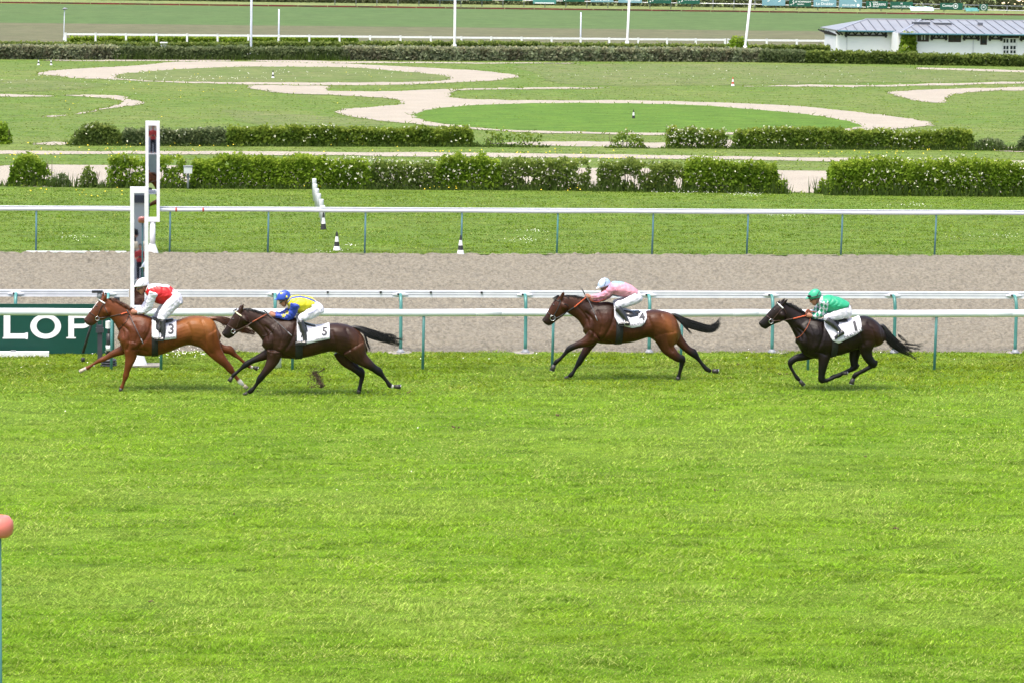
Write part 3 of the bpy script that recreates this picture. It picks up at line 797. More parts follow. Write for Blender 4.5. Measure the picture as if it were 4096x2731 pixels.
def roof(name, xa, xb, ya, yb, zeave, hipa, hipb):
    v_ = [(xa, ya, zeave), (xb, ya, zeave), (xb, yb, zeave), (xa, yb, zeave), (xa + hipa, YR_, zr), (xb - hipb, YR_, zr)]
    v_ += [(x, y, z - .08) for (x, y, z) in v_[:4]]
    m = MB(); m.add(v_, [[0, 1, 5, 4], [1, 2, 5], [2, 3, 4, 5], [3, 0, 4], [0, 6, 7, 1], [1, 7, 8, 2], [2, 8, 9, 3], [3, 9, 6, 0], [6, 9, 8, 7]])
    r = m.build(name, ROOF, house, False)
    m = MB()
    n = int((xb - xa) / .62)
    for i in range(1, n):
        x = xa + i * (xb - xa) / n
        u = 1.0
        if hipa and x < xa + hipa: u = (x - xa) / hipa
        if hipb and x > xb - hipb: u = (xb - x) / hipb
        if u < .06: continue
        m.beam((x, ya - .005, zeave + .02), (x, ya + (YR_ - ya) * u, zeave + (zr - zeave) * u + .02), .05, .035)
    m.build('roof_seam', SEAM, r, False, kind='stuff')
    m = MB(); m.beam((xa, ya, zeave + .015), (xa + hipa, YR_, zr + .015), .09, .05)
    if hipb: m.beam((xb, ya, zeave + .015), (xb - hipb, YR_, zr + .015), .09, .05)
    m.beam((xa + hipa, YR_, zr + .02), (xb - hipb, YR_, zr + .02), .16, .06); m.build('ridge_cap', pm('pale_zinc', (.30, .32, .38), (.27, .29, .34), 3, .4), r, False)
    m = MB(); m.tube([(xa, ya - .04, zeave - .06), (xb, ya - .04, zeave - .06)], .06, 8); m.build('gutter', GUTTER, r)
    return r
xl = PY(*ZB(280, 160), YPV - ov)[0]
roof('pavilion_roof', xl, bx1 + 3.5, YPV - ov, YBK + 1.5, ze, PY(*ZB(600, 50), YR_)[0] - xl, 0)
rm = roof('main_roof', PY(*ZB(975, 192), YM - ov)[0], bx2, YM - ov, YBK + 1.5, zem - .05, PY(*ZB(740, 62), YR_)[0] - PY(*ZB(975, 192), YM - ov)[0] if False else 2.6, 0)
for (x, y) in ((1205, 88), (1445, 97), (1780, 122)):
    Yv = YR_ - 1.6; p = PY(*ZB(x, y), Yv)
    m = MB(); m.box((p[0] - .55, Yv - .35, p[2] - .14), (p[0] + .55, Yv + .35, p[2] + .02)); m.build('roof_vent', SEAM, rm, False)
    m = MB(); m.box((p[0] - .6, Yv - .4, p[2] + .021), (p[0] + .6, Yv + .4, p[2] + .06)); m.build('vent_lid', ROOF, rm, False)
for (x, y) in ((1378, 143), (1865, 97)):
    Yv = YR_ - 2.0; p = PY(*ZB(x, y), Yv); m = MB(); m.box((p[0] - .16, Yv - .1, p[2] - .1), (p[0] + .16, Yv + .1, p[2] + .05)); m.build('roof_vent', SEAM, rm, False)
def frieze(x0, x1, y, zt, zb_, nz):
    t = MB()
    for i in range(nz):
        xa = x0 + (x1 - x0) * i / nz; xb = x0 + (x1 - x0) * (i + 1) / nz; xm = (xa + xb) / 2
        t.beam((xa, y, zt), (xm, y, zb_), .05, .09); t.beam((xm, y - .01, zb_), (xb, y - .01, zt), .05, .09)
    t.box((x0, y - .05, zb_ - .08), (x1, y + .03, zb_ + .02))
    for x in (x0 + .1, x1 - .1): t.box((x - .06, y - .09, zb_ - .16), (x + .06, y + .03, zt))
    t.build('timber_frieze', TIMBER, house, False)
zf1 = PY(*ZB(600, 178), YPV)[2]; zf0 = PY(*ZB(600, 226), YPV)[2]
frieze(PY(*ZB(355, 200), YPV)[0], PY(*ZB(830, 200), YPV)[0], YPV - .05, zf1, zf0, 6)
# brackets under the left hip
for k, yy in enumerate(np.linspace(YPV + .2, YBK - .4, 5)):
    m = MB(); m.beam((bx0 - .02, yy, zf0), (bx0 - .55, yy, ze - .1), .07, .08); m.build('bracket', TIMBER, house, False)
m = MB(); m.box((bx0 - .06, YPV, zf0 - .08), (bx0 + .0, YBK, zf0 + .02)); m.build('wall_plate', TIMBER, house, False)
for xz in (300, 335):
    p = PY(*ZB(xz, 200), YPV); m = MB(); m.beam((p[0], YPV - .03, zf0), (p[0] - .35, YPV - .5, ze - .1), .07, .08); m.build('bracket', TIMBER, house, False)
zm1 = PY(*ZB(1400, 212), YM)[2]; zm0 = PY(*ZB(1400, 258), YM)[2]
for (a, b, n) in ((1310, 1500, 3), (1670, 1860, 3), (1955, 2115, 2), (2305, 2500, 3), (2600, 2800, 3)):
    frieze(PY(*ZB(a, 230), YM)[0], PY(*ZB(b, 230), YM)[0], YM - .05, zm1, zm0, n)
def window(a, b, yt, yb, panes, name='window', fm=None):
    p = PY(*ZB(a, yt), YM); q = PY(*ZB(b, yb), YM)
    m = MB(); m.box((p[0], YM - .03, q[2]), (q[0], YM + .02, zm1 + .08)); w = m.build(name, fm or DARKBR, house, False)
    m = MB(); m.box((p[0] + .1, YM - .045, q[2] + .12), (q[0] - .1, YM - .031, p[2])); m.build('pane', GLASS, w, False)
    for i in range(1, panes):
        x = p[0] + .1 + (q[0] - p[0] - .2) * i / panes
        m = MB(); m.box((x - .03, YM - .07, q[2] + .12), (x + .03, YM - .046, p[2])); m.build('glazing_bar', WPAINT if panes == 3 else DARKBR, w, False)
    return w
window(1168, 1292, 228, 300, 3); window(1512, 1650, 235, 306, 2); window(1868, 1938, 235, 335, 1)
# glazed double door
p = PY(*ZB(2112, 262), YM); q = PY(*ZB(2272, 470), YM)
m = MB(); m.box((p[0] - .1, YM - .035, p[2] + .02), (q[0] + .1, YM + .01, zm1 + .06)); m.build('lintel', DARKBR, house, False)
m = MB(); m.box((p[0], YM - .05, fz), (q[0], YM - .001, p[2])); d = m.build('door', WPAINT, house, False)
for (a, b) in ((2122, 2176), (2198, 2256)):
    for (yt, yb) in ((270, 312), (347, 385), (397, 430), (440, 475), (485, 520)):
        u = PY(*ZB(a, yt), YM); w_ = PY(*ZB(b, yb), YM); xm = (u[0] + w_[0]) / 2
        for (xa, xb) in ((u[0], xm - .03), (xm + .03, w_[0])):
            m = MB(); m.box((xa, YM - .057, w_[2]), (xb, YM - .0505, u[2])); m.build('pane', GLASS, d, False)
for xz in (380, 890): 
    p = PY(*ZB(xz, 300), YPV if xz < 500 else YPV)
    m = MB(); m.box((p[0] - .035, YPV - .07, fz), (p[0] + .035, YPV - .002, zf0 - .1)); m.build('downpipe', pm('pale_grey_pipe', (.6, .6, .63), (.55, .55, .58), 3, .5), house, False)
p = PY(*ZB(1788, 300), YM); m = MB(); m.box((p[0] - .03, YM - .06, fz), (p[0] + .03, YM - .002, zm0 - .1)); m.build('downpipe', MATS['pale_grey_pipe'], house, False)

# ------------------------------------------------------------------ far advertising boards on a two rail fence
def text_mesh(s, size, bold=0.0):
    cu = bpy.data.curves.new('t', 'FONT'); cu.body = s; cu.size = size; cu.align_x = 'CENTER'; cu.align_y = 'CENTER'; cu.resolution_u = 3; cu.offset = bold
    o = bpy.data.objects.new('t', cu); COL.objects.link(o)
    dg = bpy.context.evaluated_depsgraph_get(); me = bpy.data.meshes.new_from_object(o.evaluated_get(dg))
    bpy.data.objects.remove(o); bpy.data.curves.remove(cu)
    return me
def flat_text(s, size, c, parent, mat, name='lettering', bold=0.0, squeeze=1.0):
    me = text_mesh(s, size, bold); a = coords(me)
    out = np.column_stack([c[0] + a[:, 0] * squeeze, np.full(len(a), c[1]), c[2] + a[:, 1]])
    me.vertices.foreach_set('co', out.astype(np.float32).ravel()); me.update()
    return link(name, me, mat, parent, False)
YBD = 362.0
GB = pm('far_board_green', (.008, .095, .06), (.01, .08, .05), .6, .5)
PB = pm('far_board_pale_blue', (.15, .30, .35), (.18, .34, .40), .6, .5)
TB = pm('far_board_teal', (.055, .20, .18), (.07, .24, .22), .6, .5)
LW = pm('far_letter_white', (.78, .80, .80), (.72, .75, .75), 2, .6)
bf = thing('rail_fence', PY(3300, 30, YBD + .25), 'thin pale two rail fence carrying the far advertising boards', 'fence')
for dz in (0, 1):
    pts = []
    for px in (1300, 2030, 2600, 3000, 3560, 4150):
        y = np.interp(px, [1300, 2030, 2830, 3000, 3560, 4096], [-4, 2, 16, 18, 33, 46]) - dz * 18
        pts.append(PY(px, y, YBD + .25))
    m = MB(); m.tube(pts, .045, 6); m.build('rail', GREYM if dz else WPAINT, bf)
for px in range(1340, 4150, 84):
    y = np.interp(px, [1300, 2030, 2830, 3000, 3560, 4096], [-4, 2, 16, 18, 33, 46]); p = PY(px, y, YBD + .3)
    m = MB(); m.tube([(p[0], YBD + .3, fz), (p[0], YBD + .3, p[2] + .55)], .05, 6); m.build('post', GREYM, bf)
def far_board(x0, y0, x1, y1, mat, label, lines=(), curl=0, mark=None):
    p = PY(x0, y0, YBD); q = PY(x1, y1, YBD)
    t = thing('far_advertising_board', ((p[0] + q[0]) / 2, YBD, q[2]), label, 'board', 'far advertising boards')
    m = MB(); m.box((p[0], YBD - .02, q[2]), (q[0], YBD + .02, p[2])); m.build('panel', mat, t, False)
    W_ = q[0] - p[0]; H_ = p[2] - q[2]
    for (s, fx_, fy_, size) in lines:
        flat_text(s, size, (p[0] + W_ * fx_, YBD - .03, q[2] + H_ * fy_), t, LW, bold=.006)
    def disc(cx, cy, r, hole=0.0, a0=0, a1=2 * math.pi, sq=1.0):
        m = MB(); n = 20; v_ = []
        for i in range(n + 1):
            a = a0 + (a1 - a0) * i / n
            v_ += [(cx + r * sq * math.cos(a), YBD - .03, cz_(cy) + r * math.sin(a)), (cx + hole * sq * math.cos(a), YBD - .03, cz_(cy) + hole * math.sin(a))]
        m.add(v_, [[2 * i, 2 * i + 2, 2 * i + 3, 2 * i + 1] for i in range(n)]); m.build('emblem', LW, t, False)
    cz_ = lambda fy_: q[2] + H_ * fy_
    if mark == 'b':
        disc(p[0] + W_ * .16, .68, .13, .07, -1.7, 1.7); disc(p[0] + W_ * .17, .38, .15, .08, -1.9, 1.7); disc(p[0] + W_ * .09, .2, .07)
    if mark == 'crescents':
        disc(p[0] + W_ * .25, .65, .22, .12, -2.0, 2.0); disc(p[0] + W_ * .72, .62, .22, .12, -2.0, 2.0)
    if mark == 'comet':
        disc(p[0] + W_ * .12, -.6, 2.05, 1.93, .62, 1.55); disc(p[0] + W_ * .83, .26, .17)
    if mark == 'ring':
        disc(p[0] + W_ * .68, .55, .30, .24); disc(p[0] + W_ * .68, .55, .12)
    if mark == 'badge':
        disc(p[0] + W_ * .5, .5, .32, .27)
    if mark == 'bar':
        m = MB(); m.box((p[0] + W_ * .08, YBD - .035, q[2] + .03), (q[0] - W_ * .08, YBD - .021, q[2] + .14)); m.build('emblem', LW, t, False)
    return t
A_ = lambda x, y: (2030 + x / 2.94, y / 2.94)
C_ = lambda x, y: (3000 + x / 4.2, y / 4.2)
D_ = lambda x, y: (3540 + x / 4.23, y / 4.23)
E_ = lambda x, y: (1400 + x / 3.36, y / 3.36)
def fb(Z, r, *a, **k): return far_board(*Z(r[0], r[1]), *Z(r[2], r[3]), *a, **k)
fb(E_, (740, -75, 1040, 4), GB, 'green far board at top edge, leftmost of all, left of the white pole')
fb(E_, (1170, -70, 1480, 8), PB, 'pale teal far board at top edge, behind the left white pole')
fb(E_, (1600, -65, 1910, 14), GB, 'green far board at top edge, just right of the left white pole')
fb(A_, (-40, -75, 175, 15), GB, 'plain green far board at top edge, left of the teal banner')
fb(A_, (300, -60, 570, 50), TB, 'teal far board with white bar along its foot', mark='bar')
fb(A_, (650, -70, 905, 26), GB, 'green far board between teal banner and pale blue board', mark='b')
fb(A_, (980, -70, 1245, 31), PB, 'pale blue far board left of the second white pole', [('OPE OPE', .5, .3, .42)])
fb(A_, (1305, -65, 1580, 38), PB, 'pale blue far board crossed by the second white pole', [('POLO CLUB', .62, .3, .3)])
fb(A_, (1655, -60, 1925, 45), GB, 'green far board reading BARRIERE, left one of the middle pair', [('BARRIERE', .62, .52, .36)], mark='b')
fb(A_, (2000, -55, 2260, 51), GB, 'green far board reading BARRIERE, right one of the middle pair', [('BARRIERE', .62, .52, .36)], mark='b')
fb(C_, (205, -55, 590, 102), PB, 'pale teal far board with two white crescents', mark='crescents')
fb(C_, (660, -40, 1025, 117), GB, 'green far board with white emblem and three text lines', [('HOTEL', .55, .82, .2), ('LE NORMANDY', .63, .52, .26), ('DEAUVILLE', .52, .24, .16)], mark='b')
fb(C_, (1070, -30, 1448, 122), PB, 'pale blue far board reading Le Drakkar', [('Brasserie', .5, .72, .24), ('Le Drakkar', .5, .32, .44)])
fb(C_, (1500, -10, 1880, 132), PB, 'pale blue far board reading POLO LINE under a white comet', [('POLO LINE', .42, .25, .3)], mark='comet')
fb(C_, (1950, 22, 2310, 147), GB, 'green far board reading BARRIERE beside the comet board', [('HOTELS', .42, .82, .18), ('BARRIERE', .62, .52, .34), ('DEAUVILLE', .45, .24, .14)], mark='b')
fb(D_, (90, 34, 470, 152), GB, 'green far board reading MAISON DECALE', [('M', .5, .70, .3), ('MAISON DÉCALÉ', .5, .27, .28)])
fb(D_, (935, 55, 1312, 172), GB, 'green far board with round emblem beside the word Contur', [('Contur', .33, .6, .42)], mark='ring')
fb(D_, (1600, 75, 1735, 187), GB, 'narrow green far board with round badge, rightmost of all', [('M', .5, .5, .3)], mark='badge')
WB = pm('crumpled_pale_banner', (.55, .78, .82), (.45, .68, .72), .8, .6)
def banner(Z, r, mat, label):
    p = PY(*Z(r[0], r[1]), YBD - 1); q = PY(*Z(r[2], r[3]), YBD - 1)
    n = 9; v_ = []
    for i in range(n):
        u = i / (n - 1)
        for j in range(4):
            w_ = j / 3
            v_.append((p[0] + (q[0] - p[0]) * u + .1 * random.random(), YBD - 1.2 + .8 * w_ + .15 * random.random(), q[2] + (p[2] - q[2]) * w_ + .05 * random.random()))
    m = MB(); m.add(v_, [[i * 4 + j, i * 4 + 4 + j, i * 4 + 5 + j, i * 4 + 1 + j] for i in range(n - 1) for j in range(3)]); o = m.build('fallen_banner', mat, None, True, label=label, category='banner')
    sm = o.modifiers.new('thick', 'SOLIDIFY'); sm.thickness = .02
banner(D_, (430, 125, 820, 192), WB, 'pale blue banner fallen off the fence onto grass')
banner(D_, (1355, 142, 1580, 202), TB, 'small teal banner lying crumpled beside the badge board')
# parasol and stacked white garden things behind the boards, right corner
p = PY(4080, 5, 378)
t = thing('parasol', (p[0], 378, fz), 'cream parasol at the top right corner behind the far boards', 'parasol')
CREAM = pm('cream_canvas', (.78, .62, .38), (.72, .58, .36), 2, .8)
m = MB(); m.lathe([(2.4, 0), (2.3, .08), (.1, 1.1)], 8, (p[0], 378, p[2] - .35)); m.build('canopy', CREAM, t, False)
m = MB(); m.tube([(p[0], 378, fz), (p[0], 378, p[2] + .6)], .05, 8); m.build('pole', WPAINT, t)
p = PY(3880, 10, 376)
t = thing('garden_table', (p[0], 376, fz), 'white garden table behind the far boards near the parasol', 'table')
m = MB(); m.box((p[0] - 1.2, 375.6, p[2] + .02), (p[0] + .4, 376.4, p[2] + .1)); m.build('table_top', WPAINT, t, False)
for sx in (-1.1, .3):
    m = MB(); m.tube([(p[0] + sx, 376, fz), (p[0] + sx, 376, p[2] + .02)], .05, 6); m.build('leg', WPAINT, t)
p = PY(3890, 2, 375)

# ================================================================== HEDGES
LEAF = vcm('hedge_leaf', .7, .12, 6.0, .2, trans=.58)
STEM = pm('hedge_stem', (.11, .085, .06), (.07, .055, .04), 9, .9)
BLOSS = pm('cream_blossom', (.56, .57, .43), (.48, .50, .34), 9, .7)
def leaf_quads(P_, size, r, flat=.35):
    n = len(P_)
    a = r.normal(size=(n, 3)); a /= np.linalg.norm(a, axis=1)[:, None]
    b = r.normal(size=(n, 3)); b -= a * (a * b).sum(1)[:, None]; b /= np.linalg.norm(b, axis=1)[:, None]
    s = size * (.6 + .8 * r.random((n, 1)))
    a = a * s; b = b * s * .62
    return np.stack([P_ - a, P_ + b, P_ + a, P_ - b], 1)
HCOL = {
    'lush': ((.10, .185, .014), (.23, .345, .03), (.46, .54, .07)),
    'thin': ((.10, .155, .03), (.18, .25, .045), (.34, .40, .08)),
    'grey': ((.165, .155, .10), (.34, .40, .24), (.54, .52, .29)),
    'dark': ((.075, .12, .028), (.17, .235, .05), (.38, .43, .10)),
    'weed': ((.09, .135, .05), (.18, .225, .10), (.28, .30, .15)),
    'yellow': ((.09, .16, .02), (.20, .28, .035), (.40, .45, .08)),
}
def hedge(label, p0, p1, h, depth, n, size, tone, seed, flowers=0, gap=0.0, lean=0.0, top_var=.20, stems=0, skirt=.0, fsize=.032, name='hedge', bushy=False):
    r = np.random.default_rng(seed)
    p0 = np.asarray(p0, float); p1 = np.asarray(p1, float); L = np.linalg.norm(p1 - p0)
    d = (p1 - p0) / L; s = np.array([-d[1], d[0], 0])
    if s[1] < 0: s = -s
    base = (p0 + p1) / 2
    t = thing(name, base, label, 'hedge' if name == 'hedge' else ('bush' if 'bush' in name else 'plant'))
    m_ = int(n * (2.2 if gap else 1.25)); u = r.random(m_) * L; hh = r.random(m_) ** .85
    wv = r.random(m_)
    # denser towards the faces
    sgn = np.where(r.random(m_) < .62, 0.0, 1.0); wv = np.where(r.random(m_) < .6, np.abs(sgn - r.random(m_) * .22), wv)
    top = h * (1 - top_var + 2 * top_var * fbm(u, u * 0 + seed, max(.5, L * .05), seed + 3))
    endr = np.minimum(1, np.minimum(u, L - u) / .25 + .6)
    if bushy: endr = np.sqrt(np.clip(1 - ((u - L / 2) / (L / 2)) ** 2, 0.02, 1))
    z = hh * top * endr
    g = fbm(u + seed, hh * h * 1.5, .55, seed + 8, 2)
    keep = np.ones(m_, bool)
    if gap:
        thr = gap * np.clip(1.15 - np.abs(hh - .45) * 1.3, .4, 1)
        keep = g > thr * .62 + .12 * (vnoise(u, u * 0, 2.5, seed + 5) - .5)
    idx = np.where(keep)[0][:n]
    u, z, wv, hh, top_ = u[idx], z[idx], wv[idx], hh[idx], top[idx]
    bulge = .08 * (fbm(u, z, .45, seed + 11, 2) - .5)
    P_ = p0[None] + d[None] * u[:, None] + s[None] * ((wv * depth - depth * .5 + bulge)[:, None]) + np.array([0, 0, 1.0])[None] * z[:, None]
    P_ += r.normal(0, size * .5, P_.shape); P_[:, 2] = np.maximum(P_[:, 2], base[2] + .01)
    c0, c1, c2 = [np.array(c) for c in HCOL[tone]]
    k = np.clip(fbm(u, z + wv * 3, .5, seed + 21, 2) * 1.6 - .3 + r.normal(0, .18, len(u)), 0, 1)[:, None]
    new = np.clip((z / (top_ + 1e-6) - .72) * 2.6, 0, .85)[:, None] * r.random((len(u), 1))
    c = c0 * (1 - k) + c1 * k; c = c * (1 - new) + c2 * new
    q = leaf_quads(P_, size, r)
    link('foliage', tris('foliage', q, c, 4), LEAF, t, False, kind='stuff')
    if stems:
        m = MB()
        for i in range(stems):
            x = r.random() * L; b0 = p0 + d * x + s * (r.random() - .5) * depth * .4
            b1 = b0 + d * r.normal(0, .14) + s * r.normal(0, .08) + np.array([0, 0, h * (.6 + .3 * r.random())])
            mid = (b0 + b1) / 2 + d * r.normal(0, .06)
            m.tube([b0, mid, b1], [.014, .011, .006], 4)
        m.build('stems', STEM, t, kind='stuff')
    if flowers:
        x = r.random(flowers) * L; top2 = h * (1 - top_var + 2 * top_var * fbm(x, x * 0 + seed, max(.5, L * .05), seed + 3))
        on = r.random(flowers); patch = fbm(x, x * 0, 1.8, seed + 31, 2)
        ztop = np.where(on < .68, top2 * (.93 + .12 * r.random(flowers)), top2 * (.25 + .7 * r.random(flowers)))
        wf_ = np.where(on < .68, r.random(flowers), -.04)
        kp = (patch + .35 * r.random(flowers)) > .74
        if bushy: ztop *= np.sqrt(np.clip(1 - ((x - L / 2) / (L / 2)) ** 2, 0.02, 1))
        Pf = p0 + d * x[:, None] + s * ((wf_ * depth - depth * .5)[:, None]) + np.array([0, 0, 1.0]) * ztop[:, None]
        Pf = Pf[kp]; Pf = np.repeat(Pf, 3, 0) + r.normal(0, fsize * .5, (len(Pf) * 3, 3))
        if len(Pf): link('blossoms', tris('blossoms', leaf_quads(Pf, fsize, r), None, 4), BLOSS, t, False, kind='stuff')
    if skirt:
        k = int(L * 90); x = r.random(k) * (L + .5) - .25; hh = skirt * (.4 + .8 * r.random(k)) * (.5 + fbm(x, x * 0, .7, seed + 41))
        b = p0 + d * x[:, None] + s * ((r.random(k) * depth * .5 - depth * .72)[:, None])
        tip = b + np.column_stack([r.normal(0, .09, k), r.normal(0, .06, k), hh]); w = np.column_stack([np.full(k, .022), r.normal(0, .01, k), np.zeros(k)])
        cc = np.array((.075, .12, .025)) * (.7 + .7 * r.random((k, 1)))
        link('grass_skirt', tris('grass_skirt', np.stack([b - w, b + w, tip], 1), cc), LEAF, t, False, kind='stuff')
    return t

# row behind the verge, creamy flowering hedge with gaps
hedge('loose flowering bush in the near hedge row, far left, before a gravel gap', V(22, 426), V(118, 427), .98, .7, 2300, .055, 'lush', 101, 70, .45, stems=14, skirt=.3, bushy=True, name='flowering_bush')
hedge('low scruffy bush in a gap of the near hedge row, at left', V(183, 430), V(222, 430), .62, .5, 500, .05, 'thin', 102, 0, .5, stems=8, skirt=.3, bushy=True, name='low_bush')
hedge('dry grassy clump between two gaps of the near hedge row', V(128, 429), V(160, 429), .42, .4, 300, .05, 'weed', 103, 0, 0, bushy=True, skirt=.42, name='grass_clump')
hedge('thin see-through flowering hedge piece behind the far finish mirror', V(245, 430), V(426, 431), .98, .65, 3400, .055, 'lush', 104, 150, .62, stems=26, skirt=.22)
hedge('long dense green flowering hedge starting beside the grey box', V(438, 431), V(852, 433), 1.0, .8, 13500, .055, 'lush', 105, 420, .18, stems=30, skirt=.2)
hedge('thinner flowering hedge stretch with gravel glinting through, picture centre', V(852, 433), V(1000, 434), .92, .7, 3000, .055, 'thin', 106, 110, .64, stems=24, skirt=.25)
hedge('dense flowering hedge stretch just right of picture centre', V(1000, 434), V(1150, 435), 1.05, .8, 4900, .055, 'lush', 107, 210, .2, stems=14, skirt=.2)
hedge('thin twiggy hedge stretch ending at a narrow gravel gap', V(1150, 435), V(1354, 437), 1.0, .7, 4300, .055, 'thin', 108, 110, .60, stems=30, skirt=.3)
hedge('twiggy half bare hedge piece right of the narrow gravel gap', V(1372, 438), V(1570, 440), .95, .7, 3800, .055, 'thin', 109, 100, .66, stems=30, skirt=.42)
hedge('dense flowering hedge piece ending at the wide gravel gap', V(1570, 440), V(1786, 443), 1.03, .8, 7000, .055, 'lush', 110, 230, .15, stems=12, skirt=.35)
hedge('tall dense flowering hedge right of the wide gravel gap', V(1903, 446), V(2560, 452), 1.12, .9, 24000, .055, 'lush', 111, 640, .10, stems=20, skirt=.45)
for k, (a, b) in enumerate(((1786, 1806), (1882, 1903))):
    hedge('clump of tall grass %s the wide gravel gap' % ('left of', 'right of')[k], V(a, 444), V(b, 445), .45, .5, 260, .05, 'lush', 112 + k, 0, 0, bushy=True, skirt=.5, name='grass_clump')
# second row
hedge('flowering bush cut by the left picture edge', V(-40, 329), V(22, 330), .82, .9, 1500, .065, 'lush', 121, 110, .1, stems=6, bushy=True, name='flowering_bush')
hedge('round dark bush at the left end of the second hedge row', V(165, 333), V(286, 333), .78, .8, 2600, .065, 'dark', 122, 60, .2, stems=10, bushy=True, skirt=.2, name='round_bush')
hedge('greyish sparse start of the second hedge row behind the far mirror', V(282, 334), V(520, 335), .62, .6, 4300, .065, 'weed', 123, 110, .3, stems=20, skirt=.2)
hedge('long yellow green second row hedge left of picture centre', V(520, 335), V(1085, 336), .72, .75, 12500, .065, 'yellow', 124, 150, .12, stems=22, skirt=.2)
hedge('sparse thin shoots right after the long second row hedge', V(1112, 337), V(1245, 338), .58, .5, 280, .065, 'yellow', 125, 30, .3, stems=12, skirt=.15, name='sparse_bush')
hedge('small airy flowering bush alone in the second row', V(1403, 339), V(1478, 340), .64, .6, 360, .065, 'yellow', 126, 70, .2, stems=9, bushy=True, skirt=.12, name='flowering_bush')
hedge('flower topped second row bush before the little gravel gap', V(1530, 340), V(1668, 341), .75, .6, 2000, .065, 'yellow', 127, 190, .55, stems=18, skirt=.15)
hedge('long second row hedge at right with yellow green top', V(1686, 341), V(2232, 344), .74, .75, 12000, .065, 'yellow', 128, 200, .15, stems=24, skirt=.25)
hedge('grassy fading end of the right second row hedge', V(2232, 345), V(2312, 346), .42, .5, 600, .06, 'weed', 129, 10, .1, bushy=True, skirt=.4, name='grass_clump')
hedge('grass clump at the right picture edge beside a gravel spot', V(2335, 347), V(2385, 348), .6, .5, 700, .06, 'weed', 130, 0, .1, bushy=True, skirt=.4, name='grass_clump')
# rear rows
hedge('clipped grey green rear hedge at far left', V(-260, 134.5), V(272, 137), .80, 1.0, 12500, .10, 'grey', 141, 0, .05, top_var=.06, stems=8)
hedge('weedy overgrown rear hedge behind the grey pole', V(268, 137), V(790, 138.5), .74, 1.0, 10500, .10, 'weed', 142, 12, .25, top_var=.2, skirt=.5)
hedge('long clipped grey green rear hedge in the middle', V(785, 138.5), V(1748, 142.5), .82, 1.1, 23000, .10, 'grey', 143, 0, .05, top_var=.05, stems=8)
hedge('brown leafless stretch of rear hedge left of the building', V(1745, 143), V(1850, 145), .74, 1.0, 2300, .10, 'weed', 144, 0, .1, top_var=.08, stems=30)
hedge('dark green rear hedge in front of the building pavilion', V(1850, 145), V(2110, 148.5), .74, 1.1, 6500, .10, 'dark', 145, 0, .05, top_var=.1, stems=6)
hedge('dark rear hedge in front of the building at right edge', V(2105, 149), V(2600, 157), .66, 1.1, 11500, .10, 'dark', 146, 6, .1, top_var=.12, stems=8)
hedge('thin strip of dark green hedge behind the grey green hedges, left', V(-260, 116.5), V(560, 118), .50, .9, 11500, .11, 'dark', 147, 0, .03, top_var=.08)
hedge('thin strip of dark green hedge behind the grey green hedges, middle', V(555, 118), V(1240, 117), .56, .9, 11000, .11, 'dark', 148, 10, .03, top_var=.10)
hedge('thin strip of dark green hedge along the white fence, right', V(1240, 117), V(2095, 124), .46, .9, 14000, .11, 'dark', 149, 0, .03, top_var=.08)
def lowV(x, y): return V(x, y, fz)
hedge('low dark hedge directly under the white fence', lowV(158, 99), lowV(820, 100), .42, .7, 8000, .11, 'lush', 150, 0, .03, top_var=.1)
# climbing plant on the building
hedge('green climbing plant covering the building wall corner', (PY(*ZB(985, 300), YM - .25)[0], YM - .25, fz), (PY(*ZB(1150, 300), YM - .25)[0], YM - .25, fz), PY(*ZB(1050, 205), YM - .25)[2] - fz, .35, 3600, .10, 'lush', 151, 30, 0, top_var=.03, name='climbing_plant')
hedge('rounded shrub at the foot of the climbing plant', (PY(*ZB(960, 300), YM - 1)[0], YM - 1, fz), (PY(*ZB(1085, 300), YM - 1)[0], YM - 1, fz), 1.75, .9, 1500, .10, 'lush', 152, 60, 0, bushy=True, name='round_bush')
hedge('small dark bush topping the hedge by the leaning pole', V(1672, 124), V(1716, 124), 1.25, .8, 900, .10, 'lush', 153, 6, 0, bushy=True, name='round_bush')

# stone urn in the rear hedge
p = V(376, 121); Yu = p[1] - 2.2
a = PY(655, 203, Yu)
t = thing('garden_urn', (a[0], Yu, 0), 'white stone urn standing in the weedy rear hedge', 'urn')
m = MB(); m.lathe([(.16, .0), (.16, .5), (.2, .52), (.2, .56)], 4, (a[0], Yu, 0)); m.build('plinth', WPAINT, t, False)
zt_ = PY(655, 170, Yu)[2]
m = MB(); m.lathe([(.12, .56), (.09, .62), (.2, .72), (.22, zt_ - .12), (.26, zt_ - .04), (.26, zt_)], 14, (a[0], Yu, 0)); m.build('bowl', WPAINT, t)

# far scrub belt behind the boards, one mass
r = np.random.default_rng(77); k = 26000
x = r.random(k) * 210 - 70; yb = 374 - (x + 22) * .04
hgt = (.9 + 2.6 * fbm(x, x * 0, 9, 61)) * np.clip((x - 8) / 30, .35, 1)
z = fz + r.random(k) * hgt; P_ = np.column_stack([x, yb + r.random(k) * 4, z])
kk = fbm(x, z * 3, 3, 63)[:, None]; c = np.array((.07, .085, .045)) * (1 - kk) + np.array((.20, .22, .10)) * kk
link('scrub_belt', tris('scrub_belt', leaf_quads(P_, .26, r), c, 4), LEAF, None, False, label='brown green scrub beyond the far boards', category='scrub', kind='stuff')
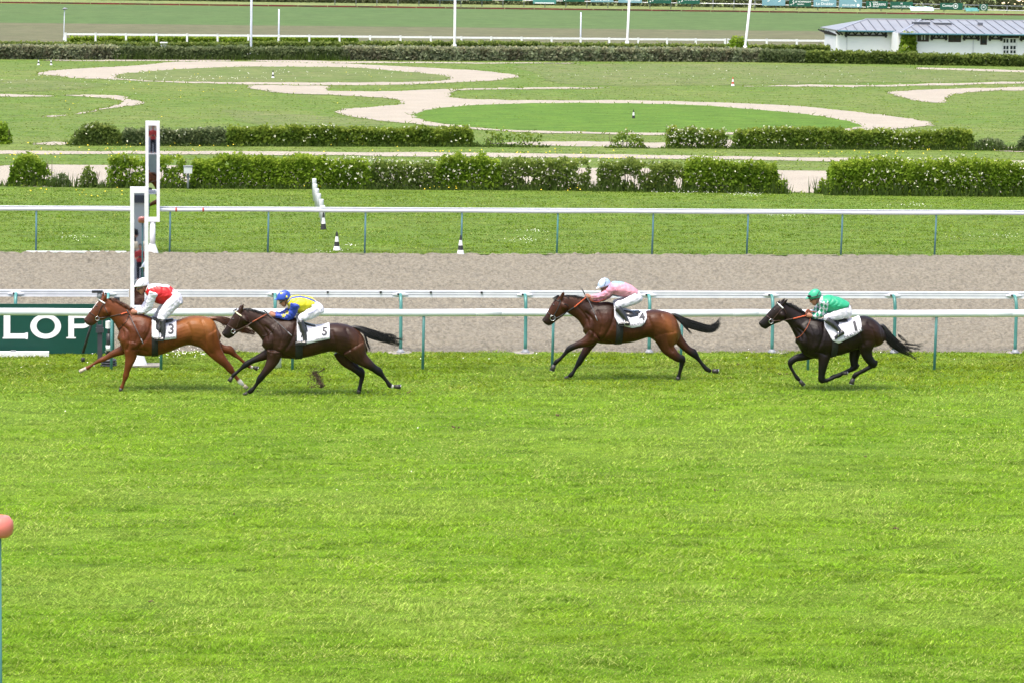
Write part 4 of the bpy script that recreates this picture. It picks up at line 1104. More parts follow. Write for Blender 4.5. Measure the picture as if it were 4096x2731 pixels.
# ================================================================== GRASS
BLADE = vcm('grass_blade', .75, .08, 2.5, .14, trans=.35)
def in_poly(x, y, C):
    inside = np.zeros(len(x), bool); n = len(C); j = n - 1
    for i in range(n):
        xi, yi = C[i]; xj, yj = C[j]
        if abs(yi - yj) > 1e-9:
            c = ((yi > y) != (yj > y)) & (x < (xj - xi) * (y - yi) / (yj - yi) + xi)
            inside ^= c
        j = i
    return inside
def span(Y, margin):
    """strip of ground that can be seen at distance Y, and a margin either side"""
    t0, t1 = math.tan(YAW - .1565), math.tan(YAW + .1565)
    return Y * t0 - margin, Y * t1 + margin
def blades(name, n, y0, y1, hgt, wid, pal, seed, power=2.0, label=None, margin=1.2, z=0.0, test=None, lean=1.55, zoff=None):
    r = np.random.default_rng(seed)
    u = r.random(n); a = 1 - power
    Y = (y0 ** a + u * (y1 ** a - y0 ** a)) ** (1 / a)
    # full growth over the part near the finish, thinning out gradually to either side and towards the stand
    lo, hi = span(Y, margin); X = lo + (hi - lo) * r.random(n)
    side = r.random(n) < .22; off = r.exponential(2.6, n) * np.where(r.random(n) < .5, -1, 1)
    X = np.where(side, np.where(off < 0, lo + off, hi + off), X)
    if y0 < 40:
        near_ = r.random(n) < .07; Y = np.where(near_, y0 - r.exponential(2.2, n), Y)
    if test is not None:
        k = test(X, Y); X, Y = X[k], Y[k]; n = len(X)
    zz = np.full(n, z) if zoff is None else zoff(X, Y)
    # patches of growth: clumps stand higher, thinner spots lie low
    c1 = fbm(X * .42, Y, .20, seed + 1, 3); c2 = fbm(X, Y, 2.6, seed + 5, 3); c3 = fbm(X * .35, Y, .55, seed + 9, 2)
    dist = Y / (y0 if y0 > 70 else (34.5 if y0 < 50 else 50.0))
    h = hgt * (.32 + 1.25 * np.clip((c1 - .32) * 2.0, 0, 1)) * (.6 + .8 * r.random(n)) * (.8 + .45 * c2)
    w = wid * (.6 + .8 * r.random(n)) * dist ** .8
    an = r.random(n) * 2 * math.pi; ln = lean * h * (.4 + r.random(n))
    flow = fbm(X, Y, 1.3, seed + 13, 2) * 9
    along = np.where(r.random(n) < .5, 0.0, math.pi) + r.normal(0, .35, n) + .12 * flow
    an = np.where(r.random(n) < .25, an, along)
    B = np.column_stack([X, Y, zz]); T = B + np.column_stack([np.cos(an) * ln, np.sin(an) * ln, h])
    wa = r.random(n) * math.pi
    W = np.column_stack([np.cos(wa) * w * .8, np.sin(wa) * w, np.zeros(n)])
    p = [np.array(q) for q in pal]       # deep, fresh, yellow, pale
    k1 = np.clip((c2 - .20) * 1.7, 0, 1)[:, None]; k2 = np.clip((c3 - .4) * 2.4, 0, 1)[:, None]
    col = p[0] * (1 - k1) + p[1] * k1
    col = col * (1 - k2 * .38) + p[2] * k2 * .38
    hollow_shade = np.clip((fbm(X * .28, Y, .16, seed + 23, 2) - .60) * 5, 0, 1)[:, None]; col = col * (1 - hollow_shade * .75) + p[0] * .50 * hollow_shade * .75  # dark spots put the shade of turf hollows into the blade colour
    wan = np.clip((fbm(X * .5, Y, 1.5, seed + 27, 3) - .52) * 3.2 + .30 * np.exp(-((X + 2.0) / 2.2) ** 2 - ((Y - 45) / 8) ** 2), 0, .6)[:, None]; col = col * (1 - wan) + np.array((.27, .37, .07)) * (p[1][1] / .345) * wan
    pale = (r.random(n) < .10 + .18 * (vnoise(X, Y, 1.1, seed + 17) > .62))[:, None]
    col = np.where(pale, p[3], col) * (.60 + .78 * r.random((n, 1)))
    return link(name, tris(name, np.stack([B - W, B + W, T], 1), col), BLADE, None, False, label=label, category='grass', kind='stuff')

TP = [(.155, .295, .020), (.225, .385, .026), (.285, .395, .032), (.40, .47, .12)]
VP = [(.082, .160, .008), (.135, .225, .012), (.195, .240, .018), (.26, .30, .08)]
RP = [(.12, .20, .010), (.185, .27, .014), (.26, .30, .02), (.34, .38, .10)]
MP = [(.115, .200, .016), (.150, .225, .022), (.195, .230, .04), (.24, .27, .09)]
blades('track_grass', 770000, 34.5, 62.8, .034, .0070, TP, 201, 1.9, 'fine bright green turf of the race track in front of and under the horses', test=lambda X, Y: np.random.default_rng(1).random(len(Y)) > (Y - 57.5) / 5.0)
blades('rail_side_grass', 175000, 57.5, 64.42, .034, .0105, RP, 231, 1.9, 'turf between the horses and the sand, round the two nearest rails', test=lambda X, Y: np.random.default_rng(2).random(len(Y)) < (Y - 57.5) / 4.5)
blades('verge_blades', 170000, 83.6, 103.5, .030, .016, VP, 251, 1.8, 'mown verge grass between the far rail and the flowering hedge')
def meadow_ok(X, Y):
    ok = Y > 0
    for C in PATHS: ok &= ~in_poly(X, Y, C)
    for C in ISLANDS: ok |= in_poly(X, Y, C)
    return ok
blades('meadow_blades', 110000, 103.7, 205, .018, .040, MP, 271, 1.6, 'rough meadow grass of the inner course round the gravel rings', test=meadow_ok, margin=2, lean=2.0)
# taller tufts along the path edges
r = np.random.default_rng(5); Bs = []; Cs = []; Ts = []; Ws = []
for C in PATHS + ISLANDS:
    D = np.roll(C, -1, 0) - C; Lg = np.linalg.norm(D, axis=1)
    k = np.maximum(1, (Lg * 4)).astype(int); i = np.repeat(np.arange(len(C)), k); n = len(i)
    q = C[i] + D[i] * r.random((n, 1)) + r.normal(0, .10, (n, 2))
    hh = (.03 + .09 * r.random(n)) * (.4 + 1.1 * fbm(q[:, 0], q[:, 1], 1.1, 88, 2))
    B = np.column_stack([q, np.zeros(n)]); T = B + np.column_stack([r.normal(0, .12, n), r.normal(0, .07, n), hh])
    w = np.column_stack([np.full(n, .03), r.normal(0, .02, n), np.zeros(n)])
    kk = r.random((n, 1)); Bs.append(np.stack([B - w, B + w, T], 1)); Cs.append(np.array((.12, .20, .018)) * (1 - kk) + np.array((.18, .23, .04)) * kk)
link('path_edge_tufts', tris('path_edge_tufts', np.vstack(Bs), np.vstack(Cs)), BLADE, None, False, label='ragged grass tufts fringing the gravel paths', category='grass', kind='stuff')

# flowers in the grass
def dots(name, spots, mat, size, label, seed, z=.05):
    r = np.random.default_rng(seed); Q = []
    for (cx, cy, sx, sy, n) in spots:
        px = cx + r.normal(0, sx, n); py = cy + r.normal(0, sy, n)
        for a, b in zip(px, py):
            g = G(a, b); Q.append((g[0], g[1], z * (.6 + .8 * r.random())))
    Q = np.array(Q); n = len(Q); s = size * (.6 + .8 * r.random((n, 1)))
    ex = np.array([[1, 0, .0]]); ey = np.array([[0, .8, .6]])
    F = [Q + s * (ex * math.cos(t) + ey * math.sin(t)) for t in np.arange(5) * 2 * math.pi / 5]
    link(name, tris(name, np.stack(F, 1), None, 5), mat, None, False, label=label, category='flowers', kind='stuff')
DAISY = pm('daisy_white', (.80, .80, .74), (.72, .74, .66), 20, .7)
DANDE = pm('dandelion_yellow', (.72, .55, .02), (.62, .48, .02), 20, .7)
dots('daisies', [(760, 1418, 70, 12, 60), (1330, 1010, 60, 4, 16), (1390, 987, 30, 3, 14), (3120, 868, 60, 2, 26), (3640, 826, 60, 4, 30), (3950, 950, 70, 5, 26),
                 (2090, 965, 40, 5, 30), (2150, 930, 40, 3, 20), (280, 955, 40, 6, 20), (3250, 1440, 300, 20, 16), (2000, 1440, 400, 18, 12), (300, 1450, 200, 18, 10),
                 (2760, 775, 70, 5, 60), (2990, 782, 40, 4, 60), (1500, 1750, 900, 150, 6)], DAISY, .009, 'tiny white daisies scattered in the turf', 31)
dots('far_daisies', [(900, 300, 500, 14, 30), (2600, 300, 500, 16, 60), (3500, 320, 400, 22, 60), (300, 330, 250, 26, 50), (800, 320, 240, 5, 60), (1300, 300, 260, 6, 40)], DAISY, .016, 'pale flower heads and dry stalks in the far meadow', 32, .1)
dots('dandelions', [(1790, 752, 60, 6, 34), (1730, 750, 60, 5, 20), (2270, 755, 40, 7, 40), (2690, 760, 30, 4, 10), (1310, 752, 60, 6, 12), (1090, 575, 300, 9, 46), (1440, 572, 70, 6, 26),
                    (600, 590, 200, 10, 40), (200, 625, 200, 10, 50), (2450, 640, 90, 3, 28), (3580, 615, 200, 6, 26), (2000, 615, 300, 5, 30), (300, 780, 120, 12, 16), (700, 360, 500, 50, 50)], DANDE, .020, 'yellow dandelion heads along the hedges', 33, .09)
# scraps of torn turf and bare spots on the track
SOIL = pm('torn_soil', (.13, .085, .05), (.08, .052, .03), 20, .95)
r = np.random.default_rng(44); m = MB()
for (a, b) in ((3460, 1830), (3580, 2120), (2860, 1965), (2930, 2320), (1830, 1715), (3290, 1710), (2230, 1665), (610, 2410), (930, 2060), (2580, 1560), (3130, 1500), (3750, 1665), (1640, 1572), (2920, 1515), (2950, 1462), (3080, 1480)):
    g = G(a, b); s = .02 + .02 * r.random()
    for j in range(5):
        o_ = r.normal(0, s * .8, 3); q_ = r.normal(size=(3, 3)); e_ = s * (.25 + .4 * r.random())
        m.ell((g[0] + o_[0] * 1.6, g[1] + o_[1], .022 + abs(o_[2]) * .3), q_[0] / np.linalg.norm(q_[0]) * e_ * 1.3, np.cross(q_[0], q_[1]) / np.linalg.norm(np.cross(q_[0], q_[1])) * e_, np.array([0, 0, e_ * .6]), 4, 6)
m.build('turf_divots', SOIL, None, True, label='small loose divots of soil lying on the turf', category='divots', kind='stuff')
# ================================================================== HORSES AND RIDERS
COAT = vcm('horse_coat', .45, .22, 4.0, .25, .3, 34)
HAIRM = {}
def hair_mat(name, c1, c2): return pm(name, c1, c2, 14, .45, spec=.5)
EYE = pm('eye_black', (.01, .008, .007), (.015, .01, .01), 5, .08, spec=.8)
NOSTRIL = pm('nostril_dark', (.02, .010, .009), (.03, .015, .013), 9, .5)
HOOF_D = pm('dark_hoof', (.02, .018, .017), (.04, .035, .03), 14, .4)
HOOF_P = pm('pale_hoof', (.42, .36, .27), (.32, .26, .19), 14, .45)
SHOE = STEEL
CLOTH = pm('white_saddlecloth', (.60, .60, .64), (.54, .54, .58), 7, .7, .35, 14)
NUMB = pm('black_print', (.035, .035, .042), (.05, .05, .06), 9, .7)
WEB = pm('black_girth_web', (.010, .010, .011), (.018, .018, .018), 30, .7)
BEIGE = pm('beige_pad', (.55, .48, .38), (.48, .42, .33), 12, .8)

class Zm:
    def __init__(s, x0, y0, sc): s.x0, s.y0, s.sc = x0, y0, sc
    def px(s, x, y): return (s.x0 + x / s.sc, s.y0 + y / s.sc)
    def at(s, x, y, Y): return PY(s.x0 + x / s.sc, s.y0 + y / s.sc, Y)
    def m(s, w, Y): return w / s.sc * Y / F_PX * 1.02     # zoom pixels to metres
    def inv(s, P): q = project(P); return np.stack([(q[:, 0] - s.x0) * s.sc, (q[:, 1] - s.y0) * s.sc], -1)

def limb_rings(mb, z, pts, Yc, side, top=.13, low=.085, wr=.9, sub=4, N=12, cap=.35, hwmin=.0):
    n = len(pts); S = []
    for i, p in enumerate(pts):
        u = i / (n - 1); Y = Yc + side * (top + (low - top) * u)
        c = z.at(p[0], p[1], Y); h = z.m(p[2], Y); hw = p[3] if len(p) > 3 else max(h * wr, hwmin)
        S.append([*c, h, hw])
    S = crs(S, sub)
    T = np.gradient(S[:, :3], axis=0); T[:, 1] = 0; T /= np.linalg.norm(T, axis=1)[:, None] + 1e-9
    A = np.column_stack([T[:, 2], np.zeros(len(T)), -T[:, 0]]) * S[:, 3:4]
    B = np.zeros_like(A); B[:, 1] = S[:, 4]
    mb.rings(S[:, :3], A, B, N, cap)

def span_rings(mb, z, st, Yc, sub=4, N=20, cap=.5):
    S = []
    for (tx, ty, bx, by, hw) in st:
        t = z.at(tx, ty, Yc); b = z.at(bx, by, Yc); S.append([*((t + b) / 2), *((t - b) / 2), hw])
    S = crs(S, sub); B = np.zeros((len(S), 3)); B[:, 1] = S[:, 6]
    mb.rings(S[:, :3], S[:, 3:6], B, N, cap)

def cam_hit(bvh, px, py):
    d = Vector(ray(px, py)).normalized(); o = Vector(CAMO)
    h = bvh.ray_cast(o, d)
    return None if h[0] is None else (np.array(h[0]), np.array(h[1]), np.array(d))

def strap(mb, bvh, z, pts, r, Yd, off=.004, sub=5, N=6):
    """strap that follows the skin under a traced line"""
    Q = crs(np.array(pts, float), sub); out = []
    for (x, y) in Q:
        h = cam_hit(bvh, *z.px(x, y))
        if h is None: out.append(z.at(x, y, Yd))
        else: out.append(h[0] - h[2] * off)
    mb.tube(out, r, N)

def dist_poly(P_, pts):
    d = np.full(len(P_), 1e9); along = np.zeros(len(P_))
    for i in range(len(pts) - 1):
        a = np.array(pts[i][:2], float); b = np.array(pts[i + 1][:2], float); ab = b - a
        t = np.clip(((P_ - a) @ ab) / (ab @ ab), 0, 1); q = np.linalg.norm(P_ - a - t[:, None] * ab, axis=1)
        k = q < d; d[k] = q[k]; along[k] = i + t[k]
    return d, along

# muscle relief, laid out once on the leading horse and carried to the others by their own landmarks
MARKS_A = np.array([(580, 790), (925, 540), (1500, 540), (1000, 1005), (1740, 750)], float)
BULGE = [(835, 720, 60, 130, 25, .020), (800, 880, 85, 60, -20, .026), (645, 830, 45, 70, 0, .020), (690, 650, 150, 34, 40, .013), (1490, 640, 150, 80, 10, .018), (1655, 770, 60, 140, -8, .024),
         (1470, 860, 55, 75, 10, .022), (1330, 745, 60, 110, 15, -.026), (985, 720, 36, 130, 8, -.012), (880, 950, 60, 32, 0, -.012), (1120, 820, 160, 120, 0, .010), (1580, 560, 90, 40, 0, .008), (620, 720, 50, 60, 30, -.014)]
GROOVE = [([(965, 610), (935, 720), (880, 820), (800, 915)], .015, 17), ([(610, 650), (690, 720), (700, 840), (670, 930)], .012, 15), ([(1385, 640), (1425, 740), (1435, 850)], .012, 18), ([(1545, 610), (1595, 720), (1605, 880), (1660, 980)], .012, 16),
          ([(1700, 640), (1690, 780), (1715, 900), (1780, 1000)], .005, 15), ([(745, 930), (830, 935), (910, 965)], .010, 13), ([(505, 585), (600, 690), (635, 780)], .011, 14), ([(760, 620), (800, 740), (770, 850)], .008, 13),
          ([(1060, 690), (1050, 900)], .0035, 11), ([(1110, 690), (1105, 900)], .0035, 11), ([(1160, 690), (1165, 890)], .0035, 11), ([(1215, 690), (1225, 870)], .003, 11), ([(870, 640), (885, 690), (865, 740)], -.006, 7), ([(1180, 870), (1260, 895), (1340, 880)], -.006, 8)]
def sculpt(me, sp):
    z = sp['z']; Yc = sp['Y']; P_ = coords(me); N_ = np.empty(len(P_) * 3, np.float32); me.vertices.foreach_get('normal', N_); N_ = N_.reshape(-1, 3).astype(float)
    M = np.column_stack([MARKS_A, np.ones(5)]); T = np.linalg.lstsq(np.column_stack([np.array(sp['marks'], float), np.ones(5)]), MARKS_A, rcond=None)[0]
    q = np.column_stack([z.inv(P_), np.ones(len(P_))]) @ T
    side = np.clip((np.abs(P_[:, 1] - Yc) - .05) / .06, 0, 1) * np.clip(np.abs(N_[:, 1]) * 1.6, 0, 1); d = np.zeros(len(P_))
    for (x, y, rx, ry, an, amp) in BULGE:
        c, s = math.cos(math.radians(an)), math.sin(math.radians(an)); u = (q[:, 0] - x) * c + (q[:, 1] - y) * s; v = -(q[:, 0] - x) * s + (q[:, 1] - y) * c
        d += 1.25 * amp * np.exp(-((u / rx) ** 2 + (v / ry) ** 2))
    for (pl, dep, w) in GROOVE:
        dd, _ = dist_poly(q, crs(np.array(pl, float), 3)); d -= 1.45 * dep * np.exp(-(dd / w) ** 2)
    d += .004 * (fbm(q[:, 0], q[:, 1], 70, 17, 2) - .5)
    me.vertices.foreach_set('co', (P_ + N_ * (d * side)[:, None]).astype(np.float32).ravel()); me.update()

def horse(sp):
    z = sp['z']; Yc = sp['Y']; mb = MB()
    span_rings(mb, z, sp['trunk'], Yc, 4, 24, .6)
    span_rings(mb, z, sp['neck'], Yc, 4, 18, .4)
    span_rings(mb, z, sp['head'], Yc, 4, 16, .5)
    for lg in sp['legs']:
        s = -1 if lg['near'] else 1
        p_ = [list(q_) for q_ in lg['p']]; kn, fe = lg['j']
        for i_, q_ in enumerate(p_):
            if i_ == kn - 1 and len(q_) < 4: q_[2] *= .96
            if kn < i_ < fe: q_[2] *= .80
            if i_ == fe: q_[2] *= 1.0
            if i_ > fe: q_[2] *= .86
        for i_ in range(kn + 1, len(p_)): p_[i_] = p_[i_][:3] + [z.m(p_[i_][2], Yc) * .78]
        p_[kn] = p_[kn][:3] + [z.m(p_[kn][2], Yc) * .80]
        limb_rings(mb, z, p_, Yc, s, lg.get('top', .14), lg.get('low', .09), .82)
        Yj = lambda i_: Yc + s * (lg.get('top', .14) + (lg.get('low', .09) - lg.get('top', .14)) * i_ / (len(p_) - 1))
        for i_, amt, ln in ((kn, .95, 1.25), (fe, .95, .95)):       # bony joints
            c_ = z.at(p_[i_][0], p_[i_][1], Yj(i_)); h_ = z.m(p_[i_][2], Yc) * amt
            a_ = z.at(p_[i_ - 1][0], p_[i_ - 1][1], Yj(i_)); b_ = z.at(*p_[min(i_ + 1, len(p_) - 1)][:2], Yj(i_)); d_ = b_ - a_; d_ /= np.linalg.norm(d_); n_ = np.array([d_[2], 0, -d_[0]])
            mb.ell(c_, d_ * h_ * ln, n_ * h_ * 1.04, (0, h_ * .82, 0), 7, 10)
            if i_ == kn and lg.get('hind'):                          # point of the hock
                e_ = (c_ - a_) / np.linalg.norm(c_ - a_) - (b_ - c_) / (np.linalg.norm(b_ - c_) + 1e-6); e_ = e_ / (np.linalg.norm(e_) + 1e-6)
                mb.ell(c_ + e_ * h_ * .75 - d_ * h_ * .3, d_ * h_ * .9, n_ * h_ * .42, (0, h_ * .42, 0), 6, 8)
            if i_ == fe: mb.ell(c_ + n_ * h_ * (-.45 if n_[0] < 0 else .45), d_ * h_ * .7, n_ * h_ * .6, (0, h_ * .6, 0), 6, 8)
    for (x, y, rx, ry, ang, dep) in sp.get('muscle', [])[5:6]:
        ca, sa = math.cos(math.radians(ang)), math.sin(math.radians(ang))
        for s in (-1, 1):
            c = z.at(x, y, Yc + s * dep); k = z.m(1, Yc)
            mb.ell(c, (rx * k * ca, 0, -rx * k * sa), (ry * k * sa, 0, ry * k * ca), (0, .075, 0), 8, 12)
    for (bx, by, tx, ty, w, s) in sp['ears']:
        b = z.at(bx, by, Yc + s * .055); t = z.at(tx, ty, Yc + s * .075); d = (t - b); L = np.linalg.norm(d); d /= L
        a = np.cross(d, [0, 1, 0]); wv = z.m(w, Yc)
        C = [b - d * .02, b + d * L * .3, b + d * L * .65, b + d * L * .97]
        mb.rings(C, [a * wv * k for k in (.75, 1, .8, .2)], [np.array([0, .022, 0]) * k for k in (1.3, 1, .8, .4)], 8, .2)
    me = fuse(mb, .0125, 2, .5, 'body')
    sculpt(me, sp)
    P_ = coords(me); q = z.inv(P_); near = P_[:, 1] < Yc
    # coat areas
    c = np.tile(np.array(sp['coat']), (len(P_), 1))
    n1 = fbm(q[:, 0], q[:, 1] + P_[:, 1] * 300, 210, 5, 2)[:, None]
    c = c * (.86 + .28 * n1)
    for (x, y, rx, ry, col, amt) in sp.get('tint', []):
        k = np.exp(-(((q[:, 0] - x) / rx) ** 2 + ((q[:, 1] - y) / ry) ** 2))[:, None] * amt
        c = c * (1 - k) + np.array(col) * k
    for lg in sp['legs']:
        s = -1 if lg['near'] else 1
        d, al = dist_poly(q, lg['p']); sel = (d < 75) & ((P_[:, 1] - Yc) * s > -.02)
        if 'dark' in lg:
            k = np.clip((al - lg['dark'][0]) / lg['dark'][1], 0, 1) * sel * (d < 62 - 3 * al)
            k = k[:, None]; c = c * (1 - k) + np.array(sp['points']) * k
        if 'sock' in lg:
            k = (np.clip((al - lg['sock']) / .4, 0, 1) * sel * (d < 45))[:, None]; c = c * (1 - k) + np.array((.62, .58, .54)) * k
    hd = sp['head']; mz = np.array(hd[-2][:2]) * .5 + np.array(hd[-2][2:4]) * .5
    k = np.clip(1.35 - np.linalg.norm(q - mz, axis=1) / 95, 0, .8)[:, None]; c = c * (1 - k) + np.array(sp['muzzle']) * k
    if 'blaze' in sp:
        d, al = dist_poly(q, sp['blaze']); k = np.clip(1.5 - d / 9, 0, 1)[:, None]; c = c * (1 - k) + np.array((.75, .72, .68)) * k
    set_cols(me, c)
    base = (z.at(sp['trunk'][4][0], 900, Yc)[0], Yc, 0)
    H = thing('race_horse', base, sp['label'], 'horse', 'race horses at full gallop')
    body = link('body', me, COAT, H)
    bvh = bvh_of(me)
    # hooves
    for lg in sp['legs']:
        s = -1 if lg['near'] else 1; Y = Yc + s * lg.get('low', .09)
        (x0, y0, h0), (x1, y1, h1) = lg['hoof']; h0 *= .86; h1 *= .86
        a = z.at(x0, y0, Y); b = z.at(x1, y1, Y); d = b - a; d /= np.linalg.norm(d) + 1e-9
        per = np.array([d[2], 0, -d[0]]); m = MB()
        m.rings([a, (a + b) / 2, b], [per * z.m(h0, Y), per * z.m((h0 + h1) / 2, Y), per * z.m(h1, Y)], [(0, z.m(h0, Y) * .95, 0), (0, z.m((h0 + h1) / 2, Y) * .98, 0), (0, z.m(h1, Y), 0)], 12, .03)
        hf = m.build('hoof', HOOF_P if lg.get('pale') else HOOF_D, H)
        m = MB(); m.rings([b, b + d * .008], [per * z.m(h1, Y) * .96, per * z.m(h1, Y) * .96], [(0, z.m(h1, Y) * .96, 0)] * 2, 12, .02); m.build('horseshoe', SHOE if lg.get('shoe') else HOOF_D, hf)
    # eye and nostril on the near side
    for (nm, (x, y), r_, mt) in (('eye', sp['eye'], .021, EYE), ('nostril', sp['nostril'], .019, NOSTRIL)):
        h = cam_hit(bvh, *z.px(x, y)); c_ = h[0] if h else z.at(x, y, Yc - .05)
        m = MB(); m.ell(c_ + np.array([0, .006, 0]), (r_, 0, -.3 * r_), (.2 * r_, 0, r_ * .75), (0, .011, 0), 8, 12); m.build(nm, mt, H)
    # mane : wavy crest of short hair
    cr = crs(np.array(sp['crest'], float), 8); m = MB(); r = np.random.default_rng(3)
    pts = [z.at(x, y + r.normal(0, 2.0), Yc + .012 + r.normal(0, .006)) for x, y in cr]
    m.tube(pts, [.008 + .014 * abs(math.sin(i * 1.1 + r.random())) for i in range(len(pts))], 6)
    for i in range(260):
        k = r.integers(0, len(pts) - 1); p = pts[k] + np.array([r.normal(0, .01), r.normal(0, .008), .008]); L = .05 + .07 * r.random(); sd = -1 if r.random() < sp.get('mane_near', .25) else 1
        e1 = p + np.array([L * .5 + r.normal(0, .015), sd * .02, .004]); e2 = e1 + np.array([L * .4, sd * .035, -L * .7])
        m.tube([p, e1, e2], [.004, .0035, .001], 3)
    for (x, y) in sp.get('forelock', []):
        for i in range(26):
            p = z.at(x + r.normal(0, 6), y + r.normal(0, 4), Yc + r.normal(0, .02)); m.tube([p, p + np.array([-.02 - .03 * r.random(), -.01, -.02]), p + np.array([-.04 - .04 * r.random(), -.02, -.08 * r.random()])], [.004, .003, .001], 3)
    m.build('mane', sp['hair'], H)
    # tail : dock and strands
    T = np.array(sp['tail'], float)      # x, y, half spread
    T = np.vstack([[T[0, 0] - 45, T[0, 1] + 18, 8], T]); T[1, 2] *= .65; T[2, 2] *= .8
    C = crs([[*z.at(x, y, Yc), z.m(w, Yc)] for x, y, w in T], 3); m = MB(); r = np.random.default_rng(sp.get('seed', 1))
    nn = max(3, int(len(C) * .55)); m.tube(C[:nn, :3], np.concatenate([np.linspace(.02, .036, 5), np.linspace(.036, .010, nn - 5)]), 8)
    for i in range(360):
        th = r.random() * 6.283; ph = math.sqrt(r.random()); end = .62 + .38 * r.random(); st = int(r.random() ** 2 * .22 * len(C)); kmax = max(st + 4, int(end * (len(C) - 1)))
        off = np.array([math.cos(th), .55 * math.sin(th)]) * ph; wob = r.normal(0, .012, (len(C), 3)).cumsum(0) * .35; P2 = []; R2 = []
        for k in range(st, kmax + 1):
            a_ = C[min(k + 1, len(C) - 1), :3] - C[max(k - 1, 0), :3]; a_ /= np.linalg.norm(a_); n_ = np.array([-a_[2], 0, a_[0]])
            P2.append(C[k, :3] + n_ * off[0] * C[k, 3] + np.array([0, off[1] * C[k, 3], 0]) + (wob[k] - wob[st]) * (k / len(C))); R2.append(.0052 * (1 - .75 * (k - st) / max(1, kmax - st)) + .0008)
        m.tube(P2, R2, 3)
    for (x0, y0, x1, y1, x2, y2, n_) in sp.get('wisps', []):
        for i in range(n_):
            j = r.normal(0, 7, 4); p = [z.at(x0 + j[0], y0 + j[1], Yc + r.normal(0, .02)), z.at(x1 + j[2], y1 + j[1], Yc + r.normal(0, .02)), z.at(x2 + j[3] * 2, y2 + j[2] * 3, Yc + r.normal(0, .03))]
            m.tube(p, [.004, .003, .0012], 3, 3)
    m.build('tail', sp['hair'], H)
    # bridle
    bd = sp['bridle']; m = MB()
    for line in bd['straps']: strap(m, bvh, z, line, .0085, Yc - .06)
    br = m.build('bridle', bd.get('mat', BLACK), H)
    if 'brow' in bd:
        m = MB(); strap(m, bvh, z, bd['brow'], .013, Yc - .05, .006); m.build('browband', bd.get('browmat', WPAINT), br)
    (x, y), rr = bd['ring']; h = cam_hit(bvh, *z.px(x, y)); c_ = (h[0] if h else z.at(x, y, Yc - .06)) + np.array([0, -.012, 0])
    m = MB(); R_ = z.m(rr, Yc); tt = np.linspace(0, 2 * math.pi, 17)
    m.tube([c_ + np.array([R_ * math.cos(t), .003 * math.sin(2 * t), R_ * math.sin(t)]) for t in tt], .006, 6); m.build('bit_ring', STEEL, br)
    hand = z.at(*sp['hand'], Yc - sp.get('hand_dy', .06))
    p0 = c_.copy(); mid = [(cam_hit(bvh, *z.px(*q_)) or (z.at(*q_, Yc - .1),))[0] + np.array([0, -.015, 0]) for q_ in bd['rein'][:-1]]
    j = z.at(*bd['rein'][-1], Yc - .10); h = cam_hit(bvh, *z.px(*bd['rein'][-1])); j = h[0] + np.array([0, -.015, 0]) if h else j
    m = MB(); m.tube([p0] + mid + [j], .010, 6, 4); m.build('rein', bd.get('mat', BLACK), br)
    m = MB(); m.tube([j, (j + hand) / 2 + np.array([0, -.005, 0]), hand], .0125, 6, 3); m.build('rein_grip', bd.get('grip', ORANGE_REIN), br)
    for loop in bd.get('loops', []):
        m = MB()
        if loop[0] == 'skin': strap(m, bvh, z, loop[1], .007, Yc - .16, .006)
        else: m.tube([z.at(x, y, Yc + loop[2]) for x, y in loop[1]], .008, 6, 4)
        m.build('rein_loop' if loop[0] != 'skin' else 'neck_strap', loop[-1], br)
    m = MB(); fh = hand + np.array([.02, .16, .0]); m.tube([c_ + np.array([.02, .16, .0]), (c_ + fh) / 2 + np.array([0, .16, .0]), fh], .010, 6, 4); m.build('rein', bd.get('mat', BLACK), br)
    # girth and cloth
    return H, bvh, z, Yc

def wrap(bvh, Yc, X, zc, a0, a1, n, off):
    """points round the barrel at length X, angles from the near side over the back to the far side"""
    out = []
    for a in np.linspace(a0, a1, n):
        d = Vector((0, -math.cos(a), math.sin(a))); o = Vector((X, Yc, zc))
        h = bvh.ray_cast(o, d)
        p = np.array(h[0]) if h[0] is not None else np.array((X, Yc, zc)) + np.array(d) * .25
        out.append(p + np.array(d) * off)
    return out

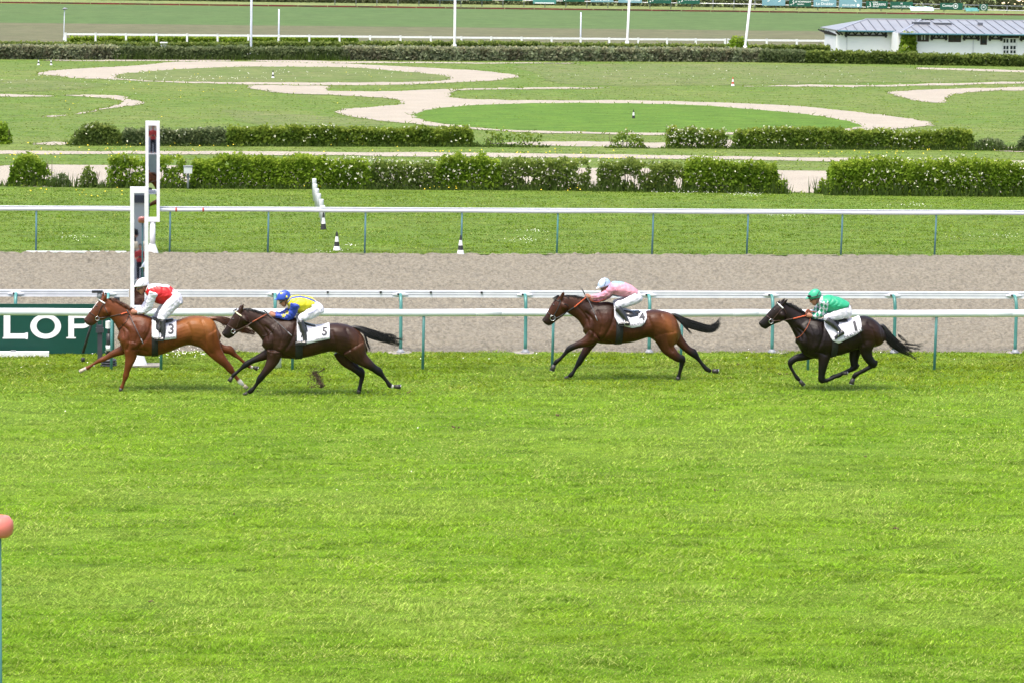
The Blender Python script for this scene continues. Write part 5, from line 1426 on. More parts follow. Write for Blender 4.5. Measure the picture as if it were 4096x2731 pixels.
def tack(sp, H, bvh, z, Yc):
    # saddlecloth draped over the back, hem traced on the near side
    cl = sp['cloth']; cols = []
    top = crs(np.array(cl['top'], float), 1); X0 = cl['x0']; X1 = cl['x1']; n = 26; mcol = 19
    hem = np.array(cl['hem'], float)
    grid = []
    for i in range(n):
        u = i / (n - 1); x = X0 + (X1 - X0) * u
        hy = np.interp(x, hem[:, 0], hem[:, 1]); P1 = z.at(x, hy, Yc - .24)
        slant = cl.get('slant', 0)
        zc = z.at(x, sp['axis'], Yc)[2]
        h = cam_hit(bvh, *z.px(x, hy)); P1 = h[0] if h else P1
        a0 = math.atan2(P1[2] - zc, -(P1[1] - Yc)); row = []
        for j, a in enumerate(np.linspace(a0, math.pi - a0, mcol)):
            xx = P1[0] + slant * (math.sin(max(a, 0)) - math.sin(a0))
            d = Vector((0, -math.cos(a), math.sin(a))); o = Vector((xx, Yc, zc)); hh = bvh.ray_cast(o, d)
            p = np.array(hh[0]) if hh[0] is not None else np.array((xx, Yc, zc)) + np.array(d) * .25
            flap = cl.get('flap', .012) * (1 + .8 * math.sin(u * 9 + j * .4))
            e = (1 - abs(2 * j / (mcol - 1) - 1)); lift = .016 + flap * (1 - min(1, e * 4))
            row.append(p + np.array(d) * lift)
        grid.append(row)
    G_ = np.array(grid).reshape(-1, 3)
    fs = [[i * mcol + j, i * mcol + j + 1, (i + 1) * mcol + j + 1, (i + 1) * mcol + j] for i in range(n - 1) for j in range(mcol - 1)]
    m = MB(); m.add(G_, fs); me = m.mesh('cloth'); cb = bvh_of(me)
    t = thing('saddlecloth', G_[len(G_) // 2], sp['cloth_label'], 'saddlecloth', 'numbered saddlecloths')
    o = link('cloth', me, CLOTH, t); so = o.modifiers.new('thick', 'SOLIDIFY'); so.thickness = .006; so.offset = 0
    # printed number and place name laid on the cloth
    def printed(s, px, py, hpx, ang, name, bold=0.0, sq=1.0, fold=0):
        tm = text_mesh(s, 1.0, bold); bm = bmesh.new(); bm.from_mesh(tm)
        bmesh.ops.triangulate(bm, faces=bm.faces[:]); bmesh.ops.subdivide_edges(bm, edges=[e for e in bm.edges if e.calc_length() > .14], cuts=3, use_grid_fill=False)
        bmesh.ops.triangulate(bm, faces=bm.faces[:]); bm.to_mesh(tm); bm.free()
        a = coords(tm); ca, sa = math.cos(math.radians(ang)), math.sin(math.radians(ang)); out = []
        for (x, y, _) in a:
            x, y = x * hpx * 1.38 * sq, y * hpx * 1.38
            qx = px + x * ca + y * sa; qy = py + x * sa - y * ca
            h = cam_hit(cb, *z.px(qx, qy)); out.append(h[0] - h[2] * .011 if h else z.at(qx, qy, Yc - .3))
        tm.vertices.foreach_set('co', np.array(out, np.float32).ravel()); tm.update()
        link(name, tm, NUMB, t, False)
    for (s, px, py, hpx, ang, b, sq) in cl['print']: printed(s, px, py, hpx, ang, 'number' if len(s) == 1 else 'lettering', b, sq)
    # saddle
    sd_ = sp['saddle']; S = thing('racing_saddle', z.at(*sd_['seat'][1][:2], Yc), sp['saddle_label'], 'saddle', 'small black racing saddles')
    m = MB(); limb_rings(m, z, sd_['seat'], Yc, 0, 0, 0, 1.0, 4, 12, .6, .13); m.build('seat', LEATHER, S)
    for s in (-1, 1):
        m = MB(); f_ = sd_['flap']; pts = []
        for (x, y) in f_:
            if s < 0:
                h = cam_hit(cb, *z.px(x, y)); p = h[0] - h[2] * .012 if h else z.at(x, y, Yc - .2)
            else:
                p = z.at(x, y, Yc); hh = bvh.ray_cast(Vector((p[0], Yc + 1.2, p[2])), Vector((0, -1, 0))); p = np.array(hh[0]) + np.array([0, .03, 0]) if hh[0] is not None else p + np.array([0, .2, 0])
            pts.append(p)
        c_ = np.mean(pts, 0) + np.array([0, s * .012, 0]); k = len(pts); m.add(pts + [c_], [[i, (i + 1) % k, k] for i in range(k)]); fl = m.build('flap', LEATHER, S); so = fl.modifiers.new('t', 'SOLIDIFY'); so.thickness = .008
    gx = sd_['girth']
    # strip from the near side under the belly to the far side
    band = []
    for (x, yy) in gx:
        X = z.at(x, yy, Yc - .25)[0]; zc = z.at(x, sp['axis'], Yc)[2]; band.append(wrap(bvh, Yc, X, zc, math.radians(-200), math.radians(20), 34, .009))
    v_ = band[0] + band[1]; m = MB(); m.add(v_, [[j, j + 1, 34 + j + 1, 34 + j] for j in range(33)]); gi = m.build('girth', WEB, S); so = gi.modifiers.new('t', 'SOLIDIFY'); so.thickness = .008; so.offset = 0
    for (tx, ty, s) in sd_['stirrups']:
        Y = Yc + s * sd_.get('sty', .30); c_ = z.at(tx, ty, Y); q0 = z.at(*sd_['bar'], Yc + s * .2)
        m = MB(); m.tube([q0, (q0 + c_) / 2 + np.array([.0, s * .05, 0]), c_ + np.array([0, 0, .10])], .008, 4, 3); m.build('stirrup_leather', LEATHER, S)
        m = MB(); m.tube([c_ + np.array([.0, -.05, 0]), c_ + np.array([0, -.045, .06]), c_ + np.array([0, 0, .10]), c_ + np.array([0, .045, .06]), c_ + np.array([0, .05, 0]), c_ + np.array([0, -.05, 0])], .006, 6, 3); m.build('stirrup', STEEL, S)
SKIN = vcm('skin', .5, .35, 20, .10)
SILK = vcm('racing_silk', .40, .35, 9, .08, .55, 16)
BREECH = pm('white_breeches', (.58, .57, .63), (.52, .51, .57), 12, .5, .5, 18)
HELM = vcm('helmet_cover', .38, .4, 12, .05)
GOGG = pm('goggle_lens', (.10, .11, .04), (.05, .05, .03), 30, .12, spec=.8)
def wrinkle(me, amp, sc, seed):
    P_ = coords(me); N_ = np.empty(len(P_) * 3, np.float32); me.vertices.foreach_get('normal', N_); N_ = N_.reshape(-1, 3)
    u = P_[:, 0] + P_[:, 1] * .7; v = P_[:, 2] - P_[:, 1] * .5
    d = (fbm(u, v + u * .6, sc, seed, 3) - .5) * 1.6 * amp
    # folds: sharp creases between soft puffs, running slantwise
    rdg = 1 - np.abs(2 * vnoise(u * .55 + v * .6, v - u * .55, sc * .62, seed + 7) - 1); d += amp * .9 * (.55 - rdg ** 3)
    me.vertices.foreach_set('co', (P_ + N_ * d[:, None]).astype(np.float32).ravel()); me.update()

def jockey(sp):
    z = sp['z']; Yc = sp['Y']; c0 = z.at(*sp['torso'][2][:2], Yc)
    J = thing('person', (c0[0], Yc, z.at(*sp['foot'], Yc)[2]), sp['label'], 'person', 'riders crouched over their horses')
    # body ---------------------------------------------------------
    b = MB()
    span_rings(b, z, [(tx * .88 + bx * .12, ty * .88 + by * .12, tx * .12 + bx * .88, ty * .12 + by * .88, hw * .82) for tx, ty, bx, by, hw in sp['torso']], Yc, 3, 14)
    span_rings(b, z, sp['neck'], Yc, 3, 12); span_rings(b, z, sp['face'], Yc, 3, 14)
    k = z.m(1, Yc)
    for (x, y, rx, ry, yy, dp) in sp['bumps']: b.ell(z.at(x, y, Yc + yy), (rx * k, 0, 0), (0, 0, ry * k), (0, dp, 0), 6, 10)
    for key, s in (('arm', -1), ('farm', 1)):
        limb_rings(b, z, [(x, y, h * .72) for x, y, h in sp[key]], Yc, s, .17, sp.get('hand_dy', .06), .9, 3, 10)
        W_ = z.at(*sp[key][-1][:2], Yc + s * sp.get('hand_dy', .06)); K_ = z.at(*sp[key + '_hand'], Yc + s * sp.get('hand_dy', .06)); d = K_ - W_; L = max(np.linalg.norm(d), .05); d /= np.linalg.norm(d)
        v_ = np.array([-d[2], 0, d[0]]); v_ = v_ if v_[2] > 0 else -v_; inw = np.array([0, -s, 0.0])
        b.tube([W_ - d * .03, W_ + d * .03], [.026, .028], 8)
        b.ell(W_ + d * .05, d * .055, v_ * .042, inw * .022, 7, 10)
        for i in range(4):
            o_ = W_ + d * (.088 - .006 * abs(i - 1.4)) + v_ * (.030 - .020 * i); fl = (.034, .038, .035, .027)[i]
            b.tube([o_ - d * .02, o_ + d * fl * .5, o_ + d * fl * .75 + inw * .024 - v_ * .006, o_ + d * .006 + inw * .042 - v_ * .010], [.0105, .0105, .0095, .008], 6, 2)
        b.tube([W_ + d * .03 + v_ * .030, W_ + d * .07 + v_ * .046 + inw * .012, W_ + d * .10 + v_ * .034 + inw * .02], [.013, .0115, .009], 6, 2)
    for key, s in (('thigh', -1), ('fthigh', 1)):
        limb_rings(b, z, [(x, y, h * .62) for x, y, h in sp[key]], Yc, s, .11, .235, .72, 3, 10)
    for key, s in (('boot', -1), ('fboot', 1)):
        limb_rings(b, z, [(x, y, h * .7) for x, y, h in sp[key]], Yc, s, .25, .30, .85, 3, 10)
    me = fuse(b, .0105, 2, .5, 'body'); P_ = coords(me); q = z.inv(P_)
    c = np.tile(np.array((.33, .15, .095)), (len(P_), 1))
    hx, hy = sp['hair_spot']; kk = np.clip(1.6 - np.linalg.norm((q - np.array((hx, hy))) / np.array((22, 20)), axis=1), 0, .8)[:, None]; c = c * (1 - kk) + np.array((.07, .04, .025)) * kk
    set_cols(me, c); link('body', me, SKIN, J)
    bv = bvh_of(me)
    # jacket ------------------------------------------------------
    m = MB(); span_rings(m, z, sp['torso'], Yc, 4, 20, .3)
    me = fuse(m, .013, 2, .5, 'jacket'); wrinkle(me, .013, .10, 11); P_ = coords(me); q = z.inv(P_)
    set_cols(me, sp['torso_col'](q, P_, Yc)); jk = link('jacket', me, SILK, J)
    for key, s in (('arm', -1), ('farm', 1)):
        m = MB(); limb_rings(m, z, sp[key], Yc, s, .175, sp.get('hand_dy', .06), .88, 5, 14, .25)
        me = fuse(m, .011, 1, .5, 'sleeve'); wrinkle(me, .014, .075, 15 + s); P_ = coords(me); q = z.inv(P_)
        set_cols(me, sp['sleeve_col'](q, P_, Yc)); link('sleeve', me, SILK, jk)
    m = MB(); cx = sp['collar']; m.tube([z.at(cx[0][0], cx[0][1], Yc - .03), z.at((cx[0][0] + cx[1][0]) / 2, (cx[0][1] + cx[1][1]) / 2, Yc - .075), z.at(cx[1][0], cx[1][1], Yc - .03)], .012, 6, 4)
    m.tube([z.at(cx[0][0], cx[0][1], Yc + .03), z.at((cx[0][0] + cx[1][0]) / 2, (cx[0][1] + cx[1][1]) / 2, Yc + .075), z.at(cx[1][0], cx[1][1], Yc + .03)], .012, 6, 4)
    m.build('collar', sp.get('collar_mat', WPAINT), jk)
    # breeches ----------------------------------------------------
    m = MB(); span_rings(m, z, sp['hips'], Yc, 4, 18, .6)
    for key, s in (('thigh', -1), ('fthigh', 1)): limb_rings(m, z, sp[key], Yc, s, .10, .235, .8, 4, 16, .3)
    me = fuse(m, .013, 3, .5, 'breeches'); wrinkle(me, .010, .09, 21); br = link('breeches', me, BREECH, J)
    if 'name_print' in sp:
        s_, x, y, hp, ang = sp['name_print']; cb = bvh_of(me); tm = text_mesh(s_, 1.0, .01); a = coords(tm); ca, sa = math.cos(math.radians(ang)), math.sin(math.radians(ang)); out = []
        for (u, w, _) in a:
            u, w = u * hp * 1.3, w * hp * 1.3; qx = x + u * ca + w * sa; qy = y + u * sa - w * ca; h = cam_hit(cb, *z.px(qx, qy)); out.append(h[0] - h[2] * .008 if h else z.at(qx, qy, Yc - .3))
        tm.vertices.foreach_set('co', np.array(out, np.float32).ravel()); tm.update(); link('name_lettering', tm, pm('blue_grey_print', (.16, .19, .36), (.14, .16, .3), 9, .7), br, False)
    # boots -------------------------------------------------------
    for key, s in (('boot', -1), ('fboot', 1)):
        m = MB(); limb_rings(m, z, sp[key], Yc, s, .245, .30, .85, 4, 14, .3)
        ft = sp['foot_' + ('n' if s < 0 else 'f')]; limb_rings(m, z, ft, Yc, s, .30, .32, 1.0, 3, 10, .5, .035)
        me = fuse(m, .010, 2, .5, 'boot'); bt = link('boot', me, LEATHER, J)
        e = np.array(ft[0][:2]), np.array(ft[-1][:2]); h_ = ft[1][2]
        m = MB(); m.beam(z.at(e[0][0], e[0][1] + h_ * .9, Yc + s * .31), z.at(e[1][0], e[1][1] + h_ * .9, Yc + s * .31), .075, .014); m.build('sole', BLACK, bt, False)
    # helmet ------------------------------------------------------
    hm = sp['helmet']; f_ = z.at(*hm['front'], Yc); k_ = z.at(*hm['back'], Yc); ap = z.at(*hm['apex'], Yc); c_ = (f_ + k_) / 2; a_ = (f_ - k_) / 2
    u_ = ap - c_; ph = np.linspace(-.12, 1.5, 12)
    m = MB(); m.rings([c_ + u_ * math.sin(t) for t in ph], [a_ * math.cos(t) for t in ph], [np.array([0, .098, 0]) * math.cos(t) for t in ph], 24, .02)
    me = m.mesh('shell'); q = z.inv(coords(me)); set_cols(me, sp['helmet_col'](q)); hl = link('helmet', me, HELM, J)
    bm = bmesh.new(); bm.from_mesh(me); bm.free()
    tip = z.at(*hm['peak'], Yc); d = tip - f_; m = MB()
    m.rings([f_ - d * .6, f_ + d * .1, f_ + d * .65, tip], [np.array([0, 0, .010])] * 2 + [np.array([0, 0, .007]), np.array([0, 0, .003])], [(0, .095, 0), (0, .088, 0), (0, .06, 0), (0, .022, 0)], 12, .3)
    me = m.mesh('peak'); set_cols(me, np.tile(np.array(sp['peak_col']), (len(me.vertices), 1))); link('peak', me, HELM, hl)
    hb = bvh_of(hl.data)
    for (line, r_, mt, nm) in sp.get('helmet_lines', []):
        m = MB(); strap(m, hb, z, line, r_, Yc - .09, .002); m.build(nm, mt, hl)
    for (x, y, r_) in sp.get('stars', []):
        pts = []
        for i in range(10):
            rr = r_ if i % 2 == 0 else r_ * .45; t = math.pi / 2 + i * math.pi / 5; h = cam_hit(hb, *z.px(x + rr * math.cos(t), y - rr * math.sin(t)))
            if h: pts.append(h[0] - h[2] * .004)
        if len(pts) == 10: m = MB(); c2 = np.mean(pts, 0) + np.array([0, -.006, 0]); m.add(pts + [c2], [[i, (i + 1) % 10, 10] for i in range(10)]); m.build('star', pm('yellow_star', (.78, .70, .10), (.7, .62, .08), 9, .5), hl, False)
    # goggles and chin strap
    gx, gy = sp['goggles']; h = cam_hit(bv, *z.px(gx, gy)); g = h[0] if h else z.at(gx, gy, Yc - .05)
    m = MB(); m.ell(g, (.030, .012, 0), (0, 0, .021), (-.006, .016, 0), 7, 12); go = m.build('goggles', BLACK, J)
    m = MB(); m.ell(g + np.array([-.004, -.010, 0]), (.017, .006, 0), (0, 0, .012), (-.003, .011, 0), 6, 10); m.build('lens', GOGG, go)
    m = MB(); strap(m, bv, z, [sp['goggles'], ((gx + sp['ear'][0]) / 2, (gy + sp['ear'][1]) / 2 - 4), sp['ear']], .010, Yc - .07, .004); m.build('goggle_strap', BLACK, go)
    m = MB(); strap(m, bv, z, sp['chin'], .006, Yc - .06, .003); m.build('chin_strap', BLACK, hl)
    # whip
    if 'whip' in sp:
        w_ = sp['whip']; t = thing('riding_whip', z.at(*w_[0][:2], Yc - .16), sp['whip_label'], 'whip', 'riding whips')
        pts = [z.at(x, y, Yc - d_) for x, y, d_ in w_]
        m = MB(); m.tube(pts[:2], .011, 8); m.build('handle', BLACK, t)
        m = MB(); m.tube(pts[1:], [.007] * (len(pts) - 2) + [.005], 6); m.build('shaft', pm('whip_grey', (.10, .10, .11), (.05, .05, .055), 9, .4), t)
        e = pts[-1]; d = (pts[-1] - pts[-2]); d /= np.linalg.norm(d); m = MB(); m.tube([e - d * .10, e], .009, 6); m.build('popper', pm('whip_popper', (.2, .2, .21), (.15, .15, .16), 9, .6), t)
    return J

ZA, ZBh, ZC, ZD = Zm(280, 1080, 2.94), Zm(840, 1120, 2.94), Zm(2120, 1080, 2.94), Zm(2980, 1110, 3.178)
BLK = (.012, .010, .010)
# ---------------------------------------------------------------- leading chestnut, number 3
A = dict(marks=[(580, 790), (925, 540), (1500, 540), (1000, 1005), (1740, 750)], z=ZA, Y=59.06, seed=1, label='chestnut race horse in front, white browband, number 3, passing the mirror post', axis=780,
    trunk=[(575, 730, 588, 850, .09), (650, 570, 630, 955, .19), (800, 515, 790, 1000, .235), (925, 540, 915, 1010, .265), (1090, 612, 1050, 1000, .285), (1250, 592, 1200, 948, .285), (1400, 547, 1330, 895, .28), (1500, 540, 1430, 882, .275), (1620, 556, 1570, 925, .26), (1700, 610, 1690, 930, .21), (1738, 690, 1745, 860, .11)],
    neck=[(430, 332, 452, 555, .065), (560, 388, 508, 605, .072), (680, 458, 560, 695, .088), (800, 512, 600, 800, .135), (905, 540, 660, 900, .17)],
    head=[(398, 318, 482, 455, .066), (332, 362, 470, 545, .092), (272, 440, 402, 585, .080), (225, 505, 335, 602, .058), (183, 556, 292, 642, .050), (163, 585, 248, 656, .043), (170, 605, 218, 652, .026)],
    ears=[(402, 352, 434, 282, 22, -1), (385, 330, 396, 250, 18, 1)], eye=(318, 428), nostril=(182, 590),
    legs=[dict(near=True, j=(5, 8), p=[(735, 850, 95, .09), (720, 950, 82, .075), (712, 1030, 66, .062), (690, 1110, 47), (668, 1190, 37), (655, 1240, 35), (640, 1290, 29), (622, 1340, 25), (608, 1380, 27)], hoof=((604, 1385, 26), (594, 1420, 30)), low=.09),
          dict(near=False, j=(4, 7), p=[(690, 900, 80, .08), (600, 945, 55, .06), (500, 985, 40), (425, 1028, 33), (365, 1055, 31), (300, 1088, 24), (240, 1128, 23), (200, 1150, 25), (165, 1165, 20)], hoof=((172, 1160, 22), (118, 1192, 28)), pale=True, shoe=True, sock=7.2),
          dict(near=True, j=(5, 8), hind=1, p=[(1600, 780, 150, .11), (1660, 880, 115, .10), (1712, 965, 86, .08), (1778, 1045, 62), (1840, 1110, 49), (1885, 1165, 43), (1925, 1215, 33), (1962, 1268, 28), (2000, 1312, 29), (2035, 1350, 24)], hoof=((2045, 1352, 25), (2082, 1388, 28)), sock=7.4, pale=True, top=.15),
          dict(near=False, j=(3, 7), hind=1, p=[(1660, 830, 90, .10), (1740, 895, 60, .07), (1800, 925, 50), (1885, 945, 48), (1940, 995, 36), (2000, 1040, 27), (2060, 1095, 25), (2105, 1128, 25), (2150, 1145, 21)], hoof=((2158, 1140, 22), (2205, 1158, 34)), sock=7.3, shoe=True, top=.15)],
    muscle=[(1560, 720, 120, 95, 60, .20), (1660, 830, 95, 70, 70, .16), (740, 800, 120, 60, 60, .17), (800, 900, 70, 55, 20, .16), (860, 720, 130, 70, 60, .17), (430, 490, 55, 42, 60, .055), (1480, 800, 60, 90, 80, .20)],
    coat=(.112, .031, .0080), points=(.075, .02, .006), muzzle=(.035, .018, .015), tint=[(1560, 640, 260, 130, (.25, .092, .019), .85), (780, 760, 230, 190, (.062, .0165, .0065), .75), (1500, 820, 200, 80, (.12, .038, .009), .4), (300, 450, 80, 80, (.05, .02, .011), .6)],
    blaze=[(322, 372), (300, 395), (262, 448)],
    crest=[(455, 338), (560, 385), (640, 430), (700, 468)], hair=hair_mat('chestnut_hair', (.13, .04, .011), (.06, .02, .008)), mane_near=.4,
    tail=[(1655, 575, 25), (1740, 575, 36), (1840, 605, 44), (1950, 660, 46), (2070, 705, 42), (2215, 752, 26)], wisps=[(1780, 620, 1808, 650, 1815, 670, 10)],
    hand=(672, 500), hand_dy=.07,
    bridle=dict(straps=[[(395, 395), (405, 440), (445, 515)], [(385, 405), (345, 490), (320, 560)], [(230, 500), (275, 530), (300, 560)], [(330, 350), (360, 372)]], brow=[(332, 348), (365, 368), (412, 396)], ring=((322, 573), 23), rein=[(390, 562), (470, 550), (600, 520)], mat=BROWNL, grip=ORANGE_REIN,
        loops=[('skin', [(690, 540), (660, 610), (620, 650), (570, 700)], BROWNL), ('air', [(690, 505), (760, 512), (860, 520), (940, 480), (980, 462)], -.03, ORANGE_REIN)]),
    cloth=dict(x0=962, x1=1250, top=[(962, 560), (1250, 560)], hem=[(962, 790), (1000, 812), (1120, 820), (1250, 805)], print=[('3', 1190, 700, 118, 4, .025, .95), ('DEAUVILLE', 1180, 792, 20, -4, .0, .8)], flap=.006),
    saddle=dict(seat=[(960, 560, 20), (1040, 590, 24), (1130, 600, 22), (1210, 585, 18)], flap=[(1010, 590), (1110, 595), (1120, 690), (1060, 740), (1010, 690)], girth=[(962, 990), (1034, 985)], stirrups=[(1045, 810, -1), (1010, 800, 1)], bar=(1050, 610)),
    cloth_label='white saddlecloth with black number 3 on the leading chestnut horse', saddle_label='black racing saddle under the rider in red and white')
JA = dict(z=ZA, Y=59.06, label='rider in red and white silks with white helmet, standing highest in the stirrups, leading', foot=(1060, 830), hand_dy=.07,
    torso=[(900, 195, 880, 262, .07), (945, 172, 905, 300, .16), (1010, 165, 965, 362, .19), (1100, 170, 1050, 400, .185), (1180, 190, 1140, 398, .175), (1240, 250, 1205, 345, .15)],
    neck=[(905, 170, 860, 215, .05), (925, 185, 880, 265, .055)],
    face=[(775, 178, 925, 165, .07), (785, 205, 915, 200, .074), (792, 230, 895, 228, .07), (805, 255, 880, 256, .06), (828, 283, 872, 276, .042)],
    bumps=[(798, 246, 12, 9, 0, .014), (862, 216, 10, 15, -.072, .012), (862, 216, 10, 15, .072, .012), (850, 282, 16, 9, 0, .03)], hair_spot=(895, 200), ear=(862, 214),
    arm=[(985, 270, 55), (955, 340, 50), (930, 420, 44), (905, 465, 38), (850, 490, 31), (790, 498, 24)], arm_hand=(672, 498), farm=[(975, 285, 52), (930, 360, 46), (890, 425, 40), (840, 462, 34), (770, 480, 24)], farm_hand=(690, 478),
    hips=[(1190, 210, 1160, 380, .165), (1250, 245, 1200, 400, .175), (1300, 285, 1230, 430, .17), (1325, 340, 1270, 430, .13)],
    thigh=[(1255, 340, 82), (1200, 405, 78), (1140, 475, 70), (1085, 545, 58), (1075, 578, 46)], fthigh=[(1230, 350, 80), (1160, 410, 72), (1090, 475, 62), (1035, 535, 50), (1028, 560, 40)],
    boot=[(1085, 590, 40), (1092, 640, 35), (1096, 700, 32), (1098, 760, 28), (1095, 800, 26)], fboot=[(1030, 578, 32), (1035, 620, 28), (1022, 680, 26), (1012, 740, 24), (1010, 770, 22)],
    foot_n=[(985, 806, 14), (1040, 812, 18), (1100, 818, 24)], foot_f=[(965, 785, 13), (1010, 788, 17), (1050, 790, 20)],
    helmet=dict(front=(762, 195), back=(928, 165), apex=(852, 92), peak=(735, 208)), helmet_lines=[([(880, 110), (868, 150), (835, 200)], .003, GREYM, 'cover_seam')], helmet_col=lambda q: np.tile(np.array((.60, .60, .64)), (len(q), 1)), peak_col=(.6, .6, .64),
    goggles=(806, 226), chin=[(868, 235), (872, 262), (855, 287)], collar=((925, 178), (885, 275)),
    torso_col=lambda q, P_, Yc: np.where((((q[:, 1] - (235 - .35 * (q[:, 0] - 900)) < 0) & (q[:, 0] < 1010) | (q[:, 1] < 190 + .10 * (q[:, 0] - 1000)) & (q[:, 0] < 1170)) & (q[:, 0] > 918))[:, None], np.array((.58, .57, .62)), np.array((.46, .012, .014))),
    sleeve_col=lambda q, P_, Yc: np.tile(np.array((.58, .58, .65)), (len(q), 1)),
    whip=[(668, 470, .12), (700, 535, .14), (780, 700, .30), (862, 866, .33)], whip_label='thin dark whip hanging from the hand of the leading rider')
# ---------------------------------------------------------------- dark bay, number 5
B_ = dict(marks=[(628, 745), (1000, 438), (1500, 507), (1030, 922), (1832, 790)], z=ZBh, Y=58.53, seed=2, label='dark brown race horse second from the left, number 5, nearest to the viewer', axis=700,
    trunk=[(622, 690, 634, 800, .09), (700, 510, 685, 855, .19), (850, 450, 795, 905, .235), (1000, 438, 905, 920, .265), (1130, 512, 1030, 922, .285), (1270, 538, 1180, 895, .285), (1400, 514, 1330, 855, .28), (1500, 507, 1440, 840, .275), (1640, 534, 1560, 872, .26), (1740, 590, 1700, 905, .23), (1800, 662, 1795, 890, .17), (1832, 745, 1838, 860, .08)],
    neck=[(385, 347, 445, 540, .065), (500, 366, 505, 592, .072), (620, 402, 562, 642, .088), (750, 430, 622, 722, .13), (885, 443, 685, 812, .17)],
    head=[(350, 332, 455, 435, .066), (288, 388, 455, 505, .092), (238, 465, 400, 568, .080), (196, 535, 320, 622, .058), (157, 593, 272, 668, .050), (138, 620, 228, 690, .043), (147, 645, 204, 688, .026)],
    ears=[(362, 372, 396, 280, 22, -1), (345, 350, 372, 290, 18, 1)], eye=(275, 462), nostril=(163, 632),
    legs=[dict(near=True, j=(4, 7), p=[(760, 840, 95, .09), (742, 930, 78, .075), (690, 1025, 55), (628, 1105, 43), (588, 1158, 39), (552, 1215, 30), (517, 1265, 27), (482, 1300, 31), (448, 1324, 25)], hoof=((440, 1326, 24), (395, 1346, 22)), dark=(2.0, 1.5)),
          dict(near=False, j=(4, 7), p=[(720, 850, 75, .08), (650, 880, 58, .065), (560, 920, 42), (480, 955, 36), (425, 990, 36), (370, 1035, 29), (320, 1080, 24), (282, 1110, 25), (258, 1140, 23)], hoof=((258, 1138, 24), (228, 1185, 33)), dark=(1.0, 1.5), low=.10),
          dict(near=True, j=(5, 8), hind=1, p=[(1690, 800, 145, .11), (1740, 880, 110, .10), (1795, 935, 80, .08), (1862, 985, 60), (1930, 1035, 48), (1985, 1075, 45), (2030, 1125, 34), (2075, 1180, 28), (2115, 1235, 30), (2155, 1250, 24)], hoof=((2165, 1250, 24), (2240, 1252, 36)), dark=(2.6, 1.4), sock=8.4, shoe=True, top=.15),
          dict(near=False, j=(4, 8), hind=1, p=[(1540, 830, 95, .10), (1580, 910, 85, .09), (1630, 970, 72, .07), (1705, 1032, 55), (1770, 1085, 51), (1787, 1140, 39), (1777, 1190, 33), (1767, 1240, 29), (1757, 1285, 29)], hoof=((1755, 1290, 27), (1745, 1328, 31)), dark=(2.0, 1.5), top=.15)],
    muscle=[(1650, 680, 120, 95, 60, .20), (1760, 800, 90, 70, 70, .15), (770, 740, 120, 60, 60, .17), (800, 850, 70, 55, 20, .16), (880, 650, 130, 70, 60, .17), (410, 470, 55, 42, 60, .055), (1520, 760, 60, 85, 80, .20)],
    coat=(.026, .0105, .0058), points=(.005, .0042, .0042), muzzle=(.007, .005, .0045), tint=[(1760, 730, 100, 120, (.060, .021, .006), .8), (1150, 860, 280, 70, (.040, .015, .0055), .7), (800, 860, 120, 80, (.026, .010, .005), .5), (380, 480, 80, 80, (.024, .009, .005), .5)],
    crest=[(395, 345), (500, 362), (620, 400), (720, 428)], hair=hair_mat('black_hair', (.006, .0055, .0055), (.011, .009, .008)), forelock=[(315, 345)],
    tail=[(1690, 555, 24), (1790, 585, 42), (1880, 630, 50), (1990, 665, 48), (2120, 705, 44), (2265, 768, 22)], wisps=[(1820, 640, 1850, 740, 1880, 822, 40), (2050, 640, 2140, 650, 2200, 660, 14), (2120, 660, 2200, 690, 2290, 700, 14)],
    hand=(665, 405), hand_dy=.07,
    bridle=dict(straps=[[(375, 430), (420, 475), (470, 500)], [(352, 445), (340, 490), (312, 560)], [(203, 530), (250, 562), (290, 580)]], brow=[(295, 372), (330, 400), (372, 428)], ring=((272, 605), 24), rein=[(330, 588), (430, 540), (500, 495)], mat=BROWNL, grip=BROWN_REIN, browmat=pm('cream_strap', (.72, .66, .48), (.62, .56, .4), 9, .6),
        loops=[('skin', [(765, 470), (768, 530), (730, 600), (670, 650), (615, 655)], BROWNL), ('air', [(690, 395), (740, 390), (790, 395)], .05, BROWN_REIN)]),
    cloth=dict(x0=1022, x1=1408, top=[(1022, 500), (1408, 515)], hem=[(1000, 722), (1060, 742), (1150, 746), (1280, 715), (1408, 692)], print=[('5', 1348, 608, 100, 6, .025, 1.0), ('DEAUVILLE', 1300, 690, 22, -6, .0, .8)], flap=.006),
    saddle=dict(seat=[(1010, 478, 20), (1090, 512, 26), (1170, 535, 24), (1240, 542, 16)], flap=[(1040, 520), (1130, 535), (1150, 600), (1110, 650), (1060, 610)], girth=[(1005, 915), (1090, 912)], stirrups=[(1070, 740, -1), (1060, 740, 1)], bar=(1090, 540)),
    cloth_label='white saddlecloth with black number 5 on the dark brown horse', saddle_label='black racing saddle under the rider in yellow and blue')
def b_sleeve(q, P_, Yc):
    c = np.tile(np.array((.022, .05, .32)), (len(q), 1))
    for (x, y, r_) in ((905, 385, 26), (866, 422, 28), (925, 330, 14)):
        d = q - np.array((x, y)); a = np.arctan2(d[:, 1], d[:, 0]); rr = r_ * (.72 + .35 * np.cos(5 * a + 1.2)); c[np.hypot(d[:, 0], d[:, 1]) < rr] = (.52, .47, .02)
    return c
def b_torso(q, P_, Yc):
    line = np.interp(q[:, 0], [915, 960, 1060, 1140, 1200, 1262], [265, 212, 196, 212, 236, 266])
    st = np.abs(q[:, 1] - line) < 10
    return np.where((st & (P_[:, 1] < Yc + .2))[:, None], np.array((.03, .065, .32)), np.array((.54, .49, .02)))
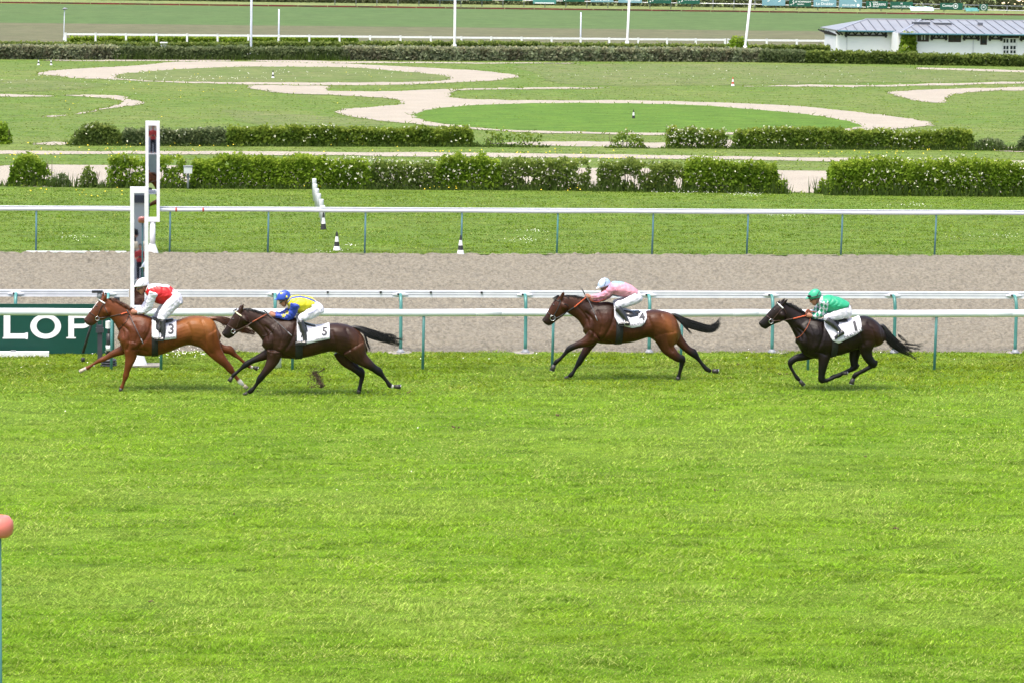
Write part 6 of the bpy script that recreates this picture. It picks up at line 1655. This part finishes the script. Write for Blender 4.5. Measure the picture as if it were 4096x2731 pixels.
JB = dict(z=ZBh, Y=58.53, label='rider in yellow and blue silks with blue star helmet, second from the left', foot=(1060, 745), hand_dy=.07,
    torso=[(922, 215, 905, 285, .07), (965, 192, 930, 330, .16), (1030, 183, 985, 375, .19), (1120, 185, 1070, 392, .185), (1190, 200, 1150, 368, .175), (1258, 255, 1235, 320, .15)],
    neck=[(925, 195, 885, 235, .05), (945, 205, 905, 285, .055)],
    face=[(795, 200, 945, 195, .07), (800, 228, 930, 225, .074), (812, 255, 915, 250, .07), (826, 282, 905, 280, .06), (850, 312, 895, 305, .042)],
    bumps=[(824, 278, 13, 9, 0, .014), (884, 246, 10, 15, -.072, .012), (884, 246, 10, 15, .072, .012), (874, 312, 16, 9, 0, .03)], hair_spot=(915, 232), ear=(884, 244),
    arm=[(1005, 290, 56), (985, 345, 50), (960, 400, 46), (925, 435, 42), (850, 432, 34), (775, 418, 27)], arm_hand=(662, 408), farm=[(995, 300, 50), (950, 350, 46), (890, 390, 40), (830, 405, 32), (770, 402, 25)], farm_hand=(680, 395),
    hips=[(1190, 210, 1180, 365, .165), (1260, 255, 1210, 385, .175), (1315, 295, 1255, 405, .17), (1342, 345, 1300, 400, .13)],
    thigh=[(1275, 340, 72), (1210, 385, 66), (1140, 420, 58), (1075, 450, 48), (1050, 468, 36)], fthigh=[(1240, 350, 70), (1170, 385, 60), (1100, 410, 52), (1050, 435, 42), (1030, 450, 34)],
    boot=[(1062, 485, 40), (1082, 540, 36), (1098, 590, 33), (1112, 650, 28), (1118, 710, 25)], fboot=[(1045, 480, 32), (1070, 560, 28), (1085, 640, 26), (1090, 700, 22)],
    foot_n=[(1002, 738, 13), (1060, 735, 18), (1128, 738, 24)], foot_f=[(1000, 730, 13), (1050, 728, 17), (1100, 730, 20)],
    helmet=dict(front=(780, 228), back=(950, 205), apex=(868, 122), peak=(758, 234)), helmet_lines=[([(908, 140), (895, 185), (880, 220)], .004, BLACK, 'cover_band')], stars=[(837, 157, 19), (902, 198, 19)], helmet_col=lambda q: np.tile(np.array((.025, .065, .36)), (len(q), 1)), peak_col=(.025, .065, .36),
    goggles=(836, 258), chin=[(888, 262), (892, 290), (878, 312)], collar=((945, 205), (915, 300)), collar_mat=pm('yellow_silk_plain', (.74, .68, .03), (.68, .62, .03), 9, .5),
    torso_col=b_torso, sleeve_col=b_sleeve, name_print=('T. BACHELOT', 1190, 388, 17, -24),
    whip=[(628, 352, .10), (668, 388, .12), (745, 458, .17), (860, 560, .30), (962, 656, .34)], whip_label='thin grey whip held by the rider in yellow and blue')
# ---------------------------------------------------------------- bay, number 4
C4 = dict(marks=[(638, 700), (960, 384), (1470, 468), (1050, 868), (1746, 730)], z=ZC, Y=60.42, seed=3, label='reddish bay race horse with black legs, number 4, third from the left', axis=640,
    trunk=[(630, 640, 647, 755, .09), (690, 450, 690, 805, .19), (830, 382, 785, 855, .235), (960, 384, 890, 870, .265), (1100, 452, 1035, 868, .285), (1250, 496, 1200, 847, .285), (1370, 480, 1310, 815, .28), (1470, 468, 1400, 795, .28), (1580, 484, 1500, 855, .27), (1660, 514, 1615, 895, .24), (1715, 572, 1705, 880, .18), (1748, 645, 1745, 820, .09)],
    neck=[(395, 312, 445, 510, .065), (500, 316, 512, 552, .072), (610, 336, 572, 602, .088), (730, 370, 622, 682, .13), (865, 384, 685, 772, .17)],
    head=[(340, 302, 452, 422, .066), (270, 377, 447, 485, .092), (227, 450, 386, 547, .080), (190, 520, 310, 602, .058), (157, 564, 262, 642, .050), (142, 586, 228, 656, .043), (152, 607, 203, 650, .026)],
    ears=[(362, 342, 398, 252, 22, -1), (382, 320, 406, 258, 16, 1)], eye=(282, 415), nostril=(168, 598),
    legs=[dict(near=True, j=(4, 7), p=[(760, 770, 95, .09), (710, 815, 78, .08), (630, 855, 54), (540, 887, 42), (462, 925, 37), (407, 985, 28), (357, 1040, 26), (312, 1075, 28), (285, 1110, 25)], hoof=((283, 1112, 27), (258, 1178, 38)), dark=(2.0, 1.6), shoe=True),
          dict(near=False, j=(4, 7), p=[(730, 830, 70, .07), (690, 895, 56, .06), (652, 955, 48), (612, 1020, 42), (577, 1085, 36), (542, 1140, 28), (512, 1190, 26), (487, 1225, 29), (457, 1252, 24)], hoof=((452, 1254, 24), (408, 1274, 22)), dark=(1.5, 1.6)),
          dict(near=True, j=(5, 9), hind=1, p=[(1590, 750, 150, .11), (1600, 840, 115, .10), (1620, 915, 84, .08), (1675, 975, 64), (1738, 1028, 54), (1790, 1048, 42), (1787, 1105, 35), (1772, 1160, 29), (1757, 1220, 27), (1745, 1262, 29)], hoof=((1744, 1255, 28), (1736, 1288, 31)), dark=(3.4, 1.3), top=.15),
          dict(near=False, j=(4, 7), hind=1, p=[(1690, 740, 80, .10), (1735, 800, 64, .08), (1785, 862, 54, .07), (1852, 930, 47), (1925, 980, 47), (1977, 1040, 33), (2027, 1105, 28), (2082, 1165, 29), (2130, 1185, 24)], hoof=((2142, 1185, 25), (2212, 1188, 36)), dark=(2.6, 1.4), shoe=True, top=.15)],
    muscle=[(1570, 640, 120, 95, 60, .20), (1670, 740, 95, 75, 80, .16), (760, 690, 120, 60, 60, .17), (790, 800, 70, 55, 20, .16), (860, 590, 130, 70, 60, .17), (400, 430, 55, 42, 60, .055), (1450, 710, 60, 85, 80, .20)],
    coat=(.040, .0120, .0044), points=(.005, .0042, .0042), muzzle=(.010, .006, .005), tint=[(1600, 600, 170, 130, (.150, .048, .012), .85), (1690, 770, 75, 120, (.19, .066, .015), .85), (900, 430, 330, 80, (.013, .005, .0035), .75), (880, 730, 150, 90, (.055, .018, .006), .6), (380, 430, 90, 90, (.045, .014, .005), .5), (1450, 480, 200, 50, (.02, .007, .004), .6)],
    crest=[(400, 308), (500, 312), (600, 332), (660, 352)], hair=MATS['black_hair'], forelock=[(310, 318), (330, 305)],
    tail=[(1690, 525, 24), (1760, 570, 40), (1850, 625, 48), (1960, 660, 46), (2070, 692, 42), (2150, 688, 36), (2200, 645, 28), (2228, 588, 18)], wisps=[(1800, 640, 1850, 700, 1900, 745, 26), (2130, 650, 2200, 620, 2232, 575, 12)],
    hand=(660, 325), hand_dy=.08,
    bridle=dict(straps=[[(345, 345), (358, 375), (345, 410)], [(345, 410), (320, 470), (275, 545)], [(290, 350), (320, 360), (345, 370)], [(205, 500), (235, 525), (265, 545)], [(400, 402), (430, 410), (450, 430)]], ring=((266, 568), 30), rein=[(330, 560), (440, 490), (520, 440)], mat=BLACK, grip=ORANGE_REIN,
        loops=[('air', [(700, 345), (740, 372), (800, 378), (860, 355), (900, 346)], -.02, ORANGE_REIN)]),
    cloth=dict(x0=992, x1=1372, top=[(992, 460), (1372, 470)], hem=[(992, 560), (1040, 645), (1120, 664), (1200, 682), (1300, 664), (1345, 632), (1372, 575)], print=[('4', 1318, 555, 85, -10, .035, 1.15), ('DEAUVILLE', 1260, 640, 30, -14, .004, .85)], flap=.006),
    saddle=dict(seat=[(1000, 430, 22), (1080, 470, 30), (1180, 500, 26), (1285, 492, 18)], flap=[(1090, 470), (1200, 490), (1285, 490), (1275, 540), (1180, 560), (1120, 530)], girth=[(1010, 862), (1090, 862)], stirrups=[(1110, 652, -1), (1100, 650, 1)], bar=(1120, 490)),
    cloth_label='white saddlecloth with black number 4 on the reddish bay horse', saddle_label='black racing saddle behind the rider in pink')
def c_torso(q, P_, Yc):
    top = (q[:, 1] < 168 + .02 * (q[:, 0] - 980)) & (q[:, 0] > 960) & (q[:, 0] < 1110)
    low = (q[:, 1] > 292 + .25 * (q[:, 0] - 985)) & (q[:, 0] < 1130)
    c = np.tile(np.array((.56, .25, .31)), (len(q), 1)); c[top] = (.25, .40, .50); c[low] = (.10, .16, .34); return c
JC = dict(z=ZC, Y=60.42, label='rider in pale pink silks with pale grey helmet and arms stretched forward', foot=(1110, 645), hand_dy=.08,
    torso=[(920, 180, 905, 240, .07), (965, 150, 930, 275, .16), (1040, 135, 985, 305, .19), (1130, 155, 1080, 318, .185), (1205, 190, 1165, 318, .175), (1268, 240, 1230, 300, .15)],
    neck=[(925, 170, 890, 215, .05), (945, 180, 905, 250, .055)],
    face=[(810, 185, 940, 165, .07), (820, 212, 935, 200, .074), (832, 235, 925, 228, .07), (842, 256, 912, 255, .06), (850, 272, 900, 272, .042)],
    bumps=[(842, 258, 12, 9, 0, .014), (900, 215, 10, 15, -.072, .012), (900, 215, 10, 15, .072, .012)], hair_spot=(925, 210), ear=(898, 213),
    arm=[(990, 215, 54), (945, 250, 46), (890, 285, 40), (820, 308, 33), (760, 318, 28), (715, 320, 24)], arm_hand=(645, 308), farm=[(985, 235, 50), (920, 290, 44), (850, 335, 36), (790, 345, 30), (730, 338, 24)], farm_hand=(665, 325),
    hips=[(1190, 200, 1180, 335, .165), (1260, 245, 1210, 360, .175), (1300, 290, 1245, 385, .17), (1318, 330, 1290, 375, .13)],
    thigh=[(1255, 325, 68), (1190, 362, 62), (1110, 392, 52), (1040, 412, 46), (1010, 428, 38)], fthigh=[(1225, 330, 62), (1150, 350, 50), (1080, 365, 42), (1010, 385, 36), (990, 395, 30)],
    boot=[(1030, 450, 42), (1075, 505, 40), (1110, 555, 34), (1138, 600, 27), (1150, 630, 25)], fboot=[(1000, 440, 32), (1050, 520, 28), (1090, 590, 25), (1100, 630, 22)],
    foot_n=[(1050, 640, 15), (1110, 632, 20), (1170, 632, 24)], foot_f=[(1030, 632, 13), (1080, 628, 17), (1130, 628, 20)],
    helmet=dict(front=(796, 208), back=(948, 160), apex=(860, 98), peak=(778, 222)), helmet_lines=[([(892, 108), (890, 150), (872, 190)], .005, BLACK, 'cover_band')], helmet_col=lambda q: np.where((fbm(q[:, 0], q[:, 1], 30, 4, 2) > .56)[:, None], np.array((.30, .40, .58)), np.array((.48, .54, .63))), peak_col=(.72, .74, .76),
    goggles=(850, 232), chin=[(905, 230), (905, 250), (885, 268)], collar=((940, 170), (912, 235)), collar_mat=pm('blue_silk_plain', (.3, .4, .66), (.26, .35, .6), 9, .5),
    torso_col=c_torso, sleeve_col=lambda q, P_, Yc: np.where((np.abs(q[:, 0] - 735) < 5)[:, None], np.array((.62, .35, .25)), np.array((.56, .24, .33))),
    whip=[(610, 224, .12), (645, 290, .14), (690, 360, .16), (745, 480, .30), (792, 598, .34)], whip_label='dark whip held upright by the rider in pink')
# ---------------------------------------------------------------- near black, number 1
D1 = dict(marks=[(660, 800), (960, 530), (1500, 487), (1130, 1005), (1783, 770)], z=ZD, Y=59.0, seed=4, label='nearly black race horse at the right with legs gathered, number 1', axis=760,
    trunk=[(648, 745, 672, 855, .09), (705, 540, 735, 965, .19), (830, 512, 862, 1020, .235), (960, 530, 960, 1030, .265), (1100, 548, 1100, 1002, .285), (1250, 556, 1205, 985, .285), (1380, 520, 1320, 945, .28), (1500, 487, 1440, 905, .28), (1600, 510, 1530, 905, .27), (1690, 572, 1615, 890, .24), (1750, 645, 1695, 865, .18), (1785, 730, 1760, 815, .09)],
    neck=[(500, 332, 488, 550, .065), (580, 368, 542, 582, .072), (680, 422, 592, 662, .088), (780, 482, 642, 762, .13), (895, 520, 705, 900, .17)],
    head=[(442, 312, 535, 425, .066), (377, 362, 522, 495, .092), (312, 426, 472, 557, .080), (257, 490, 382, 592, .058), (202, 544, 312, 627, .050), (175, 572, 268, 656, .043), (180, 600, 238, 650, .026)],
    ears=[(482, 342, 546, 274, 22, -1), (458, 320, 516, 264, 20, 1)], eye=(378, 412), nostril=(200, 578),
    legs=[dict(near=False, j=(4, 8), p=[(880, 950, 75, .08), (800, 985, 60, .065), (715, 1005, 52), (640, 1025, 46), (582, 1072, 42), (578, 1125, 30), (602, 1175, 27), (632, 1225, 26), (660, 1268, 28), (695, 1305, 25)], hoof=((700, 1308, 27), (745, 1365, 33)), dark=(1.5, 1.6), shoe=True),
          dict(near=True, j=(5, 9), p=[(1010, 930, 105, .09), (1005, 1010, 84, .08), (995, 1090, 64), (982, 1170, 53), (974, 1240, 47), (975, 1295, 44), (1030, 1303, 33), (1090, 1285, 31), (1145, 1258, 30), (1195, 1240, 31), (1240, 1215, 26)], hoof=((1245, 1213, 26), (1300, 1212, 30)), dark=(1.5, 1.6), shoe=True, low=.10),
          dict(near=True, j=(5, 9), hind=1, p=[(1560, 760, 145, .11), (1545, 850, 110, .10), (1540, 930, 82, .08), (1562, 1005, 66), (1600, 1062, 57), (1638, 1095, 46), (1590, 1132, 39), (1520, 1172, 35), (1452, 1207, 33), (1402, 1237, 35), (1377, 1275, 30)], hoof=((1375, 1278, 31), (1352, 1348, 42)), dark=(1.5, 1.6), shoe=True, top=.15),
          dict(near=False, j=(4, 8), hind=1, p=[(1420, 860, 90, .10), (1400, 940, 78, .09), (1388, 1015, 64, .07), (1387, 1085, 54), (1392, 1130, 48), (1330, 1175, 37), (1250, 1207, 31), (1170, 1237, 29), (1112, 1265, 29), (1070, 1288, 25)], hoof=((1070, 1288, 25), (1025, 1312, 30)), dark=(1.5, 1.6), top=.15)],
    muscle=[(1590, 660, 120, 95, 60, .20), (1660, 770, 95, 75, 80, .16), (800, 800, 130, 65, 60, .17), (880, 900, 80, 60, 20, .16), (920, 700, 130, 75, 60, .17), (470, 480, 58, 45, 60, .055), (1480, 770, 65, 90, 80, .20)],
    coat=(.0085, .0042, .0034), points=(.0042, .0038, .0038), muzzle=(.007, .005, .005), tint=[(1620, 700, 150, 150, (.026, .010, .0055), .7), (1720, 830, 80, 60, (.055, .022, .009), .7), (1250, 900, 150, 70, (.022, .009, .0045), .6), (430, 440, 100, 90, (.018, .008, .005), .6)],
    crest=[(510, 330), (600, 372), (690, 428), (770, 482)], hair=MATS['black_hair'], forelock=[(440, 305)], mane_near=.5,
    tail=[(1745, 610, 24), (1790, 680, 48), (1840, 775, 62), (1920, 860, 66), (2020, 925, 62), (2130, 985, 50)], wisps=[(2030, 840, 2130, 855, 2260, 860, 16), (2050, 880, 2150, 900, 2235, 900, 14), (1950, 730, 2020, 790, 2080, 850, 16), (2050, 960, 2120, 1000, 2190, 1035, 12)],
    hand=(775, 485), hand_dy=.08,
    bridle=dict(straps=[[(490, 395), (515, 440), (530, 465)], [(470, 400), (430, 445), (350, 540)], [(270, 485), (310, 515), (335, 535)], [(480, 545), (420, 550), (350, 558)]], brow=[(408, 325), (440, 352), (485, 395)], ring=((330, 558), 28), rein=[(400, 552), (480, 546), (610, 525)], mat=BROWNL, grip=ORANGE_REIN,
        loops=[('skin', [(832, 520), (820, 570), (780, 650), (720, 730), (660, 770), (640, 755)], BROWN_REIN), ('air', [(770, 470), (790, 420), (815, 412), (822, 440), (850, 435), (905, 445)], -.05, BROWN_REIN)]),
    cloth=dict(x0=1012, x1=1480, top=[(1012, 570), (1480, 480)], hem=[(1012, 640), (1110, 800), (1190, 832), (1300, 780), (1400, 735), (1480, 690)], print=[('1', 1400, 615, 135, -14, .03, 1.2), ('DEAUVILLE', 1385, 715, 46, -28, .004, .85)], flap=.01),
    saddle=dict(seat=[(990, 545, 18), (1080, 560, 24), (1180, 560, 24), (1290, 545, 18)], flap=[(1080, 560), (1200, 550), (1195, 600), (1160, 640), (1110, 600)], girth=[(1100, 1000), (1178, 990)], stirrups=[(1180, 745, -1), (1150, 745, 1)], bar=(1110, 570)),
    cloth_label='white saddlecloth with black number 1 on the nearly black horse', saddle_label='black racing saddle under the rider in green')
def d_sleeve(q, P_, Yc):
    u = (q[:, 0] + q[:, 1]) / 62; v = (q[:, 0] - q[:, 1] * .55) / 40
    k = ((np.floor(u) + np.floor(v)) % 2) > 0
    c = np.where(k[:, None], np.array((.54, .56, .62)), np.array((.018, .25, .13)))
    cuff = (q[:, 0] > 842) & (q[:, 0] < 850) | (q[:, 0] > 856) & (q[:, 0] < 864); c[cuff & (q[:, 1] > 465)] = (.03, .05, .12)
    return c
def d_torso(q, P_, Yc):
    yoke = (q[:, 0] < 990) & (q[:, 1] < 400)
    c = np.tile(np.array((.022, .29, .15)), (len(q), 1)); c[yoke] = (.50, .53, .60); return c
JD = dict(z=ZD, Y=59.0, label='rider in green silks with diamond sleeves and green helmet, at the right', foot=(1200, 750), hand_dy=.08,
    torso=[(955, 255, 945, 330, .07), (1000, 235, 955, 390, .16), (1080, 228, 1000, 440, .19), (1170, 245, 1100, 450, .19), (1250, 275, 1190, 440, .185), (1322, 320, 1285, 385, .16)],
    neck=[(955, 240, 915, 280, .05), (975, 250, 935, 330, .055)],
    face=[(800, 240, 960, 235, .072), (808, 268, 955, 262, .076), (822, 295, 945, 290, .072), (838, 322, 930, 322, .062), (862, 352, 912, 345, .044)],
    bumps=[(830, 312, 14, 10, 0, .014), (912, 285, 11, 17, -.074, .012), (912, 285, 11, 17, .074, .012), (885, 352, 17, 10, 0, .03)], hair_spot=(938, 275), ear=(912, 280),
    arm=[(1010, 310, 58), (1005, 370, 54), (985, 430, 50), (950, 475, 42), (905, 492, 34), (860, 492, 28)], arm_hand=(778, 480), farm=[(985, 320, 50), (945, 375, 46), (910, 420, 42), (880, 440, 36), (845, 440, 26)], farm_hand=(768, 440),
    hips=[(1240, 300, 1220, 470, .165), (1300, 330, 1250, 520, .175), (1340, 370, 1290, 530, .17), (1350, 420, 1320, 510, .13)],
    thigh=[(1280, 440, 82), (1210, 470, 68), (1130, 492, 56), (1050, 510, 46), (1010, 520, 38)], fthigh=[(1260, 440, 78), (1180, 460, 62), (1100, 478, 50), (1030, 495, 40), (1000, 505, 32)],
    boot=[(1035, 540, 42), (1085, 570, 42), (1135, 610, 38), (1180, 655, 32), (1208, 690, 30)], fboot=[(1020, 535, 32), (1060, 600, 28), (1110, 670, 26), (1140, 700, 24)],
    foot_n=[(1140, 765, 13), (1185, 735, 22), (1250, 695, 30)], foot_f=[(1080, 745, 13), (1130, 720, 18), (1180, 700, 20)],
    helmet=dict(front=(795, 262), back=(972, 235), apex=(885, 148), peak=(770, 272)), helmet_lines=[([(945, 180), (920, 225), (905, 255)], .007, BLACK, 'cover_band'), ([(798, 238), (830, 250), (880, 248), (960, 232)], .009, BLACK, 'goggle_band')], helmet_col=lambda q: np.tile(np.array((.03, .34, .19)), (len(q), 1)), peak_col=(.035, .34, .2),
    goggles=(848, 286), chin=[(912, 300), (915, 330), (895, 352)], collar=((968, 245), (935, 345)),
    torso_col=d_torso, sleeve_col=d_sleeve)

for hs, js in ((A, JA), (B_, JB), (C4, JC), (D1, JD)):
    H, bvh, z, Yc = horse(hs)
    tack(hs, H, bvh, z, Yc)
    jockey(js)
# spare goggles pushed up on the green helmet
p = ZD.at(815, 240, 59.0 - .085)
m = MB(); m.ell(p, (.035, .012, 0), (0, 0, .024), (-.005, .018, 0), 7, 12); m.build('spare_goggles', BLACK, None, True, label='spare black goggles pushed up on the green helmet', category='goggles')

# ------------------------------------------------------------------ turf kicked up under the second horse
r = np.random.default_rng(91); m = MB()
def clod(px, py, s, dy=0.0):
    p = ZBh.at(px, py, 58.53 + dy); a = r.normal(size=3); a /= np.linalg.norm(a); b = np.cross(a, r.normal(size=3)); b /= np.linalg.norm(b); c = np.cross(a, b)
    m.ell(p, a * s * 1.5, b * s, c * s * .8, 4, 6)
for i in range(460):
    t = r.random(); x = 1225 + 90 * t ** .8 + r.normal(0, 17); y = 1080 + 175 * t + r.normal(0, 9); clod(x, y, .004 + .008 * r.random(), r.normal(0, .07))
for i in range(420):
    x = 1140 + 190 * r.random(); y = 985 + 275 * r.random() ** .6; clod(x, y, .0028 + .005 * r.random(), r.normal(0, .12))
for i in range(22):
    t = r.random(); clod(1280 + 70 * t, 1085 - 48 * t + r.normal(0, 2), .006 + .008 * r.random())
for (x, y, s) in ((1130, 1100, .012), (1150, 985, .011), (1420, 1165, .013), (1405, 1190, .008), (1195, 1258, .012), (1335, 1038, .012), (2325, 1320, .016), (2380, 1300, .010), (560, 1300, .012), (600, 1275, .009), (1900, 1290, .010), (1860, 1310, .012)): clod(x, y, s)
m.build('kicked_up_turf', SOIL, None, True, label='brown spray of soil and turf thrown up under the second horse', category='soil spray', kind='stuff')
# ================================================================== VIEWERS' SIDE OF THE TRACK (seen in the finish mirrors)
SHIRT = vcm('cloth_vcol', .8, .2, 12, .1)
def standing_person(x, y, z0, h, shirt, trousers, label, facing=1):
    """simple standing spectator, looks towards +y"""
    k = h / 1.75
    t = thing('person', (x, y, z0), label, 'person', 'people on the viewers side')
    def at(a, b, c): return np.array([x + a * k, y + b * k, z0 + c * k])
    b = MB()
    b.rings([at(0, 0, c) for c in (.86, .95, 1.1, 1.28, 1.40, 1.45)], [(r * k, 0, 0) for r in (.15, .16, .145, .175, .17, .07)], [(0, r * k, 0) for r in (.10, .105, .095, .105, .09, .06)], 16)
    b.tube([at(0, 0, 1.42), at(0, .01, 1.52)], .05 * k, 10)
    b.rings([at(0, .015, c) for c in (1.50, 1.55, 1.63, 1.70, 1.745)], [(r * k, 0, 0) for r in (.05, .068, .076, .068, .03)], [(0, r * k, 0) for r in (.06, .085, .098, .085, .04)], 14)
    b.ell(at(0, .115, 1.61), (.012, 0, 0), (0, 0, .022), (0, .014, 0)); b.ell(at(.078, .01, 1.62), (.008, 0, 0), (0, 0, .028), (0, .016, 0)); b.ell(at(-.078, .01, 1.62), (.008, 0, 0), (0, 0, .028), (0, .016, 0))
    for s in (-1, 1):
        b.tube([at(.19 * s, 0, 1.38), at(.235 * s, -.02, 1.13), at(.20 * s, .14, 1.02), at(.10 * s, .26, 1.10)], np.array([.05, .042, .036, .028]) * k, 10, 3)
        hp = at(.09 * s, .285, 1.115); b.ell(hp, (.02, .04, .01), (.0, .0, .035), (.018, 0, 0))
        for i in range(4): b.tube([hp + np.array([-.01 * s, .03, .024 - .016 * i]), hp + np.array([-.035 * s, .055, .022 - .016 * i]), hp + np.array([-.055 * s, .04, .02 - .016 * i])], .008, 5, 2)
        b.tube([hp + np.array([0, .01, .03]), hp + np.array([-.03 * s, .03, .045])], .009, 5)
        b.tube([at(.09 * s, 0, .90), at(.10 * s, .01, .50), at(.10 * s, -.01, .09)], np.array([.085, .058, .04]) * k, 10, 3)
        b.rings([at(.10 * s, -.06, .04), at(.10 * s, .05, .045), at(.11 * s, .17, .03)], [(.04, 0, 0), (.045, 0, 0), (.035, 0, 0)], [(0, 0, .04), (0, 0, .042), (0, 0, .025)], 8)
    me = fuse(b, .014, 2, .5, 'body'); set_cols(me, np.tile(np.array((.33, .16, .10)), (len(me.vertices), 1))); link('body', me, SKIN, t)
    m = MB(); m.rings([at(0, 0, c) for c in (.88, .95, 1.1, 1.28, 1.39, 1.45)], [(r * k, 0, 0) for r in (.175, .178, .165, .195, .19, .085)], [(0, r * k, 0) for r in (.125, .125, .115, .125, .108, .075)], 16)
    for s in (-1, 1): m.tube([at(.19 * s, 0, 1.38), at(.235 * s, -.02, 1.16), at(.22 * s, .03, 1.08)], np.array([.068, .062, .058]) * k, 10, 3)
    me = fuse(m, .016, 2, .5, 'shirt'); wrinkle(me, .008, .1, 5); set_cols(me, np.tile(np.array(shirt), (len(me.vertices), 1))); link('shirt', me, SHIRT, t)
    m = MB(); m.rings([at(0, 0, c) for c in (.80, .86, .96)], [(.165 * k, 0, 0)] * 3, [(0, .115 * k, 0)] * 3, 14)
    for s in (-1, 1): m.tube([at(.085 * s, 0, .88), at(.10 * s, .01, .50), at(.10 * s, -.01, .07)], np.array([.095, .075, .065]) * k, 10, 3)
    me = fuse(m, .016, 2, .5, 'trousers'); set_cols(me, np.tile(np.array(trousers), (len(me.vertices), 1))); link('trousers', me, SHIRT, t)
    m = MB(); m.rings([at(0, -.005, c) for c in (1.62, 1.68, 1.74, 1.77)], [(r * k, 0, 0) for r in (.08, .082, .065, .03)], [(0, r * k, 0) for r in (.10, .104, .085, .04)], 14); me = m.mesh('hair'); set_cols(me, np.tile(np.array((.03, .025, .022)), (len(me.vertices), 1))); link('hair', me, SHIRT, t)
    m = MB(); m.box(tuple(at(-.07, .26, 1.08)), tuple(at(.07, .36, 1.16))); m.tube([at(0, .36, 1.12), at(0, .46, 1.12)], .04 * k, 10); m.build('camera_in_hands', BLACK, t, False)
    return t
TERR = pm('terrace_concrete', (.34, .34, .35), (.28, .28, .29), 1.5, .9)
SEATM = pm('beige_seat_plastic', (.50, .42, .30), (.45, .38, .27), 4, .5)
STW = pm('stand_wall', (.46, .45, .42), (.42, .41, .38), .8, .85)
xs0 = -3.0
m = MB(); m.box((xs0 - 7, -37.0, -.1), (xs0 + 7, -31.0, 1.30)); m.build('terrace_step', TERR, None, False, label='lower concrete terrace step of the stand behind the viewer', category='terrace')
m = MB(); m.box((xs0 - 7, -42.0, -.1), (xs0 + 7, -37.0, 2.4)); m.build('terrace_step', TERR, None, False, label='upper concrete terrace step of the stand behind the viewer', category='terrace')
m = MB(); m.box((xs0 - 7, -42.6, -.1), (xs0 + 7, -42.0, 8.2)); m.build('stand_wall', STW, None, False, label='pale rear wall of the stand behind the viewer', category='wall')
m = MB(); m.box((xs0 - 7, -42.0, 5.2), (xs0 + 7, -41.9, 5.6)); m.build('dark_handrail_band', DGREY, None, False, label='dark band along the pale rear wall of the stand', category='band')
standing_person(xs0 + .02, -34.0, 1.30, 1.74, (.36, .035, .035), (.012, .012, .016), 'person in red shirt and dark trousers holding a camera, seen in the mirrors')
standing_person(xs0 - .45, -39.0, 2.4, 1.78, (.012, .012, .014), (.02, .02, .03), 'person in black standing by the pale stand wall, seen in the mirror')
for i in range(6):
    xx = xs0 - 1.6 + i * .62
    t = thing('stand_seat', (xx, -37.6, 2.4), 'beige plastic stand seat, %s from the left in the row behind the viewer' % ('first', 'second', 'third', 'fourth', 'fifth', 'sixth')[i], 'seat', 'beige stand seats')
    m = MB(); m.box((xx - .22, -37.8, 2.78), (xx + .22, -37.4, 2.82)); m.build('seat', SEATM, t, False)
    m = MB(); m.rings([(xx, -37.82, 2.84), (xx, -37.86, 3.0), (xx, -37.90, 3.2)], [(.22, 0, 0), (.22, 0, 0), (.18, 0, 0)], [(0, .02, 0)] * 3, 10, .1); m.build('backrest', SEATM, t)
    m = MB(); m.tube([(xx, -37.65, 2.4), (xx, -37.65, 2.78)], .03, 6); m.build('leg', GREYM, t)
